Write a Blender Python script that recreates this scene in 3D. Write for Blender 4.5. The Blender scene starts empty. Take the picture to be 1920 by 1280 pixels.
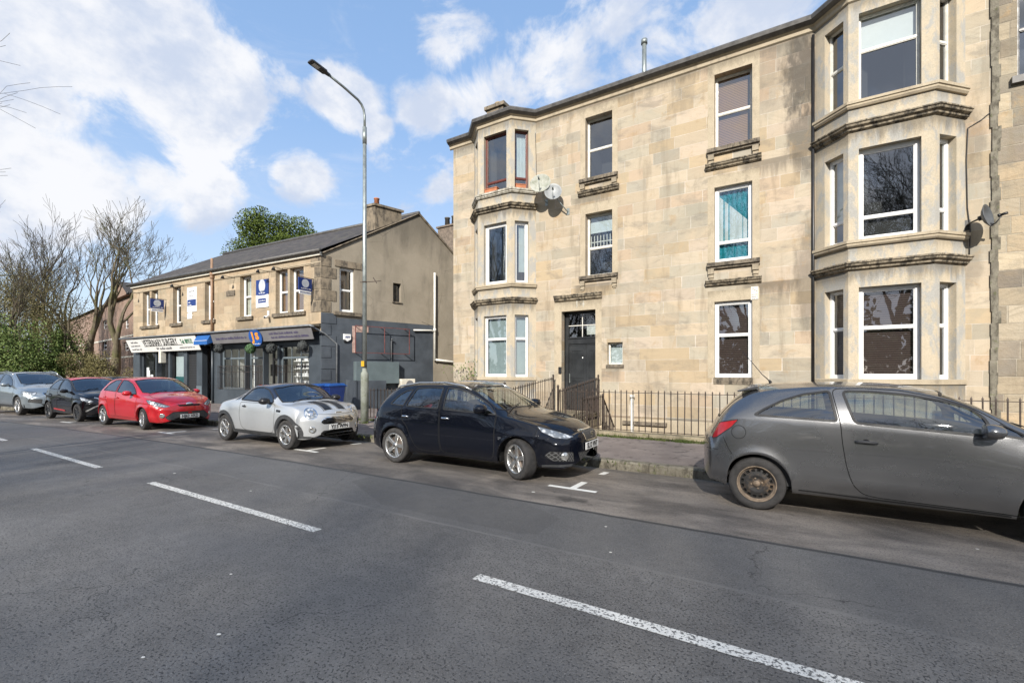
import bpy, bmesh, math, random
from math import sin, cos, pi, sqrt, radians, atan2
from mathutils import Vector, Matrix, noise as mnoise
from mathutils.bvhtree import BVHTree
random.seed(7)
sc = bpy.context.scene
COL = sc.collection
# ---------------------------------------------------------------- camera
EYE = 1.62
cd = bpy.data.cameras.new('camera'); cam = bpy.data.objects.new('camera', cd); COL.objects.link(cam)
cd.sensor_width = 36; cd.lens = 36*853/1920; cd.clip_end = 3000; cd.clip_start = .05
cd.shift_y = (698-640)/1920
cam.location = (0, 0, EYE); cam.rotation_euler = (pi/2, 0, radians(31.5))
sc.camera = cam
# ---------------------------------------------------------------- light and view
SUN = Vector((.30, -1.0, .60)).normalized()
sd = bpy.data.lights.new('sun', 'SUN'); sd.energy = 4.8; sd.angle = radians(.7); sd.color = (1, .945, .86)
so = bpy.data.objects.new('sun', sd); COL.objects.link(so)
so.rotation_euler = (-SUN).to_track_quat('-Z', 'Y').to_euler(); so.location = (5, -20, 30)
sc.view_settings.view_transform = 'Standard'; sc.view_settings.look = 'None'
sc.view_settings.exposure = 0.42; sc.view_settings.gamma = 1
sc.cycles.max_bounces = 6; sc.cycles.transparent_max_bounces = 24
sc.cycles.caustics_reflective = False; sc.cycles.caustics_refractive = False

F_ = Vector((-sin(radians(31.5)), cos(radians(31.5)), 0)); R_ = Vector((cos(radians(31.5)), sin(radians(31.5)), 0))
def ray(px, py=698):
    return F_ + R_*((px-960)/853) + Vector((0, 0, (698-py)/853))
def at_y(px, py, y):
    d = ray(px, py); t = y/d.y; return Vector((d.x*t, y, EYE+d.z*t))
def at_z(px, py, z=0):
    d = ray(px, py); t = (z-EYE)/d.z; return Vector((d.x*t, d.y*t, z))
def at_t(px, py, t):
    d = ray(px, py); return Vector((d.x*t, d.y*t, EYE+d.z*t))

# ---------------------------------------------------------------- node helper
class NB:
    def __init__(s, nt): s.nt = nt; s.n = nt.nodes; s.l = nt.links
    def new(s, t, **kw):
        n = s.n.new(t)
        for k, v in kw.items(): setattr(n, k, v)
        return n
    def put(s, sock, v):
        if v is None: return
        if isinstance(v, bpy.types.NodeSocket): s.l.new(v, sock)
        else:
            if hasattr(sock, 'default_value'):
                dv = sock.default_value
                try:
                    if len(dv) == 4 and len(v) == 3: v = (*v, 1)
                except TypeError: pass
                sock.default_value = v
    def m(s, op, a, b=None, c=None, clamp=False):
        n = s.new('ShaderNodeMath', operation=op, use_clamp=clamp)
        for i, v in enumerate((a, b, c)): s.put(n.inputs[i], v)
        return n.outputs[0]
    def vm(s, op, a, b=None, scale=None):
        n = s.new('ShaderNodeVectorMath', operation=op)
        s.put(n.inputs[0], a); s.put(n.inputs[1], b)
        if scale is not None: s.put(n.inputs['Scale'], scale)
        return n.outputs['Value'] if op in ('DOT_PRODUCT', 'LENGTH', 'DISTANCE') else n.outputs[0]
    def pos(s): return s.new('ShaderNodeNewGeometry').outputs['Position']
    def obj(s): return s.new('ShaderNodeTexCoord').outputs['Object']
    def sep(s, v):
        n = s.new('ShaderNodeSeparateXYZ'); s.put(n.inputs[0], v); return n.outputs
    def comb(s, x=0, y=0, z=0):
        n = s.new('ShaderNodeCombineXYZ')
        for i, v in enumerate((x, y, z)): s.put(n.inputs[i], v)
        return n.outputs[0]
    def noise(s, v, scale=5, detail=3, rough=.55, dist=0, col=False):
        n = s.new('ShaderNodeTexNoise'); s.put(n.inputs['Vector'], v); n.inputs['Scale'].default_value = scale
        n.inputs['Detail'].default_value = detail; n.inputs['Roughness'].default_value = rough; n.inputs['Distortion'].default_value = dist
        return n.outputs['Color' if col else 'Fac']
    def white(s, v, col=False):
        n = s.new('ShaderNodeTexWhiteNoise'); s.put(n.inputs['Vector'], v); return n.outputs['Color' if col else 'Value']
    def vor(s, v, scale=5, feature='F1', out='Distance'):
        n = s.new('ShaderNodeTexVoronoi', feature=feature); s.put(n.inputs['Vector'], v); n.inputs['Scale'].default_value = scale
        return n.outputs[out]
    def ramp(s, fac, stops, interp='LINEAR'):
        n = s.new('ShaderNodeValToRGB'); s.put(n.inputs[0], fac); cr = n.color_ramp; cr.interpolation = interp
        while len(cr.elements) < len(stops): cr.elements.new(.5)
        for e, (p, c) in zip(cr.elements, stops):
            e.position = p; e.color = (*c, 1) if not isinstance(c, (int, float)) else (c, c, c, 1)
        return n.outputs[0]
    def mix(s, f, a, b, mode='MIX'):
        n = s.new('ShaderNodeMix', data_type='RGBA', blend_type=mode); s.put(n.inputs[0], f); s.put(n.inputs[6], a); s.put(n.inputs[7], b)
        return n.outputs[2]
    def step(s, v, lo, hi, a=0, b=1):
        n = s.new('ShaderNodeMapRange', interpolation_type='SMOOTHSTEP'); s.put(n.inputs[0], v)
        n.inputs[1].default_value = lo; n.inputs[2].default_value = hi; n.inputs[3].default_value = a; n.inputs[4].default_value = b
        return n.outputs[0]
    def bump(s, h, strength=.3, dist=.02):
        n = s.new('ShaderNodeBump'); s.put(n.inputs['Height'], h); n.inputs['Strength'].default_value = strength; n.inputs['Distance'].default_value = dist
        return n.outputs[0]

# world: physical sky with broken cloud
w = bpy.data.worlds.new('World'); sc.world = w; w.use_nodes = True
nt = w.node_tree; nt.nodes.clear(); B = NB(nt)
sky = B.new('ShaderNodeTexSky', sky_type='NISHITA'); sky.sun_disc = False
sky.sun_elevation = math.asin(SUN.z); sky.sun_rotation = atan2(SUN.x, SUN.y)
sky.air_density = 1.0; sky.dust_density = .6; sky.ozone_density = 1.6; sky.altitude = 50
gen = B.new('ShaderNodeTexCoord').outputs['Generated']
dn = B.vm('NORMALIZE', gen)
dx, dy, dz = B.sep(dn)
den = B.m('ADD', B.m('MAXIMUM', dz, 0.0), .22)
pj = B.comb(B.m('DIVIDE', dx, den), B.m('DIVIDE', dy, den), B.m('MULTIPLY', dz, 1.6))
mask = None
for (px, py, r, wt) in [(90, 130, .33, 1.0), (250, 60, .20, .8), (330, 180, .24, 1.0), (450, 170, .16, .95), (120, 330, .22, 1.0), (330, 335, .17, .95), (640, 180, .10, .95),
                        (556, 322, .10, .95), (-150, 250, .35, 1), (850, 70, .10, .45), (800, 200, .09, .6), (930, 190, .12, .66), (1060, 130, .14, .60), (1200, 40, .2, .5), (1450, -20, .25, .5),
                        (700, 235, .05, .7), (840, 350, .08, .6), (0, 60, .3, .8), (500, 120, .07, .8)]:
    c = ray(px, py).normalized()
    d = B.vm('DISTANCE', B.comb(dx, dy, B.m('MULTIPLY', dz, 1.35)), (c.x, c.y, c.z*1.35))
    k = B.step(d, r*1.15, r*.15, 0, wt)
    mask = k if mask is None else B.m('MAXIMUM', mask, k)
# behind the camera: broken cloud everywhere
back = B.m('MULTIPLY', B.step(B.vm('DOT_PRODUCT', dn, (-F_.x, -F_.y, 0)), -.1, .35), .62)
mask = B.m('MAXIMUM', mask, back)
dv = B.comb(dx, dy, B.m('MULTIPLY', dz, 1.35))
n1 = B.noise(dv, 5.5, 9, .62, .35)
n2 = B.noise(B.vm('ADD', dv, (3, 1, 7)), 2.2, 4, .6)
dens = B.m('ADD', mask, B.m('ADD', B.m('MULTIPLY', B.m('SUBTRACT', n1, .5), 2.6), B.m('MULTIPLY', B.m('SUBTRACT', n2, .5), .5)))
cl = B.step(dens, .30, .74)
wisp = B.m('MULTIPLY', B.step(B.noise(B.vm('MULTIPLY', dv, (1, 1, 2.2)), 3.3, 9, .68, .9), .54, .82), .32)
cl = B.m('MAXIMUM', cl, wisp)
shade = B.noise(B.vm('ADD', dv, (.02, .03, .06)), 6.5, 6, .6)
ccol = B.mix(B.step(B.m('ADD', shade, B.m('MULTIPLY', B.m('SUBTRACT', n1, .5), -.5)), .34, .62), (4.7, 5.3, 6.5), (7.1, 7.2, 7.5))
blue = B.ramp(dz, [(0, (.72, .81, .92)), (.18, (.55, .70, .93)), (.45, (.34, .54, .88)), (1, (.20, .38, .72))])
skyc = B.mix(.25, B.vm('SCALE', blue, scale=8.0), B.vm('SCALE', sky.outputs[0], scale=1.6))
tot = B.mix(cl, skyc, ccol)
bg = B.new('ShaderNodeBackground'); B.put(bg.inputs[0], tot); bg.inputs[1].default_value = .10
B.l.new(bg.outputs[0], B.new('ShaderNodeOutputWorld').inputs[0])
# ---------------------------------------------------------------- scene graph helpers
WL = {}
def tag(o, label=None, cat=None, group=None, kind=None):
    if label: o['label'] = label
    if cat: o['category'] = cat
    if group: o['group'] = group
    if kind: o['kind'] = kind
    return o
def thing(name, label, cat, loc=(0, 0, 0), rz=0, group=None):
    o = bpy.data.objects.new(name, None); COL.objects.link(o); o.empty_display_size = .2
    o.location = loc; o.rotation_euler = (0, 0, rz); WL[o] = Vector(loc)
    return tag(o, label, cat, group)
def copy_tree(o, parent=None):
    c = o.copy(); COL.objects.link(c)
    if parent: c.parent = parent
    for ch in list(o.children): copy_tree(ch, c)
    return c
class MB:
    """collects shapes and links them as one mesh object"""
    def __init__(s): s.v = []; s.f = []; s.mi = []; s.cur = 0; s.sm = []; s.smooth = False
    def add(s, vs, fs):
        b = len(s.v); s.v += [Vector(p) for p in vs]
        for f in fs: s.f.append([b+i for i in f]); s.mi.append(s.cur); s.sm.append(s.smooth)
        return s
    def quad(s, a, b, c, d): return s.add([a, b, c, d], [(0, 1, 2, 3)])
    def poly(s, pts): return s.add(pts, [tuple(range(len(pts)))])
    def box(s, x0, x1, y0, y1, z0, z1, M=None):
        vs = [Vector((x, y, z)) for z in (z0, z1) for (x, y) in ((x0, y0), (x1, y0), (x1, y1), (x0, y1))]
        if M: vs = [M @ v for v in vs]
        return s.add(vs, [(0, 3, 2, 1), (4, 5, 6, 7), (0, 1, 5, 4), (1, 2, 6, 5), (2, 3, 7, 6), (3, 0, 4, 7)])
    def bar(s, p, q, w, h=None, up=(0, 0, 1)):
        p = Vector(p); q = Vector(q); h = h or w; d = (q-p).normalized(); up = Vector(up)
        if abs(d.dot(up)) > .98: up = Vector((0, 1, 0))
        a = d.cross(up).normalized()*w/2; b = d.cross(a).normalized()*h/2
        vs = [p-a-b, p+a-b, p+a+b, p-a+b, q-a-b, q+a-b, q+a+b, q-a+b]
        return s.add(vs, [(0, 3, 2, 1), (4, 5, 6, 7), (0, 1, 5, 4), (1, 2, 6, 5), (2, 3, 7, 6), (3, 0, 4, 7)])
    def tube(s, pts, r, n=8, cap=True):
        pts = [Vector(p) for p in pts]; rs = r if isinstance(r, (list, tuple)) else [r]*len(pts)
        rings = []; up = None
        for i, p in enumerate(pts):
            d = (pts[min(i+1, len(pts)-1)]-pts[max(i-1, 0)]).normalized()
            if up is None: up = Vector((0, 0, 1)) if abs(d.z) < .9 else Vector((1, 0, 0))
            a = d.cross(up).normalized(); b = d.cross(a).normalized(); up = -b if False else a.cross(d).normalized()
            rings.append([p+(a*cos(2*pi*k/n)+b*sin(2*pi*k/n))*rs[i] for k in range(n)])
        fs = [(i*n+k, i*n+(k+1) % n, (i+1)*n+(k+1) % n, (i+1)*n+k) for i in range(len(pts)-1) for k in range(n)]
        vs = [v for rg in rings for v in rg]
        if cap: fs += [tuple(range(n-1, -1, -1)), tuple((len(pts)-1)*n+k for k in range(n))]
        o = s.smooth; s.smooth = n > 5; s.add(vs, fs); s.smooth = o; return s
    def lathe(s, prof, c, axis='z', n=20, M=None):
        """prof: (radius, height) pairs"""
        c = Vector(c); vs = []
        for r, h in prof:
            for k in range(n):
                a = 2*pi*k/n; x, y = r*cos(a), r*sin(a)
                v = {'z': Vector((x, y, h)), 'y': Vector((x, h, y)), 'x': Vector((h, x, y))}[axis]
                vs.append((M @ v if M else v)+c)
        fs = [(i*n+k, i*n+(k+1) % n, (i+1)*n+(k+1) % n, (i+1)*n+k) for i in range(len(prof)-1) for k in range(n)]
        o = s.smooth; s.smooth = True; s.add(vs, fs); s.smooth = o; return s
    def build(s, name, mats, parent=None, world=True, bevel=0, norm=True):
        off = WL.get(parent, Vector()) if (parent is not None and world) else Vector()
        me = bpy.data.meshes.new(name); me.from_pydata([tuple(v-off) for v in s.v], [], s.f)
        if not isinstance(mats, (list, tuple)): mats = [mats]
        for m_ in mats: me.materials.append(m_)
        me.polygons.foreach_set('material_index', s.mi); me.polygons.foreach_set('use_smooth', s.sm)
        if norm:
            bm = bmesh.new(); bm.from_mesh(me); bmesh.ops.recalc_face_normals(bm, faces=bm.faces); bm.to_mesh(me); bm.free()
        me.update()
        o = bpy.data.objects.new(name, me); COL.objects.link(o)
        if parent is not None: o.parent = parent; WL[o] = off
        if bevel:
            b = o.modifiers.new('bevel', 'BEVEL'); b.width = bevel; b.segments = 2; b.limit_method = 'ANGLE'
        return o
def text_obj(name, body, size, M, mat, parent=None, world=True, align='CENTER', extrude=.002, bold=0, sx=1, spacing=1):
    c = bpy.data.curves.new(name, 'FONT'); c.body = body; c.size = size; c.align_x = align; c.align_y = 'CENTER'
    c.extrude = extrude; c.offset = bold; c.space_character = spacing; c.resolution_u = 3
    t = bpy.data.objects.new('tmp_text', c); COL.objects.link(t)
    dg = bpy.context.evaluated_depsgraph_get(); me = bpy.data.meshes.new_from_object(t.evaluated_get(dg))
    bpy.data.objects.remove(t)
    off = WL.get(parent, Vector()) if (parent is not None and world) else Vector()
    me.transform(Matrix.Translation(-off) @ M @ Matrix.Diagonal((sx, 1, 1, 1))); me.name = name
    me.materials.clear(); me.materials.append(mat)
    o = bpy.data.objects.new(name, me); COL.objects.link(o)
    if parent is not None: o.parent = parent; WL[o] = off
    return o
class Plane:
    """vertical working plane: origin, unit direction along it, outward normal"""
    def __init__(s, o, u, n): s.o = Vector(o); s.u = Vector(u).normalized(); s.n = Vector(n).normalized()
    def p(s, a, z, d=0): return s.o+s.u*a+s.n*d+Vector((0, 0, z))
    def M(s, a, z, d=0):   # text frame
        m = Matrix.Identity(4); p = s.p(a, z, d)
        for i in range(3): m[i][0] = s.u[i]; m[i][1] = (0, 0, 1)[i]; m[i][2] = s.n[i]; m[i][3] = p[i]
        return m
    def hit(s, px, py=698):
        d = ray(px, py); E = Vector((0, 0, EYE)); t = (s.o-E).dot(s.n)/d.dot(s.n) if True else 0
        q = Vector((s.o.x, s.o.y, 0)); t = q.dot(s.n)/Vector((d.x, d.y, 0)).dot(s.n)
        h = E+d*t; return (h-s.o).dot(s.u), h.z
    def box(s, mb, a0, a1, z0, z1, d0, d1):
        vs = [s.p(a, z, d) for z in (z0, z1) for (a, d) in ((a0, d0), (a1, d0), (a1, d1), (a0, d1))]
        return mb.add(vs, [(0, 3, 2, 1), (4, 5, 6, 7), (0, 1, 5, 4), (1, 2, 6, 5), (2, 3, 7, 6), (3, 0, 4, 7)])
def wall_holes(mb, P, a0, a1, z0, z1, holes, depth=.22, topf=None):
    """one wall face with rectangular holes and their reveals; holes: (a0,a1,z0,z1)"""
    A = sorted({a0, a1, *[h[0] for h in holes], *[h[1] for h in holes]}); Z = sorted({z0, z1, *[h[2] for h in holes], *[h[3] for h in holes]})
    A = [a for a in A if a0-1e-6 <= a <= a1+1e-6]; Z = [z for z in Z if z0-1e-6 <= z <= z1+1e-6]
    for i in range(len(A)-1):
        for j in range(len(Z)-1):
            ca, cz = (A[i]+A[i+1])/2, (Z[j]+Z[j+1])/2
            if any(h[0] < ca < h[1] and h[2] < cz < h[3] for h in holes): continue
            mb.quad(P.p(A[i], Z[j]), P.p(A[i+1], Z[j]), P.p(A[i+1], Z[j+1]), P.p(A[i], Z[j+1]))
    for (b0, b1, c0, c1) in holes:
        mb.quad(P.p(b0, c0), P.p(b0, c0, -depth), P.p(b0, c1, -depth), P.p(b0, c1))
        mb.quad(P.p(b1, c0), P.p(b1, c1), P.p(b1, c1, -depth), P.p(b1, c0, -depth))
        mb.quad(P.p(b0, c1), P.p(b0, c1, -depth), P.p(b1, c1, -depth), P.p(b1, c1))
        mb.quad(P.p(b0, c0), P.p(b1, c0), P.p(b1, c0, -depth), P.p(b0, c0, -depth))

# ---------------------------------------------------------------- materials
MT = {}
def mat(name):
    m_ = bpy.data.materials.new(name); m_.use_nodes = True; m_.node_tree.nodes.clear(); MT[name] = m_
    b = NB(m_.node_tree); p = b.new('ShaderNodeBsdfPrincipled'); b.l.new(p.outputs[0], b.new('ShaderNodeOutputMaterial').inputs[0])
    return m_, b, p
def plain(name, c, rough=.5, metal=0, vary=.12, scale=6, bump=0, coat=0, spec=.5):
    m_, b, p = mat(name); v = b.obj()
    n = b.noise(v, scale, 5, .6)
    b.put(p.inputs['Base Color'], b.mix(b.step(n, .3, .7), [x*(1-vary) for x in c], [min(1, x*(1+vary)) for x in c]))
    b.put(p.inputs['Roughness'], b.step(n, .25, .75, max(.02, rough*.85), min(1, rough*1.15))); p.inputs['Metallic'].default_value = metal
    p.inputs['Coat Weight'].default_value = coat; p.inputs['Coat Roughness'].default_value = .04; p.inputs['Specular IOR Level'].default_value = spec
    if bump: b.put(p.inputs['Normal'], b.bump(b.noise(v, scale*9, 3), bump, .01))
    return m_
def ashlar(name, h, cols, mortar, joint=.006, wid=(.55, 1.15), along=None, streak=.25, rough=.85, rock=.0, dirt=None, jmix=1.0, ledges=(), zoff=0, tone=1.0):
    """squared stone in courses, each block its own tint; `along` = 2D unit vector of the wall"""
    m_, b, p = mat(name); P = b.pos(); x, y, z = b.sep(P)
    ax = along or (1, 0)
    a = b.m('ADD', b.m('MULTIPLY', x, ax[0]), b.m('MULTIPLY', y, ax[1]))
    zz = b.m('DIVIDE', b.m('ADD', z, 10.0+zoff), h); row = b.m('FLOOR', zz); fz = b.m('FRACT', zz)
    r1 = b.white(b.comb(row, 3.1, 0)); r2 = b.white(b.comb(row, 7.7, 2))
    wd = b.m('ADD', b.m('MULTIPLY', r2, wid[1]-wid[0]), wid[0])
    aa = b.m('DIVIDE', b.m('ADD', b.m('ADD', a, 60), b.m('MULTIPLY', r1, 5)), wd)
    aw = b.m('ADD', aa, b.m('MULTIPLY', b.m('SINE', b.m('MULTIPLY', aa, 2.3)), .22))
    col = b.m('FLOOR', aw); fa = b.m('FRACT', aw)
    cid = b.comb(row, col, 1.3)
    rnd = b.white(cid, True); rs, gs, bs = b.sep(rnd)
    n = len(cols); c = b.ramp(rs, [(i/n, k) for i, k in enumerate(cols)], 'CONSTANT')
    # bedding streaks in each block, at its own angle
    ang = b.m('MULTIPLY', b.m('SUBTRACT', gs, .5), 1.2)
    sv = b.comb(b.m('ADD', b.m('MULTIPLY', a, 1.3), b.m('MULTIPLY', gs, 30)), b.m('ADD', b.m('MULTIPLY', z, 9), b.m('MULTIPLY', b.m('MULTIPLY', a, ang), 9)), b.m('MULTIPLY', bs, 20))
    st = b.noise(sv, 1.6, 5, .6, .4)
    c = b.mix(b.m('MULTIPLY', b.step(st, .42, .75), streak), c, [v*.62 for v in cols[0]])
    c = b.mix(b.m('MULTIPLY', b.step(b.noise(P, 1.1, 4, .6), .35, .75), .35), c, (cols[-1][0]*1.1, cols[-1][1]*.98, cols[-1][2]*.85))
    c = b.mix(1.0, c, b.ramp(bs, [(0, .89), (1, 1.09)]), 'MULTIPLY')
    jd = b.m('MINIMUM', b.m('MULTIPLY', b.m('MINIMUM', fz, b.m('SUBTRACT', 1, fz)), h), b.m('MULTIPLY', b.m('MULTIPLY', b.m('MINIMUM', fa, b.m('SUBTRACT', 1, fa)), wd), .9))
    wob = b.m('MULTIPLY', b.m('SUBTRACT', b.noise(P, 14, 3), .5), joint*1.5)
    jm = b.step(b.m('ADD', jd, wob), joint*.6, joint*1.3, 1, 0)
    jbreak = b.step(b.noise(P, 2.3, 3), .35, .6, .25, 1)
    c = b.mix(b.m('MULTIPLY', b.m('MULTIPLY', jm, jbreak), jmix), c, mortar)
    # soot and damp: tall streaky stains
    if dirt:
        for (px, pz, rx, rzz, amt) in dirt:
            e = b.m('ADD', b.m('POWER', b.m('DIVIDE', b.m('SUBTRACT', a, px), rx), 2), b.m('POWER', b.m('DIVIDE', b.m('SUBTRACT', z, pz), rzz), 2))
            k = b.m('MULTIPLY', b.step(b.m('ADD', e, b.m('MULTIPLY', b.m('SUBTRACT', b.noise(b.comb(b.m('MULTIPLY', a, 2.2), b.m('MULTIPLY', z, .8), rs), 2.2, 5, .65), .5), 2.4)), .15, 1.2, 1, 0), amt)
            c = b.mix(k, c, (.075, .066, .055))
    drip = b.noise(b.comb(b.m('MULTIPLY', a, 3.4), b.m('MULTIPLY', z, .45), 4), 1.0, 6, .65)
    c = b.mix(b.m('MULTIPLY', b.step(drip, .50, .72), .50), c, (.22, .175, .115))
    c = b.mix(b.m('MULTIPLY', b.step(b.noise(P, .55, 6, .65, .5), .50, .66), .40), c, (.30, .285, .22))
    c = b.mix(b.m('MULTIPLY', b.step(b.noise(b.vm('ADD', P, (5, 2, 9)), 1.9, 7, .7, .6), .56, .70), .45), c, (.40, .26, .12))
    dr2 = b.noise(b.comb(b.m('MULTIPLY', a, 5.5), b.m('MULTIPLY', z, .8), 9), 1.0, 6, .7)
    for (x0, x1, zl, dp, amt) in ledges:
        k = b.m('MULTIPLY', b.m('MULTIPLY', b.step(a, x0-.12, x0+.1), b.step(a, x1-.1, x1+.12, 1, 0)), b.m('MULTIPLY', b.step(z, zl-.01, zl+.01, 1, 0), b.step(b.m('ADD', b.m('MULTIPLY', b.m('SUBTRACT', zl, z), 1/dp), b.m('MULTIPLY', b.m('SUBTRACT', dr2, .5), 2.2)), .1, 1.0, 1, 0)))
        c = b.mix(b.m('MULTIPLY', k, amt), c, (.10, .085, .065))
    if tone != 1.0: c = b.mix(1.0, c, tone, 'MULTIPLY')
    c = b.mix(b.m('MULTIPLY', b.step(b.noise(b.vm('MULTIPLY', P, (1, 1, 2.2)), 1.3, 8, .72, .5), .51, .68), .45), c, (.17, .155, .13))
    fine = b.noise(P, 70, 3, .7)
    c = b.mix(.5, c, b.mix(1, c, b.ramp(fine, [(.25, .72), (.75, 1.25)]), 'MULTIPLY'))
    b.put(p.inputs['Base Color'], c); p.inputs['Roughness'].default_value = rough; p.inputs['Specular IOR Level'].default_value = .25
    hgt = b.m('ADD', b.m('MULTIPLY', b.noise(P, 22, 5, .65), .4+rock), b.m('MULTIPLY', jm, -.8 if rock else -.35))
    hgt = b.m('ADD', hgt, b.m('MULTIPLY', gs, .35))
    b.put(p.inputs['Normal'], b.bump(hgt, .45+rock*.4, .012+rock*.03))
    return m_
def weathered(name, c0, c1, dark=(.06, .055, .045), amt=.6, scale=3, rough=.85, spread=(.45, .7), bump=.35, moss=None, bands=()):
    m_, b, p = mat(name); P = b.pos(); x, y, z = b.sep(P)
    n = b.noise(P, scale, 6, .62, .2); c = b.mix(b.step(n, .35, .68), c0, c1)
    d = b.noise(b.comb(b.m('MULTIPLY', x, 1.5), b.m('MULTIPLY', y, 1.5), b.m('MULTIPLY', z, .7)), scale*1.3, 7, .68, .3)
    c = b.mix(b.m('MULTIPLY', b.step(d, *spread), amt), c, dark)
    if bands:
        al = b.m('ADD', b.m('MULTIPLY', x, 4.5), b.m('MULTIPLY', y, 4.5)); dr2 = b.noise(b.comb(al, b.m('MULTIPLY', z, .7), 3), 1.0, 6, .7)
        for (zl, dp, am_) in bands:
            k = b.m('MULTIPLY', b.step(z, zl-.01, zl+.01, 1, 0), b.step(b.m('ADD', b.m('MULTIPLY', b.m('SUBTRACT', zl, z), 1/dp), b.m('MULTIPLY', b.m('SUBTRACT', dr2, .5), 2.4)), .1, 1.0, 1, 0)); c = b.mix(b.m('MULTIPLY', k, am_), c, (.10, .085, .065))
    if moss: c = b.mix(b.m('MULTIPLY', b.step(b.noise(P, 9, 5, .7), .55, .68), .7), c, moss)
    c = b.mix(.6, c, b.mix(1, c, b.ramp(b.noise(P, 60, 3, .7), [(.25, .65), (.75, 1.3)]), 'MULTIPLY'))
    b.put(p.inputs['Base Color'], c); p.inputs['Roughness'].default_value = rough; p.inputs['Specular IOR Level'].default_value = .25
    b.put(p.inputs['Normal'], b.bump(b.noise(P, 30, 5, .65), bump, .015))
    return m_
def glass(name, ior=1.7, tint=(.75, .8, .8), wavy=.0, dim=1.0):
    m_ = bpy.data.materials.new(name); m_.use_nodes = True; m_.node_tree.nodes.clear(); MT[name] = m_; b = NB(m_.node_tree)
    tr = b.new('ShaderNodeBsdfTransparent'); b.put(tr.inputs[0], tint)
    gl = b.new('ShaderNodeBsdfGlossy'); gl.inputs['Roughness'].default_value = .012; gl.inputs['Color'].default_value = (.95, .97, 1, 1)
    if wavy: b.put(gl.inputs['Normal'], b.bump(b.noise(b.pos(), 1.6, 2, .4), wavy, .05))
    ge = b.new('ShaderNodeNewGeometry'); cs = b.m('ABSOLUTE', b.vm('DOT_PRODUCT', ge.outputs['Incoming'], ge.outputs['True Normal'])); F0 = ((ior-1)/(ior+1))**2
    fr = b.m('ADD', F0, b.m('MULTIPLY', 1-F0, b.m('POWER', b.m('SUBTRACT', 1, cs, clamp=True), 5)))
    mx = b.new('ShaderNodeMixShader'); b.put(mx.inputs[0], b.m('MULTIPLY', fr, dim, clamp=True)); b.l.new(tr.outputs[0], mx.inputs[1]); b.l.new(gl.outputs[0], mx.inputs[2])
    b.l.new(mx.outputs[0], b.new('ShaderNodeOutputMaterial').inputs[0]); return m_

M_ASH = ashlar('sandstone_ashlar', .336, [(.49, .405, .285), (.53, .445, .32), (.48, .375, .235), (.44, .39, .29), (.54, .445, .33), (.50, .385, .265), (.42, .38, .295), (.52, .425, .295), (.49, .415, .305)], (.64, .57, .46),
               joint=.0055, dirt=[(.25, 9.2, .50, 1.2, .85), (-.55, 9.3, .5, .9, .3), (.30, 7.5, .45, 1.0, .65), (.35, 4.0, .3, 1.6, .5), (-9.3, 8.5, .25, 1.5, .3), (-2.6, 9.6, .35, .7, .25), (3.35, 6.6, .25, .8, .45), (3.3, 4.0, .25, .8, .35)], zoff=.1, tone=(.89, .90, .945),
   ledges=[(-11, 3.7, 10.1, .30, .55), (-5.95, -4.75, 7.22, .45, .5), (-5.95, -4.75, 4.42, .6, .6), (-6.7, -5.0, 3.6, .4, .35), (-1.1, .2, 7.18, .5, .6), (-1.1, .2, 3.98, .5, .6), (-1.0, .1, 1.3, .5, .6), (-11, 3.7, .30, .5, .5), (-5.1, -4.5, 1.75, .6, .4)])
M_BAY = weathered('bay_stone', (.50, .425, .315), (.42, .37, .285), (.34, .34, .325), .8, 1.9, spread=(.47, .58), bands=[(10.1, .35, .5), (7.14, .4, .65), (7.66, .25, .35), (3.98, .4, .65), (4.5, .25, .35), (1.35, .6, .55), (7.8, .10, .3)])
M_SURR = weathered('dressed_stone', (.46, .39, .285), (.40, .335, .24), (.20, .17, .13), .55, 2.2, spread=(.50, .70), bump=.2, bands=[(4.5, .3, .45), (7.62, .3, .45), (10.1, .25, .5), (3.98, .3, .4), (7.16, .3, .4)])
M_CORN = weathered('sooty_stone', (.36, .30, .215), (.23, .195, .145), (.035, .032, .028), .9, 4, spread=(.42, .6), bump=.6)
M_SILL = weathered('worn_sill_stone', (.24, .20, .15), (.13, .11, .085), (.045, .04, .034), .8, 6, spread=(.45, .62), bump=.6)
M_GUT = plain('gutter_paint', (.09, .085, .08), .5, 0, .3)
M_LEAD = plain('lead', (.2, .21, .22), .5, .2, .2)
M_ROUGH = ashlar('rubble_sandstone', .372, [(.36, .30, .215), (.46, .36, .24), (.20, .175, .145), (.40, .34, .25), (.30, .255, .19), (.50, .42, .30), (.24, .21, .17), (.42, .36, .27)], (.42, .37, .29), joint=.008, wid=(.35, .8),
                 streak=.6, rock=.5, dirt=[(4.6, 9, 1.2, 1.2, .35), (5.2, 2.0, 1.3, 1.3, .4)])
SHOP_A = Vector((-16.4, 11.8, 0)); SU = Vector((.9982, .06, 0)).normalized(); GU = Vector((.2795, .960, 0)).normalized()
M_SHOP = ashlar('shop_sandstone', .345, [(.43, .34, .235), (.47, .375, .26), (.39, .30, .205), (.47, .38, .27), (.42, .34, .24), (.35, .285, .20)], (.33, .26, .18), joint=.0075, wid=(.5, 1.0), along=(SU.x, SU.y), streak=.4, zoff=.05,
                dirt=[(-26, 3.6, 1.2, .7, .35), (-20.5, 3.75, 1.5, .4, .45)])
M_QUOIN = weathered('quoin_stone', (.27, .22, .16), (.18, .15, .11), (.05, .045, .04), .8, 2.5, spread=(.45, .65))
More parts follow.
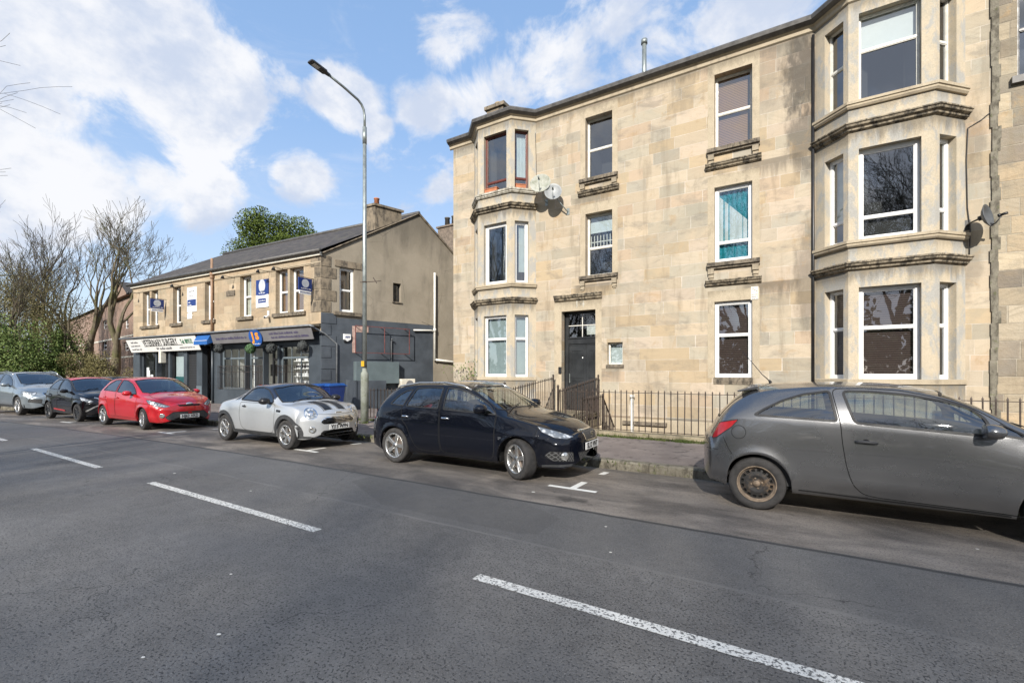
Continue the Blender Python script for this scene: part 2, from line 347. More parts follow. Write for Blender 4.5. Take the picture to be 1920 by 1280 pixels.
# gable render with damp stains
m_, b, p = mat('gable_render'); P = b.pos(); x, y, z = b.sep(P)
n = b.noise(P, .9, 6, .6, .3); c = b.mix(b.step(n, .3, .7), (.265, .23, .175), (.34, .295, .23))
dr = b.noise(b.comb(b.m('MULTIPLY', x, .8), b.m('MULTIPLY', y, .8), b.m('MULTIPLY', z, .22)), 1.6, 6, .65)
c = b.mix(b.m('MULTIPLY', b.step(dr, .50, .72), .42), c, (.11, .095, .075))
c = b.mix(b.m('MULTIPLY', b.step(b.m('ADD', z, b.m('MULTIPLY', dr, 3)), 8.3, 10.2), .55), c, (.07, .062, .05))
cr = b.step(b.vor(P, .8, 'DISTANCE_TO_EDGE'), .0, .006, 1, 0); c = b.mix(b.m('MULTIPLY', cr, b.step(b.noise(P, .7, 2), .52, .6)), c, (.08, .065, .05))
c = b.mix(.5, c, b.mix(1, c, b.ramp(b.noise(P, 40, 4, .7), [(.25, .7), (.75, 1.25)]), 'MULTIPLY'))
b.put(p.inputs['Base Color'], c); p.inputs['Roughness'].default_value = .9; b.put(p.inputs['Normal'], b.bump(b.noise(P, 45, 4, .7), .4, .01)); M_REND = m_
M_DPAINT = plain('slate_grey_wall_paint', (.070, .082, .098), .55, 0, .22, 1.2, .25)
M_SPAINT = plain('slate_grey_shopfront_paint', (.055, .066, .078), .4, 0, .15, 1.5)
M_LPAINT = plain('grey_shop_paint', (.13, .16, .18), .5, 0, .15, 1.5)
M_BLACK = plain('black_paint', (.014, .014, .015), .4, 0, .3)
M_DOOR = plain('black_door_paint', (.022, .024, .026), .38, 0, .3, 2)
M_WHITE = plain('white_upvc', (.80, .80, .79), .3, 0, .04)
M_OLDW = plain('old_white_paint', (.68, .66, .60), .5, 0, .12, 8)
M_WOODR = plain('red_brown_timber', (.13, .035, .025), .4, 0, .2)
M_REDD = plain('red_door', (.20, .03, .018), .45, 0, .2)
M_GLASS = glass('window_glass', 2.6, (.8, .85, .85), .03)
M_SHGL = glass('shop_glass', 1.30, (.9, .92, .92), .04)
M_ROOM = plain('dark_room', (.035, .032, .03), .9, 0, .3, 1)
M_ROOML = plain('pale_room', (.78, .78, .75), .9, 0, .1, 1)  # near-white wall colour stands in for shop lighting, no lamps inside
M_CURT = plain('white_net', (.62, .66, .66), .9, 0, .05)
M_FROST = plain('frosted_blind', (.36, .42, .43), .6, 0, .05)
M_TEAL = plain('teal_curtain', (.01, .24, .30), .9, 0, .2)
M_SLATB = plain('dark_blind', (.10, .07, .06), .6, 0, .2)
M_SLATO = plain('tan_blind', (.42, .24, .13), .6, 0, .2)
M_CREAM = plain('cream_paint', (.72, .68, .58), .5, 0, .1)
M_BLIND = plain('white_blind', (.80, .80, .80), .8, 0, .03)
M_IRON = plain('rusty_railing_iron', (.055, .040, .032), .6, .3, .5, 9, .2)
M_ALU = plain('galvanised_steel', (.30, .33, .32), .45, .6, .15, 8)
M_LIT = plain('lamp_lens', (.6, .62, .62), .2, 0, .05)
M_TERRA = plain('terracotta', (.45, .17, .08), .8, 0, .15)
M_TEXT = plain('black_lettering', (.02, .02, .02), .5)
# slates
m_, b, p = mat('roof_slates'); P = b.pos(); x, y, z = b.sep(P)
al = b.m('ADD', b.m('MULTIPLY', x, SU.x), b.m('MULTIPLY', y, SU.y)); rr = b.m('DIVIDE', z, .115); row = b.m('FLOOR', rr); fr = b.m('FRACT', rr)
ca = b.m('ADD', b.m('DIVIDE', al, .30), b.m('MULTIPLY', b.m('MODULO', row, 2), .5)); colr = b.m('FLOOR', ca); fa = b.m('FRACT', ca)
w_ = b.white(b.comb(row, colr, 0)); c = b.ramp(w_, [(0, (.045, .038, .032)), (.5, (.06, .05, .042)), (1, (.085, .07, .058))])
c = b.mix(b.m('MULTIPLY', b.step(fr, .82, .98), .8), c, (.012, .011, .01)); c = b.mix(b.m('MULTIPLY', b.step(b.m('MINIMUM', fa, b.m('SUBTRACT', 1, fa)), .05, .02), .7), c, (.012, .011, .01))
c = b.mix(b.m('MULTIPLY', b.step(b.noise(P, 1.5, 5), .55, .7), .4), c, (.10, .095, .06))
b.put(p.inputs['Base Color'], c); p.inputs['Roughness'].default_value = .7; b.put(p.inputs['Normal'], b.bump(b.m('MULTIPLY', fr, 1.0), .6, .02)); M_SLATE = m_
# brick
m_, b, p = mat('red_brick'); br = b.new('ShaderNodeTexBrick'); P = b.pos(); x, y, z = b.sep(P)
b.put(br.inputs['Vector'], b.comb(b.m('ADD', x, b.m('MULTIPLY', y, .7)), z, 0)); br.inputs['Scale'].default_value = 4.5
br.inputs['Color1'].default_value = (.29, .18, .135, 1); br.inputs['Color2'].default_value = (.22, .14, .105, 1); br.inputs['Mortar'].default_value = (.36, .31, .26, 1); br.inputs['Mortar Size'].default_value = .014
c = b.mix(b.m('MULTIPLY', b.step(b.noise(P, .8, 6, .6), .4, .7), .5), br.outputs[0], (.32, .25, .20))
b.put(p.inputs['Base Color'], c); p.inputs['Roughness'].default_value = .9; M_BRICK = m_
def bark(name, c0, c1, moss=.5):
    m_, b, p = mat(name); P = b.obj(); n = b.noise(b.vm('MULTIPLY', P, (3, 3, .8)), 3, 6, .65)
    c = b.mix(b.step(n, .3, .7), c0, c1); c = b.mix(b.m('MULTIPLY', b.step(b.noise(P, 1.2, 4), .45, .62), moss), c, (.10, .11, .03))
    b.put(p.inputs['Base Color'], c); p.inputs['Roughness'].default_value = .95; b.put(p.inputs['Normal'], b.bump(n, .6, .03)); return m_
M_BARK = bark('mossy_bark', (.085, .070, .045), (.17, .14, .095)); M_TWIG = bark('twig_bark', (.055, .043, .032), (.11, .088, .062), .3); M_BARKD = bark('dark_bark', (.05, .042, .035), (.10, .085, .065), .2)
def leaf(name, cs, rough=.55):
    m_, b, p = mat(name); P = b.obj(); n = b.noise(P, 1.3, 3); w_ = b.white(b.vm('SNAP', P, (.16, .16, .16)))
    c = b.mix(b.step(n, .38, .62), cs[0], cs[1]); c = b.mix(b.m('MULTIPLY', w_, .75), c, cs[2])
    b.put(p.inputs['Base Color'], c); p.inputs['Roughness'].default_value = rough; p.inputs['Specular IOR Level'].default_value = .15; return m_
M_LEAF = leaf('ivy_leaves', [(.06, .11, .025), (.11, .16, .045), (.17, .20, .07)]); M_LEAFO = leaf('olive_scrub', [(.13, .12, .05), (.18, .16, .07), (.22, .19, .09)]); M_EVER = leaf('evergreen_leaves', [(.035, .060, .012), (.08, .115, .022), (.14, .18, .04)])
# ---------------------------------------------------------------- ground, road, pavement
def kerb_y(x):
    if x > -5: return 7.62
    if x > -40: return 7.62-.0035*(x+5)**2
    return 7.62-.0035*35**2+.245*(x+40)*1.0
m_, b, p = mat('asphalt'); P = b.pos(); x, y, z = b.sep(P)
cv = b.m('ADD', y, b.m('MULTIPLY', b.m('POWER', b.m('MINIMUM', b.m('ADD', x, 5), 0), 2), .0033))
wob = b.m('MULTIPLY', b.m('SUBTRACT', b.noise(b.comb(x, 0, 0), .7, 3), .5), .10)
cw = b.m('ADD', cv, wob)
c = b.mix(b.step(b.noise(P, .35, 6, .6, .3), .38, .62), (.112, .107, .102), (.152, .146, .139))
c = b.mix(1, c, b.ramp(b.noise(P, 7, 6, .7), [(.3, .80), (.7, 1.20)]), 'MULTIPLY')
c = b.mix(b.m('MULTIPLY', b.step(b.noise(b.comb(b.m('MULTIPLY', x, .25), y, 0), 1.1, 5, .6), .45, .7), .35), c, (.092, .089, .086))
# the older strip under the parked cars: brown, dusty
bay = b.step(cw, 4.98, 5.03)
cb = b.mix(b.step(b.noise(b.comb(b.m('MULTIPLY', x, .45), y, 2), 1.5, 7, .65, .4), .35, .68), (.088, .077, .068), (.26, .225, .19))
c = b.mix(bay, c, cb)
mid = b.m('MULTIPLY', b.step(cw, 3.74, 3.80), b.m('SUBTRACT', 1, bay))
c = b.mix(b.m('MULTIPLY', mid, .5), c, (.098, .096, .094))
sp_ = b.noise(P, 60, 2, .55, .2); c = b.mix(b.m('MULTIPLY', b.step(sp_, .56, .61), b.m('SUBTRACT', .85, b.m('MULTIPLY', b.m('MAXIMUM', bay, mid), .35))), c, (.028, .028, .029))
c = b.mix(b.m('MULTIPLY', b.step(b.noise(b.vm('ADD', P, (9, 4, 1)), 95, 2, .7), .58, .70), .75), c, (.30, .29, .275))
s1 = b.m('ABSOLUTE', b.m('SUBTRACT', cw, 3.77)); c = b.mix(b.m('MULTIPLY', b.step(s1, .028, .012), b.step(b.noise(P, 1.3, 3), .3, .6, .1, .6)), c, (.17, .165, .157))
s2 = b.m('ABSOLUTE', b.m('SUBTRACT', cw, 4.97)); c = b.mix(b.m('MULTIPLY', b.step(s2, .045, .012), .8), c, (.022, .022, .022))
dust = b.m('MULTIPLY', b.step(cw, 6.9, 7.5), b.step(b.noise(P, 3, 5, .6), .35, .6)); c = b.mix(b.m('MULTIPLY', dust, .45), c, (.20, .175, .135))
pv = b.new('ShaderNodeTexVoronoi', distance='CHEBYCHEV'); b.put(pv.inputs['Vector'], b.vm('MULTIPLY', P, (.16, .34, 0))); pv.inputs['Scale'].default_value = 1.0; pvw = b.white(pv.outputs['Color']); c = b.mix(b.m('MULTIPLY', b.step(pvw, .72, .74), .30), c, (.060, .058, .056)); crk = b.m('MULTIPLY', b.step(b.vor(b.vm('ADD', P, b.vm('SCALE', b.noise(P, 3, 4, .6, col=True), scale=.5)), .42, 'DISTANCE_TO_EDGE'), .0, .0035, 1, 0), b.step(b.noise(P, .4, 2), .50, .56)); c = b.mix(b.m('MULTIPLY', crk, .8), c, (.02, .02, .02))
oil = b.step(b.noise(b.comb(x, cv, 7), 1.1, 5, .65), .62, .74); c = b.mix(b.m('MULTIPLY', b.m('MULTIPLY', oil, bay), .75), c, (.03, .027, .024))
ty = b.m('ABSOLUTE', b.m('SUBTRACT', b.m('ABSOLUTE', b.m('SUBTRACT', cv, 1.4)), .8)); c = b.mix(b.m('MULTIPLY', b.step(ty, .45, .0), .22), c, (.13, .13, .132))
b.put(p.inputs['Base Color'], c); b.put(p.inputs['Roughness'], b.step(b.noise(P, .8, 4), .3, .7, .62, .85)); p.inputs['Specular IOR Level'].default_value = .45
b.put(p.inputs['Normal'], b.bump(b.m('ADD', b.noise(P, 120, 3, .75), b.m('MULTIPLY', b.step(sp_, .54, .62), -1.0)), .55, .008)); M_ROAD = m_
M_PAVE = weathered('pavement_tarmac', (.185, .155, .14), (.24, .205, .185), (.06, .055, .05), .75, 2.2, spread=(.56, .63), bump=.5)
M_KERB = weathered('kerb_granite', (.23, .21, .165), (.15, .135, .105), (.06, .052, .04), .7, 5, spread=(.46, .62), moss=(.10, .11, .045))
M_GRASS = leaf('verge_grass', [(.05, .075, .02), (.08, .11, .03), (.12, .13, .05)], .9)
M_EARTH = weathered('earth', (.12, .10, .07), (.09, .085, .05), (.05, .05, .03), .6, .8, moss=(.09, .11, .04))
# worn white road paint
m_, b, p = mat('road_paint'); P = b.pos()
c = b.mix(b.step(b.noise(P, 48, 3, .7), .40, .50), (.07, .07, .07), (.66, .65, .61)); c = b.mix(b.step(b.noise(P, 5, 4), .35, .7, 0, .22), c, (.30, .29, .27))
b.put(p.inputs['Base Color'], c); p.inputs['Roughness'].default_value = .75; b.put(p.inputs['Normal'], b.bump(b.noise(P, 48, 3, .7), .5, .01)); M_PAINT = m_
m_, b, p = mat('fresh_road_paint'); P = b.pos()
c = b.mix(b.step(b.noise(P, 30, 4, .7), .30, .42), (.20, .19, .17), (.72, .71, .66)); b.put(p.inputs['Base Color'], c); p.inputs['Roughness'].default_value = .7; M_PAINT2 = m_

def road_z(x, y):
    k = kerb_y(x); e = max(0, (y-(k-1.9))/1.9); return -.055*e*e
XS = [-400, -250, -160, -120, -90, -70] + [-60+i*2 for i in range(45)] + [40, 60, 100, 300]
mb = MB()
for i in range(len(XS)-1):
    for j in range(13):
        def rp(x, j):
            k = kerb_y(x)
            y = [-2.3+(k-1.9+2.3)*t/4 for t in range(5)][j] if j < 5 else k-1.9+1.9*(j-4)/9
            return Vector((x, y, road_z(x, y)))
        mb.smooth = True; mb.quad(rp(XS[i], j), rp(XS[i+1], j), rp(XS[i+1], j+1), rp(XS[i], j+1))
tag(mb.build('road', M_ROAD), kind='structure')
mb = MB()
for i in range(len(XS)-1):
    a, c_ = XS[i], XS[i+1]; ka, kc = kerb_y(a), kerb_y(c_)
    n = max(1, int(abs(c_-a)/1.0)) if -60 <= a < 30 else 1
    for q in range(n):
        x0 = a+(c_-a)*q/n; x1 = a+(c_-a)*(q+1)/n-(.012 if n > 1 else 0); y0 = ka+(kc-ka)*q/n; y1 = ka+(kc-ka)*(q+1)/n; j = random.uniform(-.006, .006)
        mb.add([(x0, y0+j, -.1), (x1, y1+j, -.1), (x1, y1+.15, -.1), (x0, y0+.15, -.1), (x0, y0+.02+j, .10+j), (x1, y1+.02+j, .10+j), (x1, y1+.15, .105+j), (x0, y0+.15, .105+j), (x0, y0+j, .075), (x1, y1+j, .075)],
               [(0, 1, 9, 8), (8, 9, 5, 4), (4, 5, 6, 7), (0, 8, 4, 7, 3), (1, 2, 6, 5, 9)])
tag(mb.build('kerb', M_KERB), kind='structure')
mb = MB()
for i in range(len(XS)-1):
    a, c_ = XS[i], XS[i+1]
    back = (lambda x: 10.36) if a >= -8.65 else (lambda x: 13.2 if x > -34 else kerb_y(x)+3)
    cuts = [a, c_]
    if a < -8.6 < c_: cuts = [a, -8.6, c_]
    for x0, x1 in zip(cuts, cuts[1:]):
        bk = 10.36 if x0 >= -8.61 else None
        f = (lambda x: bk) if bk else (lambda x: 13.2 if x > -34 else kerb_y(x)+3)
        mb.quad((x0, kerb_y(x0)+.15, .10), (x1, kerb_y(x1)+.15, .10), (x1, f(x1), .12), (x0, f(x0), .12))
tag(mb.build('pavement', M_PAVE), kind='structure')
mb = MB()
Z = -.14
mb.quad((-1500, -1500, Z), (1500, -1500, Z), (1500, -2.2, Z), (-1500, -2.2, Z))
mb.quad((-1500, -2.2, Z-.01), (1500, -2.2, Z-.01), (1500, 7.3, Z-.01), (-1500, 7.3, Z-.01))
mb.quad((-1500, 7.3-60, Z-.02), (-34, -10, Z-.02), (-34, 13.2, Z-.02), (-1500, 13.2, Z-.02))
mb.quad((-1500, 13.2, .09), (-8.6, 13.2, .09), (-8.6, 1500, .09), (-1500, 1500, .09))
mb.quad((-8.6, 13.6, .09), (1500, 13.6, .09), (1500, 1500, .09), (-8.6, 1500, .09))
mb.quad((14, 10.3, .08), (1500, 10.3, .08), (1500, 13.6, .08), (14, 13.6, .08))
mb.quad((-1500, 13.2, -.3), (-8.6, 13.2, -.3), (-8.6, 13.2, .09), (-1500, 13.2, .09))
tag(mb.build('ground', M_EARTH), kind='structure')
mb = MB(); mb.box(-120, 120, -2.45, -2.3, -.1, .11); mb.box(-120, 120, -4.6, -2.45, -.1, .105)
tag(mb.build('near_pavement', M_PAVE), kind='structure')
mb = MB(); mb.box(-300, 300, -60, -4.6, -.13, .10); tag(mb.build('grass_verge', M_GRASS), kind='structure')
mb = MB(); mb.quad((-8.6, 10.36, -1.5), (14, 10.36, -1.5), (14, 13.62, -1.5), (-8.6, 13.62, -1.5)); tag(mb.build('basement_floor', M_PAVE), kind='structure')
mb = MB()
for (x0, x1) in [(-2.13, 1.85), (-8.03, -4.13), (-13.75, -10.03), (-19.6, -15.9), (-25.5, -21.8), (-31.4, -27.6), (-37.3, -33.5), (3.8, 7.7)]:
    yc = lambda x: 2.93-.0012*min(0, x+14)**2
    n = 6
    for k in range(n):
        a = x0+(x1-x0)*k/n; c_ = x0+(x1-x0)*(k+1)/n
        mb.quad((a, yc(a)-.052, .004), (c_, yc(c_)-.052, .004), (c_, yc(c_)+.052, .004), (a, yc(a)+.052, .004))
tag(mb.build('centre_line_marking', M_PAINT), kind='structure')
mb = MB()
for xm in (-2.60, -8.55, -14.25, -20.1, -26.0, -32, 3.3, 9.2):
    k = kerb_y(xm)-1.78; sl = .007*min(0, xm+5)
    def mk(dx0, dx1, y0, y1):
        q = [(xm+dx0, y0+dx0*-sl), (xm+dx1, y0+dx1*-sl), (xm+dx1, y1+dx1*-sl), (xm+dx0, y1+dx0*-sl)]
        mb.poly([(x_, y_, road_z(x_, y_)+.005) for x_, y_ in q])
    mk(-.36, .36, k-.045, k+.045); mk(-.05, .05, k+.045, k+.30)
    for z_ in range(3): mk(-.05, .05, k+.30+.055*z_, k+.355+.055*z_)
    for z_ in range(3): mk(-.05, .05, k+1.14+.09*z_, k+1.23+.09*z_)
tag(mb.build('parking_bay_marking', M_PAINT2), kind='structure')
# litter: pale specks and chewing gum on the asphalt
mb = MB()
for (px, py, r) in [(410, 1189, .012), (268, 1232, .010), (327, 887, .022), (1145, 1035, .012), (1136, 987, .012), (1000, 922, .022), (433, 1076, .01), (470, 920, .015), (1833, 1029, .012)]:
    c_ = at_z(px, py, .002); n = 7; mb.poly([(c_.x+r*(1.6 if k % 2 else 1)*cos(2*pi*k/n), c_.y+r*(1 if k % 3 else .6)*sin(2*pi*k/n), .004) for k in range(n)])
tag(mb.build('gum_spots', M_OLDW), 'pale specks of gum and litter trodden into the asphalt', 'litter', kind='stuff')

# ---------------------------------------------------------------- tenement
D = 13.6
TEN = thing('tenement_building', 'three storey blonde sandstone tenement with two bay windows and a black close door', 'tenement', (-3.6, D, 0))
PF = Plane((0, D, 0), (1, 0, 0), (0, -1, 0))
BAYS = [(-9.97, -7.38), (.52, 3.24)]; BD = .61
LV = [(1.47, 3.56), (4.63, 6.72), (7.80, 9.80)]
EAVE = 10.10
def fx(px, y=D): return at_y(px, 698, y).x
colA = (fx(1097.6), fx(1148)); colB = (fx(1339.5), fx(1410.5))
door = (fx(1053), fx(1116.6), .38, at_y(1053, 584.4, D).z)
smallw = (fx(1139), fx(1167.5), at_y(1139, 684, D).z, at_y(1139, 642, D).z)
print('colA', colA, 'colB', colB, 'door', door, 'small', smallw)
H = [(colA[0], colA[1], 4.68, 6.66), (colA[0], colA[1], 7.76, 9.72), (colB[0], colB[1], *LV[0]), (colB[0], colB[1], 4.63, 6.70), (colB[0], colB[1], 7.76, 9.80), door, smallw,
     (at_y(1157, 800, D).x, at_y(1172, 800, D).x, -.9, -.03)]
mb = MB()
wall_holes(mb, PF, BAYS[0][1], BAYS[1][0], -1.5, EAVE, H)
wall_holes(mb, PF, -10.95, BAYS[0][0], -1.5, EAVE, [])
wall_holes(mb, PF, BAYS[1][1], 3.69, -1.5, EAVE, [])
mb.quad((-10.95, D, -1.5), (-10.95, D+9, -1.5), (-10.95, D+9, EAVE), (-10.95, D, EAVE))
mb.quad((-10.95, D+9, -1.5), (3.69, D+9, -1.5), (3.69, D+9, EAVE), (-10.95, D+9, EAVE))
mb.build('wall', M_ASH, TEN, norm=False)

def window(P, a0, a1, z0, z1, parent, rec=.2, fw=.065, fm=None, rails=(.5,), back='room', bars=0, glassm=None, name='window', room=1.2, drape=None, rt=.05, vent=False):
    """one window: the part is its frame; pane, blind and interior are its sub-parts"""
    fm = fm or M_WHITE; g = glassm or M_GLASS; d0, d1 = -rec-.07, -rec
    f = MB()
    P.box(f, a0, a0+fw, z0, z1, d0, d1); P.box(f, a1-fw, a1, z0, z1, d0, d1)
    P.box(f, a0+fw, a1-fw, z0, z0+fw*1.15, d0, d1); P.box(f, a0+fw, a1-fw, z1-fw, z1, d0, d1)
    zz = [z0+fw]+[z0+(z1-z0)*r for r in rails]+[z1-fw]
    for r in rails: P.box(f, a0+fw, a1-fw, z0+(z1-z0)*r-rt/2, z0+(z1-z0)*r+rt/2, d0, d1-.004)
    # inner sash beads
    for i in range(len(zz)-1):
        e = .018; q0, q1 = zz[i]+(fw*.15 if i == 0 else rt/2), zz[i+1]-(0 if i == len(zz)-2 else rt/2)
        P.box(f, a0+fw, a0+fw+e, q0, q1, d0+.01, d1-.015); P.box(f, a1-fw-e, a1-fw, q0, q1, d0+.01, d1-.015)
        P.box(f, a0+fw+e, a1-fw-e, q0, q0+e, d0+.01, d1-.015); P.box(f, a0+fw+e, a1-fw-e, q1-e, q1, d0+.01, d1-.015)
    for k in range(bars):
        x_ = a0+fw+(a1-a0-2*fw)*(k+1)/(bars+1); P.box(f, x_-.012, x_+.012, z0+fw, z1-fw, d0+.01, d1-.01)
    if vent: P.box(f, a0+fw*2.2, a1-fw*2.2, z1-fw*.75, z1-fw*.35, d1, d1+.012)
    fo = f.build(name, fm, parent, bevel=.006)
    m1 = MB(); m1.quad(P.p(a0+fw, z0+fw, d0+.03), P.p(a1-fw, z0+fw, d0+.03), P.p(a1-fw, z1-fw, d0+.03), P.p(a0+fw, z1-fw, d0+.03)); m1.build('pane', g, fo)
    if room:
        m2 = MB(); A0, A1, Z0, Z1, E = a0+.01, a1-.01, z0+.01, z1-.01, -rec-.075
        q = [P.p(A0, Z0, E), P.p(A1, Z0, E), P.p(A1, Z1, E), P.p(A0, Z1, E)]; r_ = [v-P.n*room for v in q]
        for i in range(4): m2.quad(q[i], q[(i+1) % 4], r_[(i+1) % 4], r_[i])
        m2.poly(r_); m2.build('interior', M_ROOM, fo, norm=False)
    if drape:
        mt, q0, q1, y0, y1, nm = drape   # fractions of the opening
        m3 = MB(); n = 28; A = a0+fw+(a1-a0-2*fw)*q0; Bq = a0+fw+(a1-a0-2*fw)*q1; Z0 = z0+(z1-z0)*y0; Z1 = z0+(z1-z0)*y1
        amp = 0 if nm == 'blind' else .018; m3.smooth = True
        for k in range(n):
            t0, t1 = k/n, (k+1)/n
            e0, e1 = -rec-.13+amp*sin(t0*40+1), -rec-.13+amp*sin(t1*40+1)
            m3.quad(P.p(A+(Bq-A)*t0, Z0, e0), P.p(A+(Bq-A)*t1, Z0, e1), P.p(A+(Bq-A)*t1, Z1, e1), P.p(A+(Bq-A)*t0, Z1, e0))
        m3.build(nm, mt, fo)
    return fo
def slats(name, c0, c1, pitch):
    m_, b, p = mat(name); x, y, z = b.sep(b.pos()); f = b.m('FRACT', b.m('DIVIDE', z, pitch))
    b.put(p.inputs['Base Color'], b.mix(b.step(f, .55, .8), c0, c1)); p.inputs['Roughness'].default_value = .6
    b.put(p.inputs['Normal'], b.bump(f, .8, .02)); return m_
M_SLD = slats('dark_slatted_blind', (.14, .09, .08), (.03, .02, .02), .05); M_SLT = slats('tan_slatted_blind', (.50, .28, .15), (.10, .05, .03), .045)
M_SHUT = slats('roller_shutter', (.05, .052, .056), (.015, .015, .017), .085)
w_ = window(PF, *H[0], TEN, fm=M_OLDW, fw=.05, rails=(.46,), drape=(M_CURT, 0, 1, .72, 1, 'blind'))
g_ = MB()
for k in range(8): PF.box(g_, colA[0]+.06+k*.105, colA[0]+.085+k*.105, 5.62, 6.02, -.35, -.33)
PF.box(g_, colA[0]+.05, colA[1]-.05, 5.80, 5.83, -.352, -.328); g_.build('safety_rail', M_OLDW, w_)
window(PF, *H[1], TEN, fm=M_OLDW, fw=.045, rails=(.5,))
window(PF, *H[2], TEN, rails=(.56,), fw=.085, rec=.1, drape=(M_SLD, 0, 1, 0, 1, 'blind'), vent=True)
w_ = window(PF, *H[3], TEN, rails=(.27,), fw=.085, rec=.12, drape=(M_TEAL, .0, 1, 0, 1, 'curtain'))
m3 = MB(); m3.smooth = True
for k in range(16):
    t0, t1 = k/16, (k+1)/16; f = lambda t: (colB[0]+.1+.72*t, 5.3+.5*t*0); zt = lambda t: 6.6-.9*max(0, t-.35)**1.2*0
    m3.quad(PF.p(colB[0]+.1+.70*t0, 5.26, -.235+.01*sin(t0*30)), PF.p(colB[0]+.1+.70*t1, 5.26, -.235+.01*sin(t1*30)), PF.p(colB[0]+.1+.70*t1, 6.5-.75*t1, -.235+.01*sin(t1*30)), PF.p(colB[0]+.1+.70*t0, 6.5-.75*t0, -.235+.01*sin(t0*30)))
m3.build('net_curtain', M_CURT, w_)
window(PF, *H[4], TEN, fm=M_OLDW, fw=.05, rails=(.5,), drape=(M_SLT, .0, .9, .04, .98, 'blind'))
window(PF, smallw[0], smallw[1], smallw[2], smallw[3], TEN, fm=M_OLDW, fw=.035, rails=(), rec=.12, drape=(M_CURT, 0, 1, 0, 1, 'blind'))
window(PF, *H[7], TEN, fm=M_OLDW, fw=.05, rails=(), rec=.15)
# dressed margins, 4 mm proud of the ashlar
for h in H[:5]:
    mb = MB(); a0, a1, z0, z1 = h; w1 = .17
    for (q0, q1, y0, y1) in [(a0-w1, a0, z0, z1+.30), (a1, a1+w1, z0, z1+.30), (a0, a1, z1, z1+.30)]:
        PF.box(mb, q0, q1, y0, y1, -.002, .005)
    mb.build('window_margin', M_SURR, TEN)
mb = MB()
for (q0, q1, y0, y1) in [(door[0]-.26, door[0], .1, door[3]+.38), (door[1], door[1]+.2, .1, door[3]+.38), (door[0], door[1], door[3], door[3]+.38)]: PF.box(mb, q0, q1, y0, y1, -.002, .006)
mb.build('door_margin', M_SURR, TEN)
def sweep(mb, pts, prof, closed=False):
    """profile of (outward offset, z) swept along a plan polyline with mitres; outward = right hand of travel (-y when going +x)"""
    pts = [Vector((p_[0], p_[1], 0)) for p_ in pts]; n = len(pts); rings = []
    for i, p_ in enumerate(pts):
        d0 = (pts[i]-pts[i-1]).normalized() if i else None; d1 = (pts[i+1]-pts[i]).normalized() if i < n-1 else None
        nn = lambda d: Vector((d.y, -d.x, 0))
        if d0 is None: o = nn(d1)
        elif d1 is None: o = nn(d0)
        else:
            m0 = (nn(d0)+nn(d1)).normalized(); o = m0/max(.3, m0.dot(nn(d0)))
        rings.append([p_+o*q+Vector((0, 0, z)) for q, z in prof])
    k = len(prof)
    vs = [v for r in rings for v in r]; fs = [(i*k+j, i*k+j+1, (i+1)*k+j+1, (i+1)*k+j) for i in range(n-1) for j in range(k-1)]
    fs += [tuple(range(k)), tuple((n-1)*k+j for j in range(k))]; mb.add(vs, fs)
def moulding(z0, z1, out):  # hood: stepped cyma with a sloped weathered top
    h = z1-z0
    return [(-.01, z1+.03), (out, z1), (out, z1-h*.18), (out*.86, z1-h*.22), (out*.84, z1-h*.42), (out*.55, z1-h*.62), (out*.5, z1-h*.66), (out*.5, z1-h*.8), (out*.2, z0), (-.01, z0)]
def sillprof(z0, z1, out): return [(-.01, z1+.02), (out, z1-.01), (out, z0+(z1-z0)*.35), (out*.6, z0+(z1-z0)*.3), (out*.6, z0), (-.01, z0)]
def hood(xa, xb, z0, z1, out=.15, m=None, name='hood'):
    mb = MB(); sweep(mb, [(xa, D+.001), (xa+.001, D-.0), (xb-.001, D), (xb, D+.001)][1:3], moulding(z0, z1, out)); mb.build(name, m or M_CORN, TEN)
for (c0, c1), rows in ((colA, ((7.55, 7.76, 7.22, 7.38), (4.47, 4.68, None, None))), (colB, ((7.55, 7.76, 7.18, 7.34), (4.42, 4.63, 3.98, 4.14)))):
    for (s0, s1, h0, h1) in rows:
        mb = MB(); sweep(mb, [(c0-.18, D), (c1+.18, D)], sillprof(s0+.04, s1, .13))
        so_ = mb.build('sill', M_SILL, TEN)
        for xc in (c0-.08, c1+.08):
            mb = MB(); PF.box(mb, xc-.075, xc+.075, s0-.10, s0+.04, 0, .095); PF.box(mb, xc-.065, xc+.065, s0-.20, s0-.10, 0, .06); PF.box(mb, xc-.05, xc+.05, s0-.25, s0-.20, 0, .03)
            mb.build('corbel', M_SURR, TEN)
        if h0: hood(c0-.22, c1+.22, h0, h1)
hood(fx(1041), fx(1129), at_y(1041, 567, D).z, at_y(1041, 556, D).z, .16)
mb = MB(); sweep(mb, [(colB[0]-.02, D), (colB[1]+.02, D)], sillprof(1.30, 1.47, .03)); mb.build('sill', M_SILL, TEN)
mb = MB(); sweep(mb, [(smallw[0]-.04, D), (smallw[1]+.04, D)], sillprof(smallw[2]-.1, smallw[2], .04)); mb.build('sill', M_SILL, TEN)
mb = MB(); sweep(mb, [(BAYS[0][1]+.01, D), (BAYS[1][0]-.01, D)], [(-.01, .24), (.035, .22), (.035, -1.5), (-.01, -1.5)]); mb.build('base_course', M_SURR, TEN)
mb = MB(); PF.box(mb, -4.35, -3.05, .06, .16, .03, .12); mb.build('basement_lintel', M_SILL, TEN)
mb = MB(); mb.tube([(-4.05, D-.1, .9), (-4.05, D-.1, -1.4)], .05, 10); mb.tube([(-4.05, D-.1, .86), (-4.05, D-.1, .95)], .075, 10); mb.build('soil_pipe', M_OLDW, TEN)
mb = MB(); mb.tube([(.475, D-.045, 10.0), (.475, D-.045, -1.4)], .032, 8); mb.build('downpipe', M_BLACK, TEN)
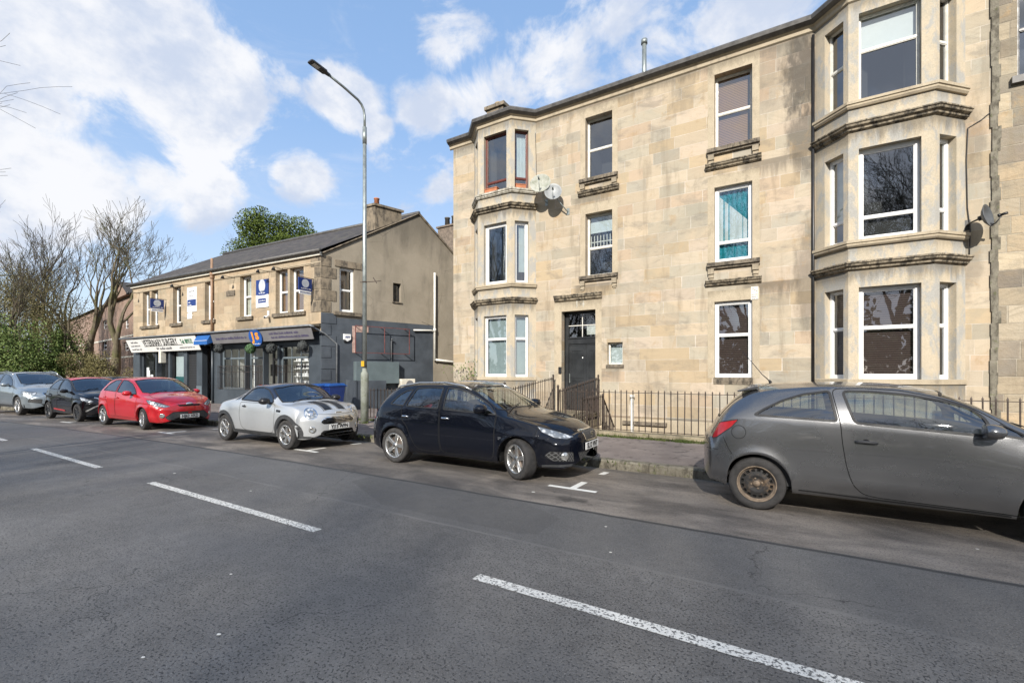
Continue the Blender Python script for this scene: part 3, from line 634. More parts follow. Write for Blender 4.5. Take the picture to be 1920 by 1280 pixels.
M_COP0 = plain('buff_pot', (.30, .22, .12), .8, 0, .2)
# cornice, gutter, roof
path = [(-11.15, D+.2), (-11.1, D), (BAYS[0][0], D), (BAYS[0][0]+BD, D-BD), (BAYS[0][1]-BD, D-BD), (BAYS[0][1], D), (BAYS[1][0], D), (BAYS[1][0]+BD, D-BD), (BAYS[1][1]-BD, D-BD), (BAYS[1][1], D), (3.69, D)]
mb = MB(); sweep(mb, path[1:], [(-.01, 10.32), (.10, 10.30), (.10, 10.24), (.05, 10.20), (.04, 10.12), (0.0, 10.09), (-.01, 10.09)]); mb.build('cornice', M_SURR, TEN)
mb = MB(); sweep(mb, path[1:], [(-.02, 10.42), (.22, 10.42), (.24, 10.38), (.22, 10.30), (.14, 10.25), (.105, 10.24), (.10, 10.303), (-.02, 10.323)]); mb.build('gutter', M_GUT, TEN)
mb = MB(); mb.quad((-11.0, D-.0, 10.40), (3.69, D, 10.40), (3.69, D+6, 12.1), (-11.0, D+6, 12.1)); mb.quad((-11, D+6, 12.1), (3.69, D+6, 12.1), (3.69, D+9, 10.4), (-11, D+9, 10.4))
for (xl, xr) in BAYS: mb.poly([(xl, D, 10.405), (xl+BD, D-BD, 10.405), (xr-BD, D-BD, 10.405), (xr, D, 10.405)])
mb.poly([(-10.99, D, 10.09), (-10.99, D+9, 10.09), (-10.99, D+6, 12.08)])
mb.build('roof', M_SLATE, TEN)
mb = MB(); mb.box(-10.72, -9.92, 15.5, 17.2, 10.4, 12.42); mb.box(-10.80, -9.84, 15.42, 17.26, 12.42, 12.56); ch = mb.build('chimney', M_QUOIN, TEN)
for yy in (15.8, 16.4):
    mb = MB(); mb.lathe([(.0, 12.56), (.13, 12.56), (.12, 12.70), (.15, 12.72), (.15, 12.77), (.09, 12.77), (.09, 12.6)], (-10.35, yy, 0), n=14); mb.build('pot', M_COP0, ch)
fl = at_y(1208, 75, 15.0)
mb = MB(); mb.tube([(fl.x, 15, 10.6), (fl.x, 15, fl.z-.12)], .075, 12); mb.tube([(fl.x, 15, 11.18), (fl.x, 15, 11.23)], .12, 12); mb.tube([(fl.x, 15, fl.z-.14), (fl.x, 15, fl.z)], .105, 12); mb.build('flue', M_ALU, TEN)
# bays
M_PEEL = weathered('peeling_white_sill', (.50, .48, .42), (.40, .37, .30), (.13, .11, .08), .7, 5, spread=(.45, .6))
wstyles = {(0, 0): dict(rails=(.62,), fw=.07, rec=.10, drape=(M_FROST, 0, 1, 0, .97, 'blind')), (0, 1): dict(rails=(), fw=.10, rec=.12), (0, 2): dict(rails=(.20,), fm=M_WOODR, fw=.055, rec=.12),
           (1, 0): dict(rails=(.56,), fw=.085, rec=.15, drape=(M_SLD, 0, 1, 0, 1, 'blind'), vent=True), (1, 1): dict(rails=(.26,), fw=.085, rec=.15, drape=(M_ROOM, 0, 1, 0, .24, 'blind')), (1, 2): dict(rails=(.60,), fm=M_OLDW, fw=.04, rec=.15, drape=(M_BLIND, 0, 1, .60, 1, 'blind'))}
for bi, (xl, xr) in enumerate(BAYS):
    bp = [(xl, D), (xl+BD, D-BD), (xr-BD, D-BD), (xr, D)]
    faces = []
    for i in range(3):
        a, c_ = Vector((*bp[i], 0)), Vector((*bp[i+1], 0)); u = (c_-a); L = u.length; n = Vector((u.y, -u.x, 0))
        faces.append((Plane(a, u, n), L))
    base = MB(); low = -1.5
    for i, (Pf, L) in enumerate(faces):
        fr_ = [(.145*L+.0, .70*L+.0), ((.195, L-.225) if bi else (.25, L-.19)), (.14*L, .70*L)][i]
        if i == 0: fr_ = (.30*L, .86*L)
        holes = [(fr_[0], fr_[1], lv[0], lv[1]) for lv in LV]
        wall_holes(base, Pf, 0, L, low, EAVE+.2, holes, depth=.2)
        for k, hq in enumerate(holes):
            st = dict(wstyles[(bi, k)])
            if i != 1:
                st['room'] = .5
                if (bi, k) == (0, 1): st['drape'] = (M_CURT, .35, 1, .2, 1, 'curtain')
                if (bi, k) == (1, 1): st['drape'] = (M_CREAM, 0, 1, .28, 1, 'blind')
                if (bi, k) == (1, 2): st['rails'] = (.52,); st['drape'] = None
                if (bi, k) == (0, 2): st['drape'] = (M_CURT, .2, 1, .2, 1, 'curtain')
            st['fw'] = st['fw']*(.8 if i != 1 else 1)
            window(Pf, *hq, TEN, **st)
    bo = base.build('bay_wall', M_BAY, TEN, norm=False)
    pp = bp
    for lv in LV[1:]:
        mb = MB(); sweep(mb, pp, [(-.01, lv[0]+.02), (.10, lv[0]), (.10, lv[0]-.06), (.075, lv[0]-.075), (.075, lv[0]-.11), (.045, lv[0]-.15), (-.01, lv[0]-.15)]); mb.build('bay_sill', M_PEEL if (bi == 0 and lv is LV[2]) else M_SURR, TEN)
        mb = MB(); sweep(mb, pp, [(-.01, lv[0]-.46), (.03, lv[0]-.47), (.16, lv[0]-.50), (.165, lv[0]-.53), (.14, lv[0]-.545), (.13, lv[0]-.585), (.07, lv[0]-.62), (.065, lv[0]-.655), (.0, lv[0]-.69), (-.01, lv[0]-.69)])
        mb.build('bay_hood', M_CORN, TEN)
    mb = MB(); sweep(mb, pp, [(-.01, 1.47), (.04, 1.455), (.04, 1.36), (-.01, 1.35)]); mb.build('bay_sill', M_SURR, TEN)
    mb = MB(); sweep(mb, pp, [(-.01, .24), (.035, .22), (.035, -1.5), (-.01, -1.5)]); mb.build('bay_base', M_SURR, TEN)
# close door
a0, a1, z0, z1 = door; rc = .30
PD = Plane((0, D+rc, 0), (1, 0, 0), (0, -1, 0))
mb = MB(); PF.box(mb, a0, a0+.12, z0, z1, -rc-.06, -rc+.02); PF.box(mb, a1-.09, a1, z0, z1, -rc-.06, -rc+.02); PF.box(mb, a0+.12, a1-.09, z1-.07, z1, -rc-.06, -rc+.02)
dz = z0+2.13
PF.box(mb, a0+.12, a1-.09, dz+.05, dz+.22, -rc-.06, -rc+.03); PF.box(mb, a0+.12, a1-.09, dz, dz+.05, -rc-.06, -rc+.0); PF.box(mb, a0+.12, a1-.09, dz+.22, dz+.27, -rc-.06, -rc+.06)
do = mb.build('door', M_DOOR, TEN, bevel=.004)
for q in range(2):
    m2 = MB(); w0, w1 = (a0+.13, a0+.13+.60) if q == 0 else (a0+.735, a1-.095)
    PF.box(m2, w0, w1, z0+.02, dz, -rc-.05, -rc-.01)
    for (y0, y1) in ((.12, .95), (1.05, 1.95)):
        e = .10
        PF.box(m2, w0+e-.02, w1-e+.02, z0+y0, z0+y0+.02, -rc-.01, -rc+.004); PF.box(m2, w0+e-.02, w1-e+.02, z0+y1, z0+y1+.02, -rc-.01, -rc+.004)
        PF.box(m2, w0+e-.02, w0+e, z0+y0+.02, z0+y1, -rc-.01, -rc+.004); PF.box(m2, w1-e, w1-e+.02, z0+y0+.02, z0+y1, -rc-.01, -rc+.004)
    lf = m2.build('door_leaf', M_DOOR, do, bevel=.003)
m2 = MB(); PF.box(m2, a0+.16, a0+.18, z0+.9, z0+1.2, -rc, -rc+.05); m2.build('handle', M_ALU, do)
m2 = MB(); PF.box(m2, a0+.60, a0+.64, z0+1.7, z0+1.75, -rc-.008, -rc+.0); m2.build('number', M_BLIND, do)
m2 = MB(); m2.quad(PF.p(a0+.12, dz+.27, -rc-.02), PF.p(a1-.09, dz+.27, -rc-.02), PF.p(a1-.09, z1-.07, -rc-.02), PF.p(a0+.12, z1-.07, -rc-.02)); m2.build('fanlight_pane', M_GLASS, do)
m2 = MB(); xm = (a0+a1)/2+.02; PF.box(m2, xm-.012, xm+.012, dz+.27, z1-.07, -rc-.015, -rc); zm = (dz+.27+z1-.07)/2; PF.box(m2, a0+.12, a1-.09, zm-.012, zm+.012, -rc-.014, -rc+.002)
PF.box(m2, a1-.42, a1-.1, dz+.34, dz+.62, -rc-.03, -rc-.022); m2.build('glazing_bar', M_OLDW, do)
m2 = MB(); m2.box(a0, a1, D+rc+.08, D+1.6, z0-.02, z0-.0); m2.quad((a0, D+1.5, z0), (a1, D+1.5, z0), (a1, D+1.5, z1), (a0, D+1.5, z1)); m2.quad((a0, D+.4, z0), (a0, D+1.5, z0), (a0, D+1.5, z1), (a0, D+.4, z1)); m2.quad((a1, D+.4, z0), (a1, D+1.5, z0), (a1, D+1.5, z1), (a1, D+.4, z1))
m2.build('entrance_lobby', M_ROOM, do)
m2 = MB(); PF.box(m2, a0-.10, a0-.0, 1.58, 1.80, .0, .05); m2.build('intercom', M_BLACK, TEN, bevel=.01)
text_obj('close_number', '14', .34, PF.M((a0+a1)/2+.05, door[3]+.20, .007), M_PEEL, TEN, sx=1.1)
# window box on the top bay sill
for (fi, q0, q1) in ((1, .3, .8), (2, .16, .5)):
    bp = [(BAYS[0][0], D), (BAYS[0][0]+BD, D-BD), (BAYS[0][1]-BD, D-BD), (BAYS[0][1], D)]
    a, c_ = Vector((*bp[fi], 0)), Vector((*bp[fi+1], 0)); u = c_-a; Pf = Plane(a, u, Vector((u.y, -u.x, 0)))
    m2 = MB(); Pf.box(m2, q0, q1, 7.825, 7.93, -.11, .03); Pf.box(m2, q0-.015, q1+.015, 7.93, 7.955, -.125, .045)
    tag(m2.build('flower_box', M_TERRA, bevel=.004), ['', 'long terracotta flower box on the top left bay sill, front window', 'short terracotta flower box on the top left bay sill, narrow side window'][fi], 'flower box')
# wall cables
def cable(name, pts, r, label, mt=None):
    mb = MB(); mb.tube(pts, r, 6); return tag(mb.build(name, mt or M_BLACK), label, 'cable')
q = lambda px, py, o=.02: tuple(at_y(px, py, D-o))
cable('cable', [q(1800, 0), q(1803, 30), q(1796, 60), q(1782, 95), q(1770, 110)], .008, 'thin black cable hanging beside the top right bay window')
cable('cable', [q(1888, 160), q(1880, 185), q(1864, 205), q(1840, 225), q(1815, 240), q(1812, 300), q(1814, 390), q(1819, 430), q(1818, 468), q(1817, 490)], .010, 'brown black cable drooping from upper right window down past the satellite dish')
cable('cable', [q(1004, 250), q(1006, 330), q(1010, 356)], .007, 'thin cable running from eaves to the left pair of dishes')
# ---------------------------------------------------------------- neighbouring rough stone tenement on the right
NB2 = thing('rough_stone_tenement', 'darker rough stone tenement adjoining on the right edge', 'tenement', (8, D, 0))
PN = Plane((0, D-.03, 0), (1, 0, 0), (0, -1, 0))
nw = [(4.02, 5.1, at_y(1893, 150, D).z, at_y(1893, 150, D).z+2.1), (6.2, 7.2, 4.6, 6.7), (6.2, 7.2, 1.4, 3.5), (9, 10, 1.4, 3.5), (9, 10, 4.6, 6.7)]
mb = MB(); wall_holes(mb, PN, 3.69, 14, -1.5, 12, nw); mb.quad((3.69, D-.03, -1.5), (3.69, D+9, -1.5), (3.69, D+9, 12), (3.69, D-.03, 12)); mb.quad((14, D-.03, -1.5), (14, D+9, -1.5), (14, D+9, 12), (14, D-.03, 12)); mb.quad((3.69, D+9, -1.5), (14, D+9, -1.5), (14, D+9, 12), (3.69, D+9, 12))
mb.quad((3.69, D-.03, 12), (14, D-.03, 12), (14, D+9, 12), (3.69, D+9, 12)); mb.build('wall', M_ROUGH, NB2, norm=False)
for h in nw: window(PN, *h, NB2, fm=M_BLACK if h is nw[0] else M_WHITE, rails=(.5,), rec=.15)
mb = MB(); PN.box(mb, 3.92, 5.2, nw[0][2]-.14, nw[0][2], 0, .1); mb.build('sill', M_GUT, NB2)
mb = MB()
for k in range(40):
    z_ = -.2+k*.26; dx_ = random.uniform(-.02, .02); PF.box(mb, 3.63+dx_, 3.74+dx_+random.uniform(0, .03), z_, z_+.26, .03, .036+random.random()*.006)
mb.build('mortar_joint', M_LEAD if False else M_KERB, NB2)
# ---------------------------------------------------------------- two storey shop building
SA = SHOP_A; SH = thing('shop_building', 'two storey sandstone building with slate roof and two grey shopfronts', 'shop building', (SA.x, SA.y, 0))
PS = Plane((SA.x, SA.y, 0), SU, (SU.y, -SU.x, 0))         # street wall; a is negative towards the left
PG = Plane((SA.x, SA.y, 0), GU, (GU.y, -GU.x, 0))         # gable wall, facing the tenement
hs = lambda px, py=698: PS.hit(px, py)
hg = lambda px, py=698: PG.hit(px, py)
LEN = -hs(250)[0]; EZ = 6.42; RZ = 9.12; RS = 4.55
def rect(hf, x0, x1, xt, yt, yb): return (hf(x0)[0], hf(x1)[0], hf(xt, yb)[1], hf(xt, yt)[1])
up = [rect(hs, 267.7, 280.5, 267.7, 546, 609.5), rect(hs, 283.9, 296.4, 283.9, 544, 608.5), rect(hs, 324.3, 339.4, 324.3, 538.8, 606), rect(hs, 384, 401, 384, 529, 602),
      rect(hs, 449.9, 471.2, 449.9, 518.4, 595.6), rect(hs, 516.9, 539.4, 516.9, 509.6, 589.5), rect(hs, 543.4, 569.4, 543.4, 505.5, 588.0)]
zt = sum(h[3] for h in up)/7; zb = sum(h[2] for h in up)/7
up = [(h[0], h[1], zb, zt) for h in up]
G0 = .12; GT = hs(460, 650)[1]; print('shop len', LEN, 'upper', zb, zt, 'GT', GT)
A = lambda px: hs(px)[0]
gr = [(A(262), A(291.5), .75, GT), (A(293.5), A(315.5), G0, GT), (A(318.7), A(344.5), .75, GT), (A(350.6), A(368.7), G0, GT), (A(379), A(400), G0, GT+.15),
      (A(413), A(458.5), .82, GT), (A(460.5), A(492.5), .82, GT), (A(494.5), A(520), G0, GT), (A(523), A(579), .98, GT)]
mb = MB(); ZM = hs(420, 628)[1]
wall_holes(mb, PS, -LEN, 0, ZM-.1, EZ, up, depth=.2)
mb.build('wall', M_SHOP, SH, norm=False)
mb = MB(); wall_holes(mb, PS, -LEN, 0, 0, ZM-.1, gr, depth=.25); mb.build('shopfront_wall', M_SPAINT, SH, norm=False)
for k, h in enumerate(up):
    window(PS, *h, SH, fm=M_WHITE, fw=.075, rails=(.5,), rec=.2, room=.8, drape=(M_SLT if k >= 5 else M_CREAM, 0, 1, .0, 1, 'blind') if k in (4, 5, 6) else None)
def psill(P, a0, a1, z1, hgt=.16, out=.10, parent=SH):
    mb = MB(); P.box(mb, a0, a1, z1-hgt, z1-.03, 0, out); P.box(mb, a0, a1, z1-.03, z1, 0, out-.015); mb.build('sill', M_SILL, parent, bevel=.01)
psill(PS, up[0][0]-.15, up[1][1]+.15, zb); psill(PS, up[5][0]-.15, up[6][1]+.15, zb)
for k in (2, 3, 4): psill(PS, up[k][0]-.17, up[k][1]+.17, zb)
mb = MB(); PS.box(mb, -LEN-.05, .06, EZ-.02, EZ+.11, 0, .12); mb.build('fascia_board', M_CREAM, SH)
mb = MB(); mb.tube([PS.p(-LEN-.25, EZ+.15, .20), PS.p(.16, EZ+.15, .20)], .075, 8); mb.build('gutter', M_GUT, SH)
mb = MB(); PS.box(mb, -LEN, 0, EZ-.28, EZ-.24, 0, .02); mb.tube([PS.p(-LEN+.3, EZ-.3, .03), PS.p(-.4, EZ-.33, .03)], .012, 5); mb.build('string_course', M_SURR, SH)
for px in (262, 345, 440, 506, 535):
    a = A(px); mb = MB(); zc = EZ-.36
    mb.tube([PS.p(a, zc, 0), PS.p(a, zc+.02, .55)], .012, 6); mb.lathe([(.03, 0), (.09, -.14), (.08, -.14)], PS.p(a, zc+.02, .55), n=10); mb.build('swan_neck_light', M_BLACK, SH)
mb = MB(); aa = A(401); mb.tube([PS.p(aa, EZ+.75, .09), PS.p(aa, ZM-.15, .09)], .06, 10); mb.tube([PS.p(aa, EZ-.25, .09), PS.p(aa, EZ-.10, .09)], .085, 10); mb.tube([PS.p(aa, EZ-.1, .09), PS.p(aa, EZ+.05, .09)], .10, 10); mb.build('soil_pipe', M_TERRA if False else plain('pipe_brown', (.30, .19, .12), .6, 0, .15), SH)
mb = MB(); mb.tube([PS.p(aa, ZM-.3, .07), PS.p(aa, .1, .07)], .05, 10); mb.build('downpipe', M_SPAINT, SH)
mb = MB(); PS.box(mb, A(425), A(441), (zb+zt)/2+.1, (zb+zt)/2+.35, 0, .03); mb.build('wall_plaque', M_SILL, SH)
# gable
gwin = rect(hg, 636.5, 664, 636.5, 501, 584); gsm = rect(hg, 737, 752, 737, 530, 565); pz = hg(640, 596)[1]
GE = hg(812)[0]; GL = 9.0
BZ = lambda s: EZ+.02+(RZ-EZ)*s/RS if s <= RS else RZ-(s-RS)*.78
for (lo, hi, mt, nm, s1) in ((0, pz, M_DPAINT, 'painted_gable_wall', GE), (0, pz, M_REND, 'gable_wall', GL), (pz, None, M_REND, 'gable_wall', GL)):
    mb = MB(); s0 = GE if (s1 == GL and hi) else 0
    if hi: wall_holes(mb, PG, s0, s1, lo, hi, [])
    else:
        cuts = sorted({0, .6, gwin[0], gwin[1], 2.3, 3.6, gsm[0], gsm[1], RS, 6, 7, 8, GL})
        hol = [gwin, gsm]
        for a, c_ in zip(cuts, cuts[1:]):
            mids = [h for h in hol if h[0] < (a+c_)/2 < h[1]]
            if mids:
                h = mids[0]; mb.quad(PG.p(a, pz), PG.p(c_, pz), PG.p(c_, h[2]), PG.p(a, h[2])); mb.quad(PG.p(a, h[3]), PG.p(c_, h[3]), PG.p(c_, BZ(c_)), PG.p(a, BZ(a)))
            else: mb.quad(PG.p(a, pz), PG.p(c_, pz), PG.p(c_, BZ(c_)), PG.p(a, BZ(a)))
        for (b0, b1, c0, c1) in hol:
            dp = .22
            mb.quad(PG.p(b0, c0), PG.p(b0, c0, -dp), PG.p(b0, c1, -dp), PG.p(b0, c1)); mb.quad(PG.p(b1, c0), PG.p(b1, c1), PG.p(b1, c1, -dp), PG.p(b1, c0, -dp))
            mb.quad(PG.p(b0, c1), PG.p(b0, c1, -dp), PG.p(b1, c1, -dp), PG.p(b1, c1)); mb.quad(PG.p(b0, c0), PG.p(b1, c0), PG.p(b1, c0, -dp), PG.p(b0, c0, -dp))
    mb.build(nm, mt, SH, norm=False)
window(PG, *gwin, SH, fw=.085, rails=(.5,), rec=.10, drape=(M_SLT, 0, .55, 0, 1, 'blind'))
window(PG, *gsm, SH, fm=M_BLACK, fw=.04, rails=(), rec=.18)
psill(PG, gwin[0]-.25, gwin[1]+.3, gwin[2]); psill(PG, gsm[0]-.05, gsm[1]+.05, gsm[2], .07, .05)
mb = MB(); PG.box(mb, gwin[0]-.2, gwin[1]+.35, gwin[3]+.02, gwin[3]+.30, 0, .035); mb.build('lintel', M_QUOIN, SH, bevel=.01)
q_ = []
for k in range(13):
    z_ = .35+k*.47
    if z_ > EZ-.3: break
    L = .62 if k % 2 else .40; mb = MB(); PG.box(mb, -.012, L, z_, z_+.44, 0, .022); PS.box(mb, -(.40 if k % 2 else .62), .022, z_, z_+.44, .0, .018) if z_ > pz-.2 else None
    mb.build('quoin', M_QUOIN if z_ > pz-.2 else M_DPAINT, SH, bevel=.012)
mb = MB(); mb.tube([PG.p(-.02, BZ(0)+.03, .05), PG.p(RS, RZ+.05, .05)], .035, 5); mb.tube([PG.p(RS, RZ+.05, .05), PG.p(GL, BZ(GL)+.05, .05)], .05, 5); mb.build('verge', M_QUOIN, SH)
mb = MB(); L0 = -LEN-.25
ridgeL = PG.p(RS, RZ)+SU*L0; ridgeR = PG.p(RS, RZ, .06); e0 = PS.p(L0, EZ+.12, .28); e1 = PG.p(-.22, EZ+.12, .06)
mb.quad(e0, e1, ridgeR+Vector((0, 0, .05)), ridgeL+Vector((0, 0, .05))); bk = Vector((0, 0, BZ(GL)+.04))
mb.quad(ridgeR+Vector((0, 0, .05)), PG.p(GL, BZ(GL)+.05, .05), PG.p(GL, BZ(GL)+.05)+SU*L0, ridgeL+Vector((0, 0, .05)))
mb.build('roof', M_SLATE, SH)
mb = MB(); mb.tube([ridgeL+Vector((0, 0, .08)), ridgeR+Vector((0, 0, .08))], .09, 6); mb.build('ridge', M_GUT, SH)
mb = MB(); wl0, wl1 = PS.p(-LEN, 0), PG.p(GL, 0)+SU*(-LEN)
mb.poly([wl0, wl1, wl1+Vector((0, 0, BZ(GL))), PG.p(RS, RZ)+SU*(-LEN), wl0+Vector((0, 0, EZ))]); mb.quad(PG.p(GL, 0), wl1, wl1+Vector((0, 0, BZ(GL))), PG.p(GL, BZ(GL))); mb.build('rear_wall', M_REND, SH)
c0, c1 = 2.33, 3.64; mb = MB()
def obox(mb, s0, s1, w0, w1, z0, z1):
    vs = [PG.p(s, z, .012)+SU*w for z in (z0, z1) for (s, w) in ((s0, w0), (s1, w0), (s1, w1), (s0, w1))]
    mb.add(vs, [(0, 3, 2, 1), (4, 5, 6, 7), (0, 1, 5, 4), (1, 2, 6, 5), (2, 3, 7, 6), (3, 0, 4, 7)])
za, zb_c = BZ(c0)-.02, BZ(c1)-.02; mb.add([PG.p(s, z, .012)+SU*w for (s, z) in ((c0, za), (c1, zb_c), (c1, 9.02), (c0, 9.02)) for w in (0, -.5)], [(0, 2, 4, 6), (1, 7, 5, 3), (0, 1, 3, 2), (2, 3, 5, 4), (4, 5, 7, 6), (6, 7, 1, 0)]); obox(mb, c0-.07, c1+.07, -.57, .07, 9.02, 9.12); ch = mb.build('chimney', M_QUOIN, SH)
mb = MB(); pp_ = PG.p(2.62, 0)+SU*(-.25); mb.lathe([(.0, 9.12), (.12, 9.12), (.105, 9.40), (.13, 9.41), (.13, 9.45), (.08, 9.45), (.08, 9.2)], (pp_.x, pp_.y, 0), n=14); mb.build('pot', M_TERRA, ch)
mb = MB(); gp = hg(813)[0]; ptop = hg(813, 512)[1]; pb = hg(813, 676)[1]; pj_ = hg(813, 620)[1]
mb.tube([PG.p(gp, ptop, .10), PG.p(gp, pb, .10)], .055, 10); mb.tube([PG.p(gp, pj_-.05, .10), PG.p(gp, pj_+.1, .10)], .075, 10)
mb.tube([PG.p(gp, pb+.05, .10), PG.p(gp+1.9, pb-.12, .10)], .055, 10); mb.tube([PG.p(hg(774)[0], hg(774, 619)[1], .08), PG.p(gp-.2, pj_, .09), PG.p(gp, pj_-.05, .10)], .04, 8); mb.build('waste_pipe', M_OLDW, SH)
mb = MB(); zc = hg(733, 640)[1]; sx_ = hg(733)[0]; mb.tube([PG.p(sx_, hg(733, 678)[1], .05), PG.p(sx_, zc, .05), PG.p(sx_, zc+.08, .10), PG.p(sx_-.05, zc+.1, .18)], .03, 8); mb.build('flue_pipe', M_LEAD, SH)
# canopy slates over the shops and pilasters
CZ = hs(602, 606)[1]-.06; print('CZ', CZ, 'ZM', ZM)
mb = MB(); mb.add([PS.p(-LEN-.15, CZ+.06, 0), PS.p(.0, CZ+.06, 0), PS.p(.0, CZ-.03, .52), PS.p(-LEN-.15, CZ-.03, .52), PS.p(-LEN-.15, CZ-.08, .52), PS.p(.0, CZ-.08, .52), PS.p(.0, CZ-.06, 0), PS.p(-LEN-.15, CZ-.06, 0)],
                   [(0, 1, 2, 3), (3, 2, 5, 4), (4, 5, 6, 7), (0, 3, 4, 7), (1, 6, 5, 2)]); mb.build('canopy', M_QUOIN, SH)
mb = MB(); mb.tube([PS.p(-LEN-.2, CZ-.07, .56), PS.p(.02, CZ-.07, .56), PS.p(.15, CZ-.12, .45)], .045, 8); mb.tube([PS.p(.02, CZ-.1, .5), PG.p(.12, CZ-.35, .06), PG.p(.62, CZ-.75, .06), PG.p(.62, .95, .06)], .035, 8); mb.build('canopy_gutter', M_LEAD, SH)
def lean(name, x0, x1, ztop, zbot, dt, db, m_, label, cat, parent=None):
    mb = MB(); t = .04
    v = [PS.p(x0, zbot, db), PS.p(x1, zbot, db), PS.p(x1, ztop, dt), PS.p(x0, ztop, dt), PS.p(x0, zbot, db-t), PS.p(x1, zbot, db-t), PS.p(x1, ztop, dt-t), PS.p(x0, ztop, dt-t)]
    mb.add(v, [(0, 1, 2, 3), (7, 6, 5, 4), (0, 4, 5, 1), (1, 5, 6, 2), (2, 6, 7, 3), (3, 7, 4, 0)])
    o = mb.build(name, m_, parent, bevel=.008)
    if not parent: tag(o, label, cat); WL[o] = Vector()
    return o
def leanM(a, z, ztop, zbot, dt, db, off=.008):
    f = (z-zbot)/(ztop-zbot); d = db+(dt-db)*f; up_ = (PS.p(0, ztop, dt)-PS.p(0, zbot, db)).normalized(); nr = SU.cross(up_).normalized()
    if nr.dot(PS.n) < 0: nr = -nr
    p_ = PS.p(a, z, d)+nr*off; m = Matrix.Identity(4)
    for i in range(3): m[i][0] = SU[i]; m[i][1] = up_[i]; m[i][2] = nr[i]; m[i][3] = p_[i]
    return m
M_SIGNW = plain('sign_off_white', (.80, .79, .76), .4, 0, .06); M_SIGNG = plain('sign_grey', (.17, .165, .17), .5, 0, .1, 2); M_BLUE = plain('deep_blue', (.012, .035, .17), .4, 0, .08); M_AWN = plain('blue_awning_cloth', (.015, .10, .33), .8, 0, .1); M_GREENT = plain('green_lettering', (.03, .16, .08), .5); M_GREYT = plain('grey_lettering', (.18, .18, .19), .5); M_ORANGE = plain('orange_letter', (.75, .30, .03), .4); M_PURP = plain('faded_purple_lettering', (.07, .06, .13), .5); M_SILV = plain('silver_print', (.50, .53, .58), .4)
def scribble(parent, M, w, h, mt, seed, rows=1, name='small_print'):
    r = random.Random(seed); mb = MB()
    for q in range(rows):
        x_ = -w/2; y_ = (rows-1)/2*h*1.7-q*h*1.7
        while x_ < w/2-h*.4:
            wd = h*r.uniform(1.2, 4); k = x_
            while k < min(x_+wd, w/2): g = h*r.uniform(.25, .5); hh = h*r.uniform(.5, 1); mb.add([M @ Vector(v) for v in ((k, y_-h/2, 0), (k+g, y_-h/2, 0), (k+g, y_-h/2+hh, 0), (k, y_-h/2+hh, 0))], [(0, 1, 2, 3)]); k += g+h*.16
            x_ += wd+h*.6
    return mb.build(name, mt, parent)
# vet fascia
PSO = Plane(PS.p(0, 0, .36), SU, PS.n); Ao = lambda px: PSO.hit(px)[0]
vt, vb = CZ-.14, hs(300, 659.5)[1]; v0, v1 = Ao(241), Ao(370.5); VET = lean('shop_sign', v0, v1, vt, vb, .50, .22, M_SIGNW, 'long off white fascia sign reading Veterinary Surgery over the left shop', 'sign')
LM = lambda a, z: leanM(a, z, vt, vb, .50, .22)
vm = (Ao(270)+Ao(334))/2; vh = vt-vb
def fit(body, x0, x1, z, size, mt):
    o = text_obj('lettering', body, size, Matrix.Identity(4), mt, None, bold=.007, spacing=1.05); xs_ = [v.co.x for v in o.data.vertices]; w_ = max(xs_)-min(xs_); o.data.transform(LM((x0+x1)/2, z) @ Matrix.Diagonal(((x1-x0)/w_, 1, 1, 1))); o.parent = VET; return o
fit('VETERINARY SURGERY', Ao(270), Ao(334), vb+vh*.64, .50, M_TEXT)
mb = MB(); f = LM(vm+.2, vb+vh*.42); mb.add([f @ Vector((x_, y_, 0)) for x_, y_ in ((-1.9, -.012), (1.9, -.012), (1.9, .012), (-1.9, .012))], [(0, 1, 2, 3)]); mb.build('underline', M_TEXT, VET)
scribble(VET, LM(vm+.2, vb+vh*.24), 1.5, .15, M_GREYT, 1)
fit('Tel: 889532', Ao(340), Ao(362), vb+vh*.62, .32, M_GREENT)
scribble(VET, LM(v1-1.1, vb+vh*.22), 1.4, .07, M_GREYT, 2)
for k, fz_ in enumerate((.76, .50, .24)): scribble(VET, LM(v0+.80, vb+vh*fz_), (.7, 1.0, 1.05)[k], .10, M_GREYT, 5+k)
# blue awning over the passage
aw0, aw1 = Ao(373), Ao(398); azt, azb = CZ-.12, hs(385, 648)[1]
AW = thing('passage_awning', 'small blue cloth awning over the passage door between the two shops', 'awning', (PS.p(aw0, 0).x, PS.p(aw0, 0).y, azb))
mb = MB(); q0 = [PS.p(aw0, azt, .42), PS.p(aw1, azt, .42), PS.p(aw1, azb+.18, .60), PS.p(aw0, azb+.18, .60), PS.p(aw0, azb, .60), PS.p(aw1, azb, .60), PS.p(aw0, azb+.12, .3), PS.p(aw1, azb+.12, .3)]
mb.add(q0, [(0, 1, 2, 3), (3, 2, 5, 4), (0, 3, 4, 6), (1, 2, 5, 7)]); mb.build('canvas', M_AWN, AW)
mb = MB(); mb.bar(PS.p(aw0, azb+.19, .605), PS.p(aw1, azb+.19, .605), .015); mb.build('white_trim', M_WHITE, AW)
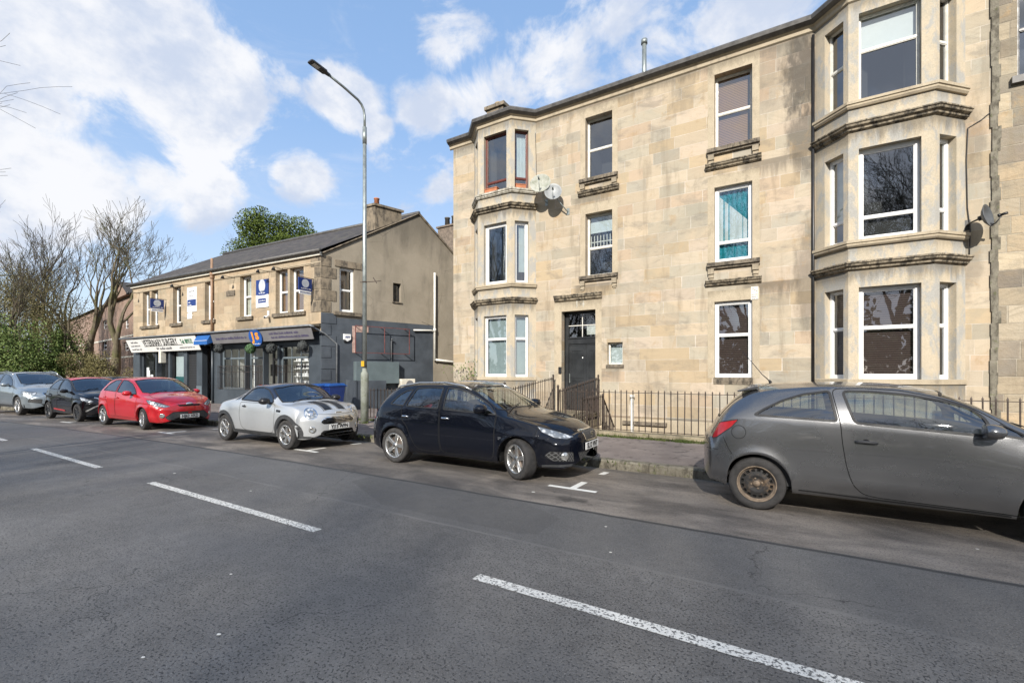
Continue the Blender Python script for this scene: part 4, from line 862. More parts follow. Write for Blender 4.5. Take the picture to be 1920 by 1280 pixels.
# JS fascia
jt, jb = CZ-.14, hs(500, 641.5)[1]; j0, j1 = Ao(400), Ao(588)
JS = lean('shop_sign', j0, j1, jt, jb, .50, .36, M_SIGNG, 'long dark grey fascia sign over the right shop with faded purple lettering', 'sign')
JM = lambda a, z, o=.008: leanM(a, z, jt, jb, .50, .36, o)
jh = jt-jb
scribble(JS, JM(Ao(435), jb+jh*.5), 2.3, .12, M_PURP, 11)
scribble(JS, JM(Ao(535), jb+jh*.68), 1.9, .10, M_PURP, 12); scribble(JS, JM(Ao(545), jb+jh*.34), 2.4, .10, M_PURP, 13)
OV = thing('oval_logo_sign', 'blue oval sign with orange letters JS fixed over the grey fascia', 'sign', tuple(PS.p(A(484), jb-.1, .5)))
ctr = JM(Ao(483.5), jb+jh*.42, .03); mb = MB(); n = 40; rx_, ry_ = .44, .38
rim = [ctr @ Vector((rx_*cos(2*pi*k/n), ry_*sin(2*pi*k/n), 0)) for k in range(n)]; rim2 = [ctr @ Vector((rx_*cos(2*pi*k/n), ry_*sin(2*pi*k/n), .04)) for k in range(n)]
mb.add(rim+rim2, [tuple(range(n-1, -1, -1)), tuple(n+k for k in range(n))]+[(k, (k+1) % n, n+(k+1) % n, n+k) for k in range(n)]); mb.build('oval_board', plain('logo_blue', (.02, .09, .34), .35, 0, .25, 3), OV)
text_obj('letters', 'J', .52, ctr @ Matrix.Translation((-.14, .04, .05)), M_ORANGE, OV, bold=.022, sx=1.2); text_obj('letters', 'S', .40, ctr @ Matrix.Translation((.16, .05, .05)), M_ORANGE, OV, bold=.022, sx=1.2); scribble(OV, ctr @ Matrix.Translation((0, -.27, .046)), .5, .05, M_WHITE, 14)
# round topiary balls hanging in front of the right shop
mt_ = [plain('ball_dark', (.05, .055, .055), .9, 0, .4, 30), plain('ball_green', (.06, .12, .05), .9, 0, .5, 30)]
for k, (px, py) in enumerate(((410.5, 653.5), (469.5, 653.8), (508.5, 653), (568, 649))):
    s, z = PSO.hit(px, py); c_ = PS.p(s, z, .36); mb = MB(); rnd_ = random.Random(k)
    for i in range(420):
        t = rnd_.uniform(-1, 1); a_ = rnd_.uniform(0, 2*pi); r_ = .22*rnd_.uniform(.8, 1); d_ = Vector((sqrt(1-t*t)*cos(a_), sqrt(1-t*t)*sin(a_), t)); u_ = d_.orthogonal().normalized()*.045; v_ = d_.cross(u_).normalized()*.045
        o_ = d_*r_; j = Vector((rnd_.uniform(-.03, .03), rnd_.uniform(-.03, .03), rnd_.uniform(-.03, .03))); mb.add([c_+o_-u_, c_+o_+v_+j, c_+o_+u_, c_+o_-v_], [(0, 1, 2, 3)])
    mb.tube([c_+Vector((0, 0, .2)), c_+Vector((0, 0, .42))], .006, 4)
    tag(mb.build('topiary_ball', mt_[k == 1]), ['grey hanging ball beside the downpipe, left end of the right shopfront', 'green hanging ball just left of the oval sign', 'grey hanging ball just right of the oval sign over the door', 'grey hanging ball at the right end of the right shopfront'][k], 'topiary ball', 'balls hanging along the right shopfront')
# shop glazing
window(PS, *gr[0], SH, fm=M_SPAINT, fw=.09, rails=(), glassm=M_SHGL, rec=.12, room=None, name='shop_window', drape=None)
window(PS, gr[2][0], gr[2][1], gr[2][2], gr[2][3], SH, fm=M_BLACK, fw=.11, rails=(), glassm=M_SHGL, rec=.12, name='shop_window', drape=(M_FROST, 0, 1, .28, .98, 'blind'))
window(PS, *gr[5], SH, fm=M_LPAINT, fw=.06, rails=(.74,), bars=2, glassm=M_SHGL, rec=.12, name='shop_window', room=None)
window(PS, *gr[6], SH, fm=M_LPAINT, fw=.06, rails=(.74,), glassm=M_SHGL, rec=.22, name='shop_window', room=None)
window(PS, *gr[8], SH, fm=M_LPAINT, fw=.06, rails=(.70,), bars=2, glassm=M_SHGL, rec=.12, name='shop_window', room=None)
# interiors
def room(P, a0, a1, z0, z1, dep, mw, parent, name='interior'):
    mb = MB(); q = [P.p(a0, z0, -.3), P.p(a1, z0, -.3), P.p(a1, z1, -.3), P.p(a0, z1, -.3)]; r_ = [v-P.n*dep for v in q]
    for i in range(4): mb.quad(q[i], q[(i+1) % 4], r_[(i+1) % 4], r_[i])
    mb.poly(r_); return mb.build(name, mw, parent, norm=False)
room(PS, A(411), A(582), .15, GT+.1, 3.2, M_ROOML, SH); room(PS, A(258), A(348), .15, GT+.1, 2.5, plain('vet_room', (.4, .42, .42), .8), SH)  # both rooms coloured paler in place of interior lamps
mb = MB(); PS.box(mb, A(452), A(457), .3, GT, -.9, -.6); mb.build('white_column', M_WHITE, SH)
sh = MB()
for r_ in range(6):
    z_ = .75+r_*.34; PS.box(sh, A(524), A(578), z_, z_+.03, -1.0, -.7)
so2 = sh.build('display_shelf', M_WHITE, SH)
rb = random.Random(3); bt = MB(); bt2 = MB()
for r_ in range(6):
    a_ = A(524)+.05
    while a_ < A(578)-.05:
        w2 = rb.uniform(.04, .09); h_ = rb.uniform(.12, .25); m4 = bt if rb.random() < .6 else bt2
        c_ = PS.p(a_+w2/2, .78+r_*.34, -.8); m4.lathe([(w2/2*.9, 0), (w2/2*.95, h_*.7), (w2*.2, h_*.85), (w2*.2, h_)], c_, n=6); a_ += w2+.015
bt.build('bottles', M_BLIND, so2); bt2.build('bottles', M_GREYT, so2)
mb = MB(); PS.box(mb, A(465), A(487), 1.45, 2.0, -1.2, -1.1); mb.build('dark_cabinet', M_BLACK, SH)
mb = MB(); PS.box(mb, A(462), A(475), .75, 1.05, -.9, -.6); mb.build('red_chair_back', M_REDD, SH)
# left shop: noticeboard window, posters, door, shutter
mb = MB()
for (x0, x1, y0, y1) in ((266, 272, 1.2, 1.9), (273, 278, 1.0, 1.5)): PS.box(mb, A(x0), A(x1), y0, y1, -.235, -.23)
mb.build('poster', M_BLIND, SH)
mb = MB(); PS.box(mb, A(271), A(280), 1.75, 2.25, -.26, -.22); mb.build('notice_frame', M_BLACK, SH)
mb = MB(); PS.box(mb, A(320), A(343), .86, 1.4, -.235, -.225); mb.build('green_window_film', plain('teal_film', (.02, .10, .11), .3), SH)
mb = MB(); dA, dB = gr[1][0], gr[1][1]
PS.box(mb, dA, dB, GT-.75, GT-.68, -.5, -.42); PS.box(mb, dA, dA+.35, G0, GT, -.5, -.42); PS.box(mb, dB-.12, dB, G0, GT-.02, -.5, -.42); PS.box(mb, dA+.35, dB-.12, G0, G0+.3, -.49, -.43); d_ = mb.build('shop_door', M_BLACK, SH)
mb = MB(); PS.box(mb, dA+.45, dB-.2, .6, 1.1, -.42, -.41); PS.box(mb, dA+.4, dB-.35, 1.3, 1.6, -.42, -.41); mb.build('notice', M_BLIND, d_)
mb = MB(); mb.quad(PS.p(dA, G0, -.5), PS.p(dB, G0, -.5), PS.p(dB, GT, -.5), PS.p(dA, GT, -.5)); mb.build('pane', M_SHGL, d_)
mb = MB(); PS.box(mb, A(307.8), A(311.8), hs(308, 680)[1], GT+.02, .02, .26); tag(mb.build('projecting_light_box', M_CREAM), 'narrow cream light box hanging beside the vet door', 'light box')
mb = MB(); nslat = int((GT-G0)/.085)
for k in range(nslat): PS.box(mb, gr[3][0], gr[3][1], G0+k*.085, G0+k*.085+.07, -.14, -.10-.012*(k % 1)); PS.box(mb, gr[3][0], gr[3][1], G0+k*.085+.07, G0+k*.085+.085, -.14, -.125)
mb.build('roller_shutter', M_SHUT, SH)
mb = MB(); PS.box(mb, A(368.9), A(378.8), G0, .95, .0, .02); mb.build('stone_plinth', M_LPAINT, SH)
# dark passage with red door
mb = MB(); q0 = gr[4]; PS.box(mb, A(379), A(391.5), G0, GT+.15, -.9, -.85); mb.build('passage_wall', M_BLACK, SH)
mb = MB(); PS.box(mb, A(391.8), A(393), G0, GT+.1, -.3, -.18); PS.box(mb, A(393), A(399.6), G0, GT+.1, -.3, -.24); PS.box(mb, A(394.4), A(395.4), G0, GT+.1, -.24, -.21); mb.build('red_door', M_REDD, SH)
mb = MB(); PS.box(mb, A(379), A(400), G0-.03, G0+.09, -.1, .18); mb.build('doorstep', M_CREAM, SH)
# barber door and security bars
mb = MB(); b0, b1 = gr[7][0], gr[7][1]
PS.box(mb, b0, b0+.1, G0, GT, -.5, -.42); PS.box(mb, b1-.1, b1, G0, GT, -.5, -.42); PS.box(mb, b0+.1, b1-.1, G0, G0+.25, -.5, -.42); PS.box(mb, b0+.1, b1-.1, 2.15, 2.25, -.5, -.42); PS.box(mb, b0+.1, b1-.1, GT-.1, GT, -.5, -.42)
d_ = mb.build('shop_door', M_BLACK, SH); mb = MB(); mb.quad(PS.p(b0, G0, -.46), PS.p(b1, G0, -.46), PS.p(b1, GT, -.46), PS.p(b0, GT, -.46)); mb.build('pane', M_SHGL, d_)
for (x0, x1, zlo) in ((410.5, 458.5, .86), (459.5, 493, .86), (520, 579.5, 1.0)):
    GR = MB(); s0, s1 = A(x0), A(x1); zh = 1.92
    GR.bar(PS.p(s0, zh, .05), PS.p(s1, zh, .05), .02); GR.bar(PS.p(s0, zh-.28, .05), PS.p(s1, zh-.28, .05), .014); GR.bar(PS.p(s0, zlo, .05), PS.p(s1, zlo, .05), .02)
    n = int((s1-s0)/.12)
    for k in range(n+1): a_ = s0+(s1-s0)*k/n; GR.bar(PS.p(a_, zlo, .05), PS.p(a_, zh, .05), .012)
    GR.build('window_grille', M_IRON, SH)
# upper storey signs
def estate_board(px0, px1, py0, py1, label, side):
    s, zt_ = hs(px1+4, py0); _, zb_ = hs(px1+4, py1); w_ = .62
    T = thing('projecting_sign', label, 'sign', tuple(PS.p(s, zb_, .3)), group='blue projecting agent signs')
    # board stands out from the wall, at right angles to the street
    PB = Plane(PS.p(s, 0, .12), PS.n, SU)
    mb = MB(); PB.box(mb, 0, w_, zb_+.16, zt_, -.02, .02); mb.build('blue_board', M_BLUE, T)
    mb = MB(); PB.box(mb, .04, w_-.04, zb_, zb_+.155, -.018, .018); mb.build('white_strip', M_WHITE, T)
    for sg in (1,):
        mb = MB(); n = 20; cz = zb_+.16+(zt_-zb_-.16)*.58; mb.poly([PB.p(w_/2+.17*cos(2*pi*k/n), cz+.17*sin(2*pi*k/n), .024) for k in range(n)]); mb.build('round_emblem', M_SILV, T)
        scribble(T, PB.M(w_/2, zb_+.24, .024), .5, .05, M_WHITE, 21); scribble(T, PB.M(w_/2, zb_+.08, .02), .56, .05, M_BLUE, 22)
    mb = MB(); mb.bar(PS.p(s, zt_+.03, 0), PS.p(s, zt_+.03, w_+.15), .02); mb.build('bracket', M_BLACK, T)
estate_board(286, 308, 563, 586, 'blue projecting sign with round emblem at the left pair of windows', 0)
estate_board(560, 585, 525, 555, 'blue projecting sign with round emblem at the right pair of windows', 0)
def flat_sign(x0, x1, y0, y1, label):
    s0, s1 = A(x0), A(x1); z1 = hs(x0, y0)[1]; z0 = hs(x0, y1)[1]; T = thing('wall_sign', label, 'sign', tuple(PS.p((s0+s1)/2, z0, .02))); return T, s0, s1, z0, z1
T, s0, s1, z0, z1 = flat_sign(481.5, 504.5, 526, 577.5, 'tall blue and white sign with round emblem between the upper windows, right half')
zm = z0+(z1-z0)*.45; mb = MB(); PS.box(mb, s0, s1, zm, z1, 0, .04); mb.build('blue_panel', M_BLUE, T); mb = MB(); PS.box(mb, s0, s1, z0, zm, 0, .04); mb.build('white_panel', M_WHITE, T)
mb = MB(); n = 24; cs = (s0+s1)/2; cz = zm+(z1-zm)*.58; mb.poly([PS.p(cs+.23*cos(2*pi*k/n), cz+.30*sin(2*pi*k/n), .045) for k in range(n)]); mb.build('round_emblem', M_SILV, T)
scribble(T, PS.M(cs, zm+.12, .044), .5, .07, M_WHITE, 23)
for k in range(2): mb = MB(); zz = z0+.2+k*.34; PS.box(mb, cs-.28, cs+.28, zz, zz+.2, .04, .045); mb.build('blue_bar', M_BLUE, T); scribble(T, PS.M(cs, zz+.1, .048), .44, .05, M_WHITE, 24+k)
T, s0, s1, z0, z1 = flat_sign(352, 369.5, 540, 585.5, 'tall white sign with blue list panel between the upper windows, left half')
mb = MB(); PS.box(mb, s0, s1, z0, z1, 0, .03); mb.build('white_panel', M_WHITE, T); mb = MB(); PS.box(mb, s0+.04, s1-.04, z0+.3, z1-.62, .03, .036); mb.build('blue_panel', M_BLUE, T)
for k in range(6): wd = .22+.05*k; scribble(T, PS.M(s0+.12+wd/2, z1-.76-k*.13, .04), wd, .06, M_WHITE, 30+k)
scribble(T, PS.M((s0+s1)/2, z1-.2, .034), .5, .08, M_GREYT, 41); scribble(T, PS.M((s0+s1)/2, z1-.42, .034), .45, .06, M_GREYT, 42)
mb = MB(); z9 = hs(352, 598)[1]; PS.box(mb, A(352), A(360), z9, z0-.06, 0, .02); tag(mb.build('small_notice', M_WHITE), 'small white notice under the tall blue list sign', 'notice')
T = thing('cctv_camera', 'white security camera low on the stone wall above the right fascia', 'security camera', tuple(PS.p(A(506), hs(506, 596)[1], 0)))
mb = MB(); s_, z_ = hs(506, 592); PS.box(mb, s_-.1, s_+.0, z_-.08, z_+.22, 0, .06); mb.build('mount_plate', M_WHITE, T); mb = MB(); mb.tube([PS.p(s_-.02, z_-.04, .05), PS.p(s_+.08, z_-.1, .3)], .06, 8); mb.build('camera_body', M_WHITE, T, bevel=0); mb = MB(); mb.tube([PS.p(s_+.08, z_-.1, .3), PS.p(s_+.083, z_-.102, .31)], .045, 8); mb.build('lens', M_BLACK, T)
# gable fittings
def gbox(name, x0, x1, y0, y1, dpt, mt, label, cat, bevel=.01):
    s0 = hg(x0)[0]; s1 = hg(x1)[0]; z1 = hg(x0, y0)[1]; z0 = hg(x0, y1)[1]; mb = MB(); PG.box(mb, s0, s1, z0, z1, .002, dpt); return tag(mb.build(name, mt, bevel=bevel), label, cat), s0, s1, z0, z1
gbox('blank_sign_board', 662.5, 743, 677.5, 719.5, .28, plain('board_grey', (.13, .165, .175), .5, 0, .12, 1.5), 'large blank blue grey board box on the painted gable', 'board')
AL = thing('alarm_box', 'white alarm box on the dark gable near the corner', 'alarm box', tuple(PG.p(*hg(650, 636), 0))); s_, z_ = hg(650, 633)
mb = MB(); mb.add([PG.p(s_+a_, z_+c_, .0) for a_, c_ in ((-.15, .16), (.17, .16), (.17, -.08), (.0, -.18), (-.15, -.08))]+[PG.p(s_+a_, z_+c_, .09) for a_, c_ in ((-.13, .14), (.15, .14), (.15, -.07), (.0, -.16), (-.13, -.07))], [(0, 1, 2, 3, 4), (5, 6, 7, 8, 9)]+[(k, (k+1) % 5, 5+(k+1) % 5, 5+k) for k in range(5)]); mb.build('housing', M_WHITE, AL)
text_obj('lettering', 'ADT', .10, PG.M(s_+.01, z_+.02, .094), M_BLUE, AL, bold=.006)
mb = MB(); PG.box(mb, s_-.12, s_+.02, z_-.2, z_-.12, 0, .06); mb.build('siren', M_BLACK, AL)
AC = thing('air_conditioner', 'cream outdoor air conditioning unit low on the painted gable', 'air conditioner', tuple(PG.p(*hg(742, 731), 0)))
s0, z1 = hg(744, 710); s1, z0 = hg(770, 729); z0 = hg(744, 731)[1]; mb = MB(); PG.box(mb, s0, s1, z0, z1, .12, .42); mb.build('casing', M_CREAM, AC, bevel=.015)
mb = MB(); c_ = PG.p((s0+s1)/2+.08, (z0+z1)/2, .425); n = 24; mb.poly([c_+GU*.19*cos(2*pi*k/n)+Vector((0, 0, .19*sin(2*pi*k/n))) for k in range(n)]); mb.build('fan_grille', M_GREYT, AC)
mb = MB(); [mb.bar(PG.p(s0-.003, z0+.06+k*.05, .14), PG.p(s0-.003, z0+.06+k*.05, .40), .012) for k in range(8)]; mb.build('side_vents', M_GREYT, AC); mb = MB(); PG.box(mb, s0+.05, s0+.08, z0-.04, z0, .0, .4); PG.box(mb, s1-.08, s1-.05, z0-.04, z0, .0, .4); mb.build('bracket', M_BLACK, AC)
RF = thing('sign_frame', 'empty rusty red sign frame projecting from the painted gable', 'sign frame', tuple(PG.p(*hg(700, 660), 0))); M_RF = plain('rusty_red_steel', (.17, .055, .05), .7, 0, .4, 12)
s0, z1 = hg(661.5, 611); s1 = hg(762)[0]; z0 = hg(661.5, 661)[1]; mb = MB(); e = .28
for a_, c_ in (((s0, z1), (s1, z1)), ((s0, z0), (s1, z0)), ((s0, z0), (s0, z1)), ((s1, z0), (s1, z1)), ((s0+(s1-s0)*.52, z0), (s0+(s1-s0)*.52, z1))): mb.bar(PG.p(*a_, e), PG.p(*c_, e), .026)
for a_ in (s0+.1, s0+(s1-s0)*.5, s1-.1):
    for c_ in (z0, z1): mb.bar(PG.p(a_, c_, 0), PG.p(a_, c_, e), .025)
mb.build('steel_frame', M_RF, RF); mb = MB(); PG.box(mb, s0-.03, s0+.10, z0, z1, .01, .02); PG.box(mb, s0+.1, s0+.7, z1-.25, z1, .005, .012); mb.build('bare_patch', plain('flaking_pink_paint', (.48, .33, .28), .8, 0, .3, 8), RF)
# ---------------------------------------------------------------- street furniture and railings
LP = thing('street_lamp', 'tall galvanised street lamp at the back of the pavement beside the shop gable', 'street lamp', (-10.88, 9.31, .1)); lx, ly = -10.88, 9.31
M_LAMPB = weathered('lamp_base_steel', (.30, .32, .28), (.22, .24, .20), (.12, .12, .08), .5, 3, moss=(.14, .16, .07)); M_LAMPH = plain('lamp_head_grey', (.05, .052, .055), .45, .3, .1)
mb = MB(); mb.lathe([(.0, .1), (.115, .1), (.115, 1.55), (.108, 1.60), (.07, 1.66), (.068, 1.75)], (lx, ly, 0), n=20); mb.build('base_column', M_LAMPB, LP)
mb = MB(); mb.tube([(lx, ly, 1.70), (lx, ly, 5.0), (lx, ly, 8.75)], [.066, .060, .055], 14); mb.tube([(lx, ly, 8.45), (lx, ly, 8.95)], .063, 14); mb.build('pole', M_ALU, LP)
arm = [(lx, ly, 8.9), (lx, ly, 9.28), (lx, ly-.035, 9.46), (lx, ly-.12, 9.58), (lx, ly-.24, 9.65), (lx-.015, ly-.75, 9.77), (lx-.03, ly-1.22, 9.85)]
mb = MB(); mb.tube(arm, .036, 12); mb.build('arm', M_ALU, LP)
hd = Vector((-.02, -.47, .06)).normalized(); sd_ = Vector((1, -.03, 0)).normalized(); ud = sd_.cross(hd).normalized(); ud = ud if ud.z > 0 else -ud; h0_ = Vector(arm[-1])
mb = MB(); pr = [(-.03, .045, .04), (.08, .06, .045), (.12, .105, .05), (.52, .115, .035), (.57, .10, .02)]
vs = []; 
for (l, w_, t_) in pr: vs += [h0_+hd*l+sd_*a_*w_+ud*c_ for a_, c_ in ((-1, -.02), (1, -.02), (1, t_*.4), (.6, t_), (-.6, t_), (-1, t_*.4))]
mb.add(vs, [(i*6+j, i*6+(j+1) % 6, (i+1)*6+(j+1) % 6, (i+1)*6+j) for i in range(len(pr)-1) for j in range(6)]+[tuple(range(6)), tuple((len(pr)-1)*6+j for j in range(6))]); lh = mb.build('lamp_head', M_LAMPH, LP)
mb = MB(); mb.add([h0_+hd*l+sd_*a_-ud*.024 for l, a_ in ((.30, -.07), (.48, -.07), (.48, .07), (.30, .07))]+[h0_+hd*l+sd_*a_-ud*.032 for l, a_ in ((.30, -.07), (.48, -.07), (.48, .07), (.30, .07))], [(0, 1, 2, 3), (7, 6, 5, 4), (0, 4, 5, 1), (1, 5, 6, 2), (2, 6, 7, 3), (3, 7, 4, 0)]); mb.build('lens', M_LIT, lh)
mb = MB(); mb.box(lx-.07, lx+.06, ly-.075, ly-.066, 1.80, 1.96); mb.build('yellow_number_plate', plain('yellow_plate', (.62, .36, .02), .5), LP)
mb = MB(); mb.tube([(lx, ly, 1.80), (lx, ly, 1.83)], .072, 12); mb.tube([(lx, ly, 4.3), (lx, ly, 4.34)], .066, 12); mb.bar((lx+.03, ly, 4.32), (lx+.62, ly+.06, 4.30), .018); mb.bar((lx+.35, ly+.02, 4.42), (lx+.5, ly+.02, 4.24), .015); mb.bar((lx-.03, ly, 4.32), (lx-.2, ly+.0, 4.34), .015); mb.build('clamp_band', M_IRON, LP)
# railings: each a thing with rails, posts and every bar of its own
barmesh = {}
def bar_mesh(h, w_=.019):
    k = round(h, 3)
    if k not in barmesh:
        m_ = MB(); m_.box(-w_/2, w_/2, -w_/2, w_/2, 0, h-.05); m_.add([(-w_/2*1.5, -w_/2*1.5, h-.05), (w_/2*1.5, -w_/2*1.5, h-.05), (w_/2*1.5, w_/2*1.5, h-.05), (-w_/2*1.5, w_/2*1.5, h-.05), (0, 0, h)], [(3, 2, 1, 0), (0, 1, 4), (1, 2, 4), (2, 3, 4), (3, 0, 4)])
        o = m_.build('bar', M_IRON); barmesh[k] = o.data; bpy.data.objects.remove(o)
    return barmesh[k]
def railing(label, path, spacing=.142, top_over=.075, bottom=.06, posts=(), name='railing', group=None, maxbars=100):
    """path: (x, y, foot z, top rail z)"""
    T = thing(name, label, 'railing', path[0][:3], group=group); mb = MB(); m2 = MB()
    for a, c_ in zip(path, path[1:]):
        mb.bar((a[0], a[1], a[3]), (c_[0], c_[1], c_[3]), .038, .012); m2.bar((a[0], a[1], a[2]+bottom), (c_[0], c_[1], c_[2]+bottom), .034, .012)
    mb.build('top_rail', M_IRON, T); m2.build('bottom_rail', M_IRON, T); off = Vector(path[0][:3]); cnt = 0; rr_ = random.Random(len(label))
    for a, c_ in zip(path, path[1:]):
        L = (Vector(c_[:2])-Vector(a[:2])).length; n = max(1, round(L/spacing))
        for k in range(n):
            t = (k+.5)/n; p_ = [a[i]+(c_[i]-a[i])*t for i in range(4)]; h = p_[3]+top_over-p_[2]-bottom+.02
            o = bpy.data.objects.new('bar', bar_mesh(round(h/.05)*.05)); COL.objects.link(o); o.parent = T; o.location = Vector((p_[0], p_[1], p_[2]+bottom-.02))-off; o.scale = (1, 1, h/(round(h/.05)*.05)); o.rotation_euler = (rr_.uniform(-.012, .012), rr_.uniform(-.012, .012), 0); cnt += 1
    for (x_, y_, z0, z1) in posts:
        m3 = MB(); m3.box(x_-.02, x_+.02, y_-.02, y_+.02, z0, z1); m3.lathe([(.03, z1), (.035, z1+.03), (.0, z1+.07)], (x_, y_, 0), n=8); m3.build('post', M_IRON, T)
    return T
FY = 10.42
railing('long rusty railing along the pavement in front of the tenement', [(-5.02, FY, .22, 1.15), (3.9, FY, .22, 1.15), (6.7, FY, .22, 1.15)], posts=((-5.02, FY, .1, 1.25),))
railing('railing section between the street lamp and the entrance bridge', [(-11.75, 9.95, .14, 1.05), (-9.3, 10.15, .16, 1.08), (-6.62, FY, .2, 1.12)], posts=((-11.75, 9.95, .1, 1.1), (-6.62, FY, .1, 1.3)))
railing('left rail of the entrance bridge, rising to the black door', [(-6.58, FY+.05, .16, 1.12), (-6.58, 13.25, .38, 1.42)], posts=((-6.58, 13.3, .3, 1.5),), spacing=.13)
railing('right rail of the entrance bridge, rising to the black door', [(-5.06, FY+.05, .16, 1.12), (-5.06, 13.3, .38, 1.42)], posts=((-5.06, 13.35, .3, 1.5),), spacing=.13)
railing('railing around the basement steps, its end sloping steeply down', [(-4.42, FY+.1, .14, .94), (-4.42, 12.0, .14, .96), (-4.42, 12.95, -.85, .02)], spacing=.11, posts=((-4.42, 12.0, -.5, .98),))
railing('low sloping handrail over the steps on the far side of the entrance bridge', [(-7.5, FY+.1, .14, .80), (-7.5, 12.6, -.7, .05)], spacing=.12)
# retaining wall and coping under the long railing, entrance bridge, basement steps
M_COP = weathered('mossy_coping', (.34, .29, .20), (.25, .21, .15), (.08, .075, .045), .6, 3, moss=(.16, .16, .06))
T = thing('area_wall', 'low stone wall with mossy coping carrying the long railing', 'wall', (-4.9, FY, .1))
for (x0, x1) in ((-8.6, -6.5), (-5.1, 14)):
    mb = MB(); mb.box(x0, x1, FY-.06, FY+.16, -1.5, .14); mb.build('wall_face', M_QUOIN, T)
    n = int((x1-x0)/1.25)+1
    mb = MB()
    for k in range(n): a_ = x0+(x1-x0)*k/n; c_ = x0+(x1-x0)*(k+1)/n-.012; j = random.uniform(-.006, .006); mb.box(a_, c_, FY-.13, FY+.17, .142+j, .232+j)
    mb.build('coping', M_COP, T, bevel=.012)
T = thing('entrance_bridge', 'stone bridge of shallow steps from the pavement to the black door', 'steps', (-5.8, FY, .1))
for k in range(3): mb = MB(); mb.box(-6.5, -5.1, FY-.05+k*1.05, 13.6+.3, -1.4 if k == 0 else .10, .19+k*.095) if k == 0 else mb.box(-6.5, -5.1, FY-.05+k*1.05, 13.6, .19, .19+k*.095); mb.build('step', M_COP, T, bevel=.012)
T = thing('basement_steps', 'stone steps leading down to the basement beside the entrance bridge', 'steps', (-4.75, 11, -1))
for k in range(8): mb = MB(); mb.box(-5.05, -4.45, FY+.2+k*.29, FY+.2+(k+1)*.29, -1.5, .05-k*.19); mb.build('step', M_COP, T)
# pavement-edge weeds along the coping
def tufts(name, spots, label, mt, hgt=(.03, .10), n=60, seed=1):
    mb = MB(); r = random.Random(seed)
    for (x0, y0, x1, y1, z, dens) in spots:
        for k in range(int(dens)):
            t = r.random(); x_ = x0+(x1-x0)*t+r.gauss(0, .02); y_ = y0+(y1-y0)*t+r.gauss(0, .035); h = r.uniform(*hgt); a_ = r.uniform(0, 2*pi); w2 = r.uniform(.006, .016); lx_ = r.uniform(-.6, .6)*h; ly_ = r.uniform(-.6, .6)*h
            mb.add([(x_-w2*cos(a_), y_-w2*sin(a_), z), (x_+w2*cos(a_), y_+w2*sin(a_), z), (x_+lx_, y_+ly_, z+h)], [(0, 1, 2)])
    return tag(mb.build(name, mt, norm=False), label, 'weeds', kind='stuff')
tufts('weeds', [(-5, FY-.17, 6, FY-.17, .11, 3800), (-11.7, 9.78, -6.7, FY-.12, .11, 1200), (-10.95, 9.25, -10.75, 9.25, .1, 120), (-2.1, FY-.2, -1.8, FY-.2, .11, 260), (-.3, FY-.22, .0, FY-.2, .11, 140), (-18, 7.05, 6, 7.55, .10, 220)], 'weeds and moss along the foot of the coping', M_GRASS)
# buddleia-like weeds at the tenement corner
mb = MB(); r = random.Random(5)
for k in range(26):
    b0 = Vector((-10.75+r.uniform(-.3, .9), D-.1, r.uniform(.3, .9))); t_ = b0+Vector((r.uniform(-.3, .5), r.uniform(-.25, .0), r.uniform(.3, 1.3))); mb.tube([b0, (b0+t_)/2+Vector((r.uniform(-.1, .1), 0, 0)), t_], [.008, .006, .003], 4)
    for q2 in range(7): c_ = t_+Vector((r.gauss(0, .08), r.gauss(0, .05), r.gauss(0, .08))); mb.cur = 1; mb.add([c_, c_+Vector((r.uniform(-.05, .05), 0, .07)), c_+Vector((r.uniform(-.07, .07), .02, .02))], [(0, 1, 2)]); mb.cur = 0
tag(mb.build('climbing_weed', [M_TWIG, M_LEAF], norm=False), 'straggly weed climbing the left corner of the tenement', 'plant')
# satellite dishes
M_DISHL = weathered('mossy_dish', (.42, .42, .37), (.32, .33, .28), (.14, .15, .09), .7, 4); M_DISHD = plain('dark_dish', (.085, .09, .095), .5, .1, .15); M_DISHG = plain('grey_dish', (.28, .29, .29), .5, .1, .1)
def dish(label, wall, centre, aim, r_, mt, lnb=True):
    T = thing('satellite_dish', label, 'satellite dish', wall, group='satellite dishes on the tenement front'); c_ = Vector(centre); a_ = Vector(aim).normalized(); u_ = a_.cross(Vector((0, 0, 1))).normalized(); v_ = u_.cross(a_).normalized()
    Mx = Matrix((( u_.x, v_.x, a_.x, 0), (u_.y, v_.y, a_.y, 0), (u_.z, v_.z, a_.z, 0), (0, 0, 0, 1)))
    S = Matrix.Diagonal((1, 1.10, 1, 1)); mb = MB(); mb.lathe([(0, -.09), (r_*.3, -.082), (r_*.6, -.056), (r_*.85, -.02), (r_, .006), (r_+.008, .006), (r_+.006, -.006), (r_*.85, -.032), (r_*.6, -.068), (r_*.3, -.094), (0, -.102)], c_, n=32, M=Mx @ S); mb.build('reflector', mt, T)
    mb = MB(); w_ = Vector(wall); mb.tube([w_, w_+Vector((0, -.16, 0)), c_-a_*.11], .018, 8); mb.box(w_.x-.05, w_.x+.05, w_.y-.012, w_.y, w_.z-.11, w_.z+.11); mb.tube([c_-a_*.15, c_-a_*.10], .05, 10); mb.build('wall_bracket', M_ALU if mt is not M_DISHD else M_BLACK, T)
    tip = c_+a_*r_*1.05-v_*r_*.35; mb = MB(); mb.tube([c_-v_*r_*1.05, c_-v_*r_*.95+a_*.08, tip-a_*.02], .011, 6); mb.build('feed_arm', M_BLACK if mt is M_DISHD else M_ALU, T)
    mb = MB(); mb.tube([tip+a_*.05, tip-a_*.05], .026, 10); mb.tube([tip-a_*.05, tip-a_*.09], .034, 10); mb.build('receiver', M_BLACK if mt is M_DISHD else M_ALU, T)
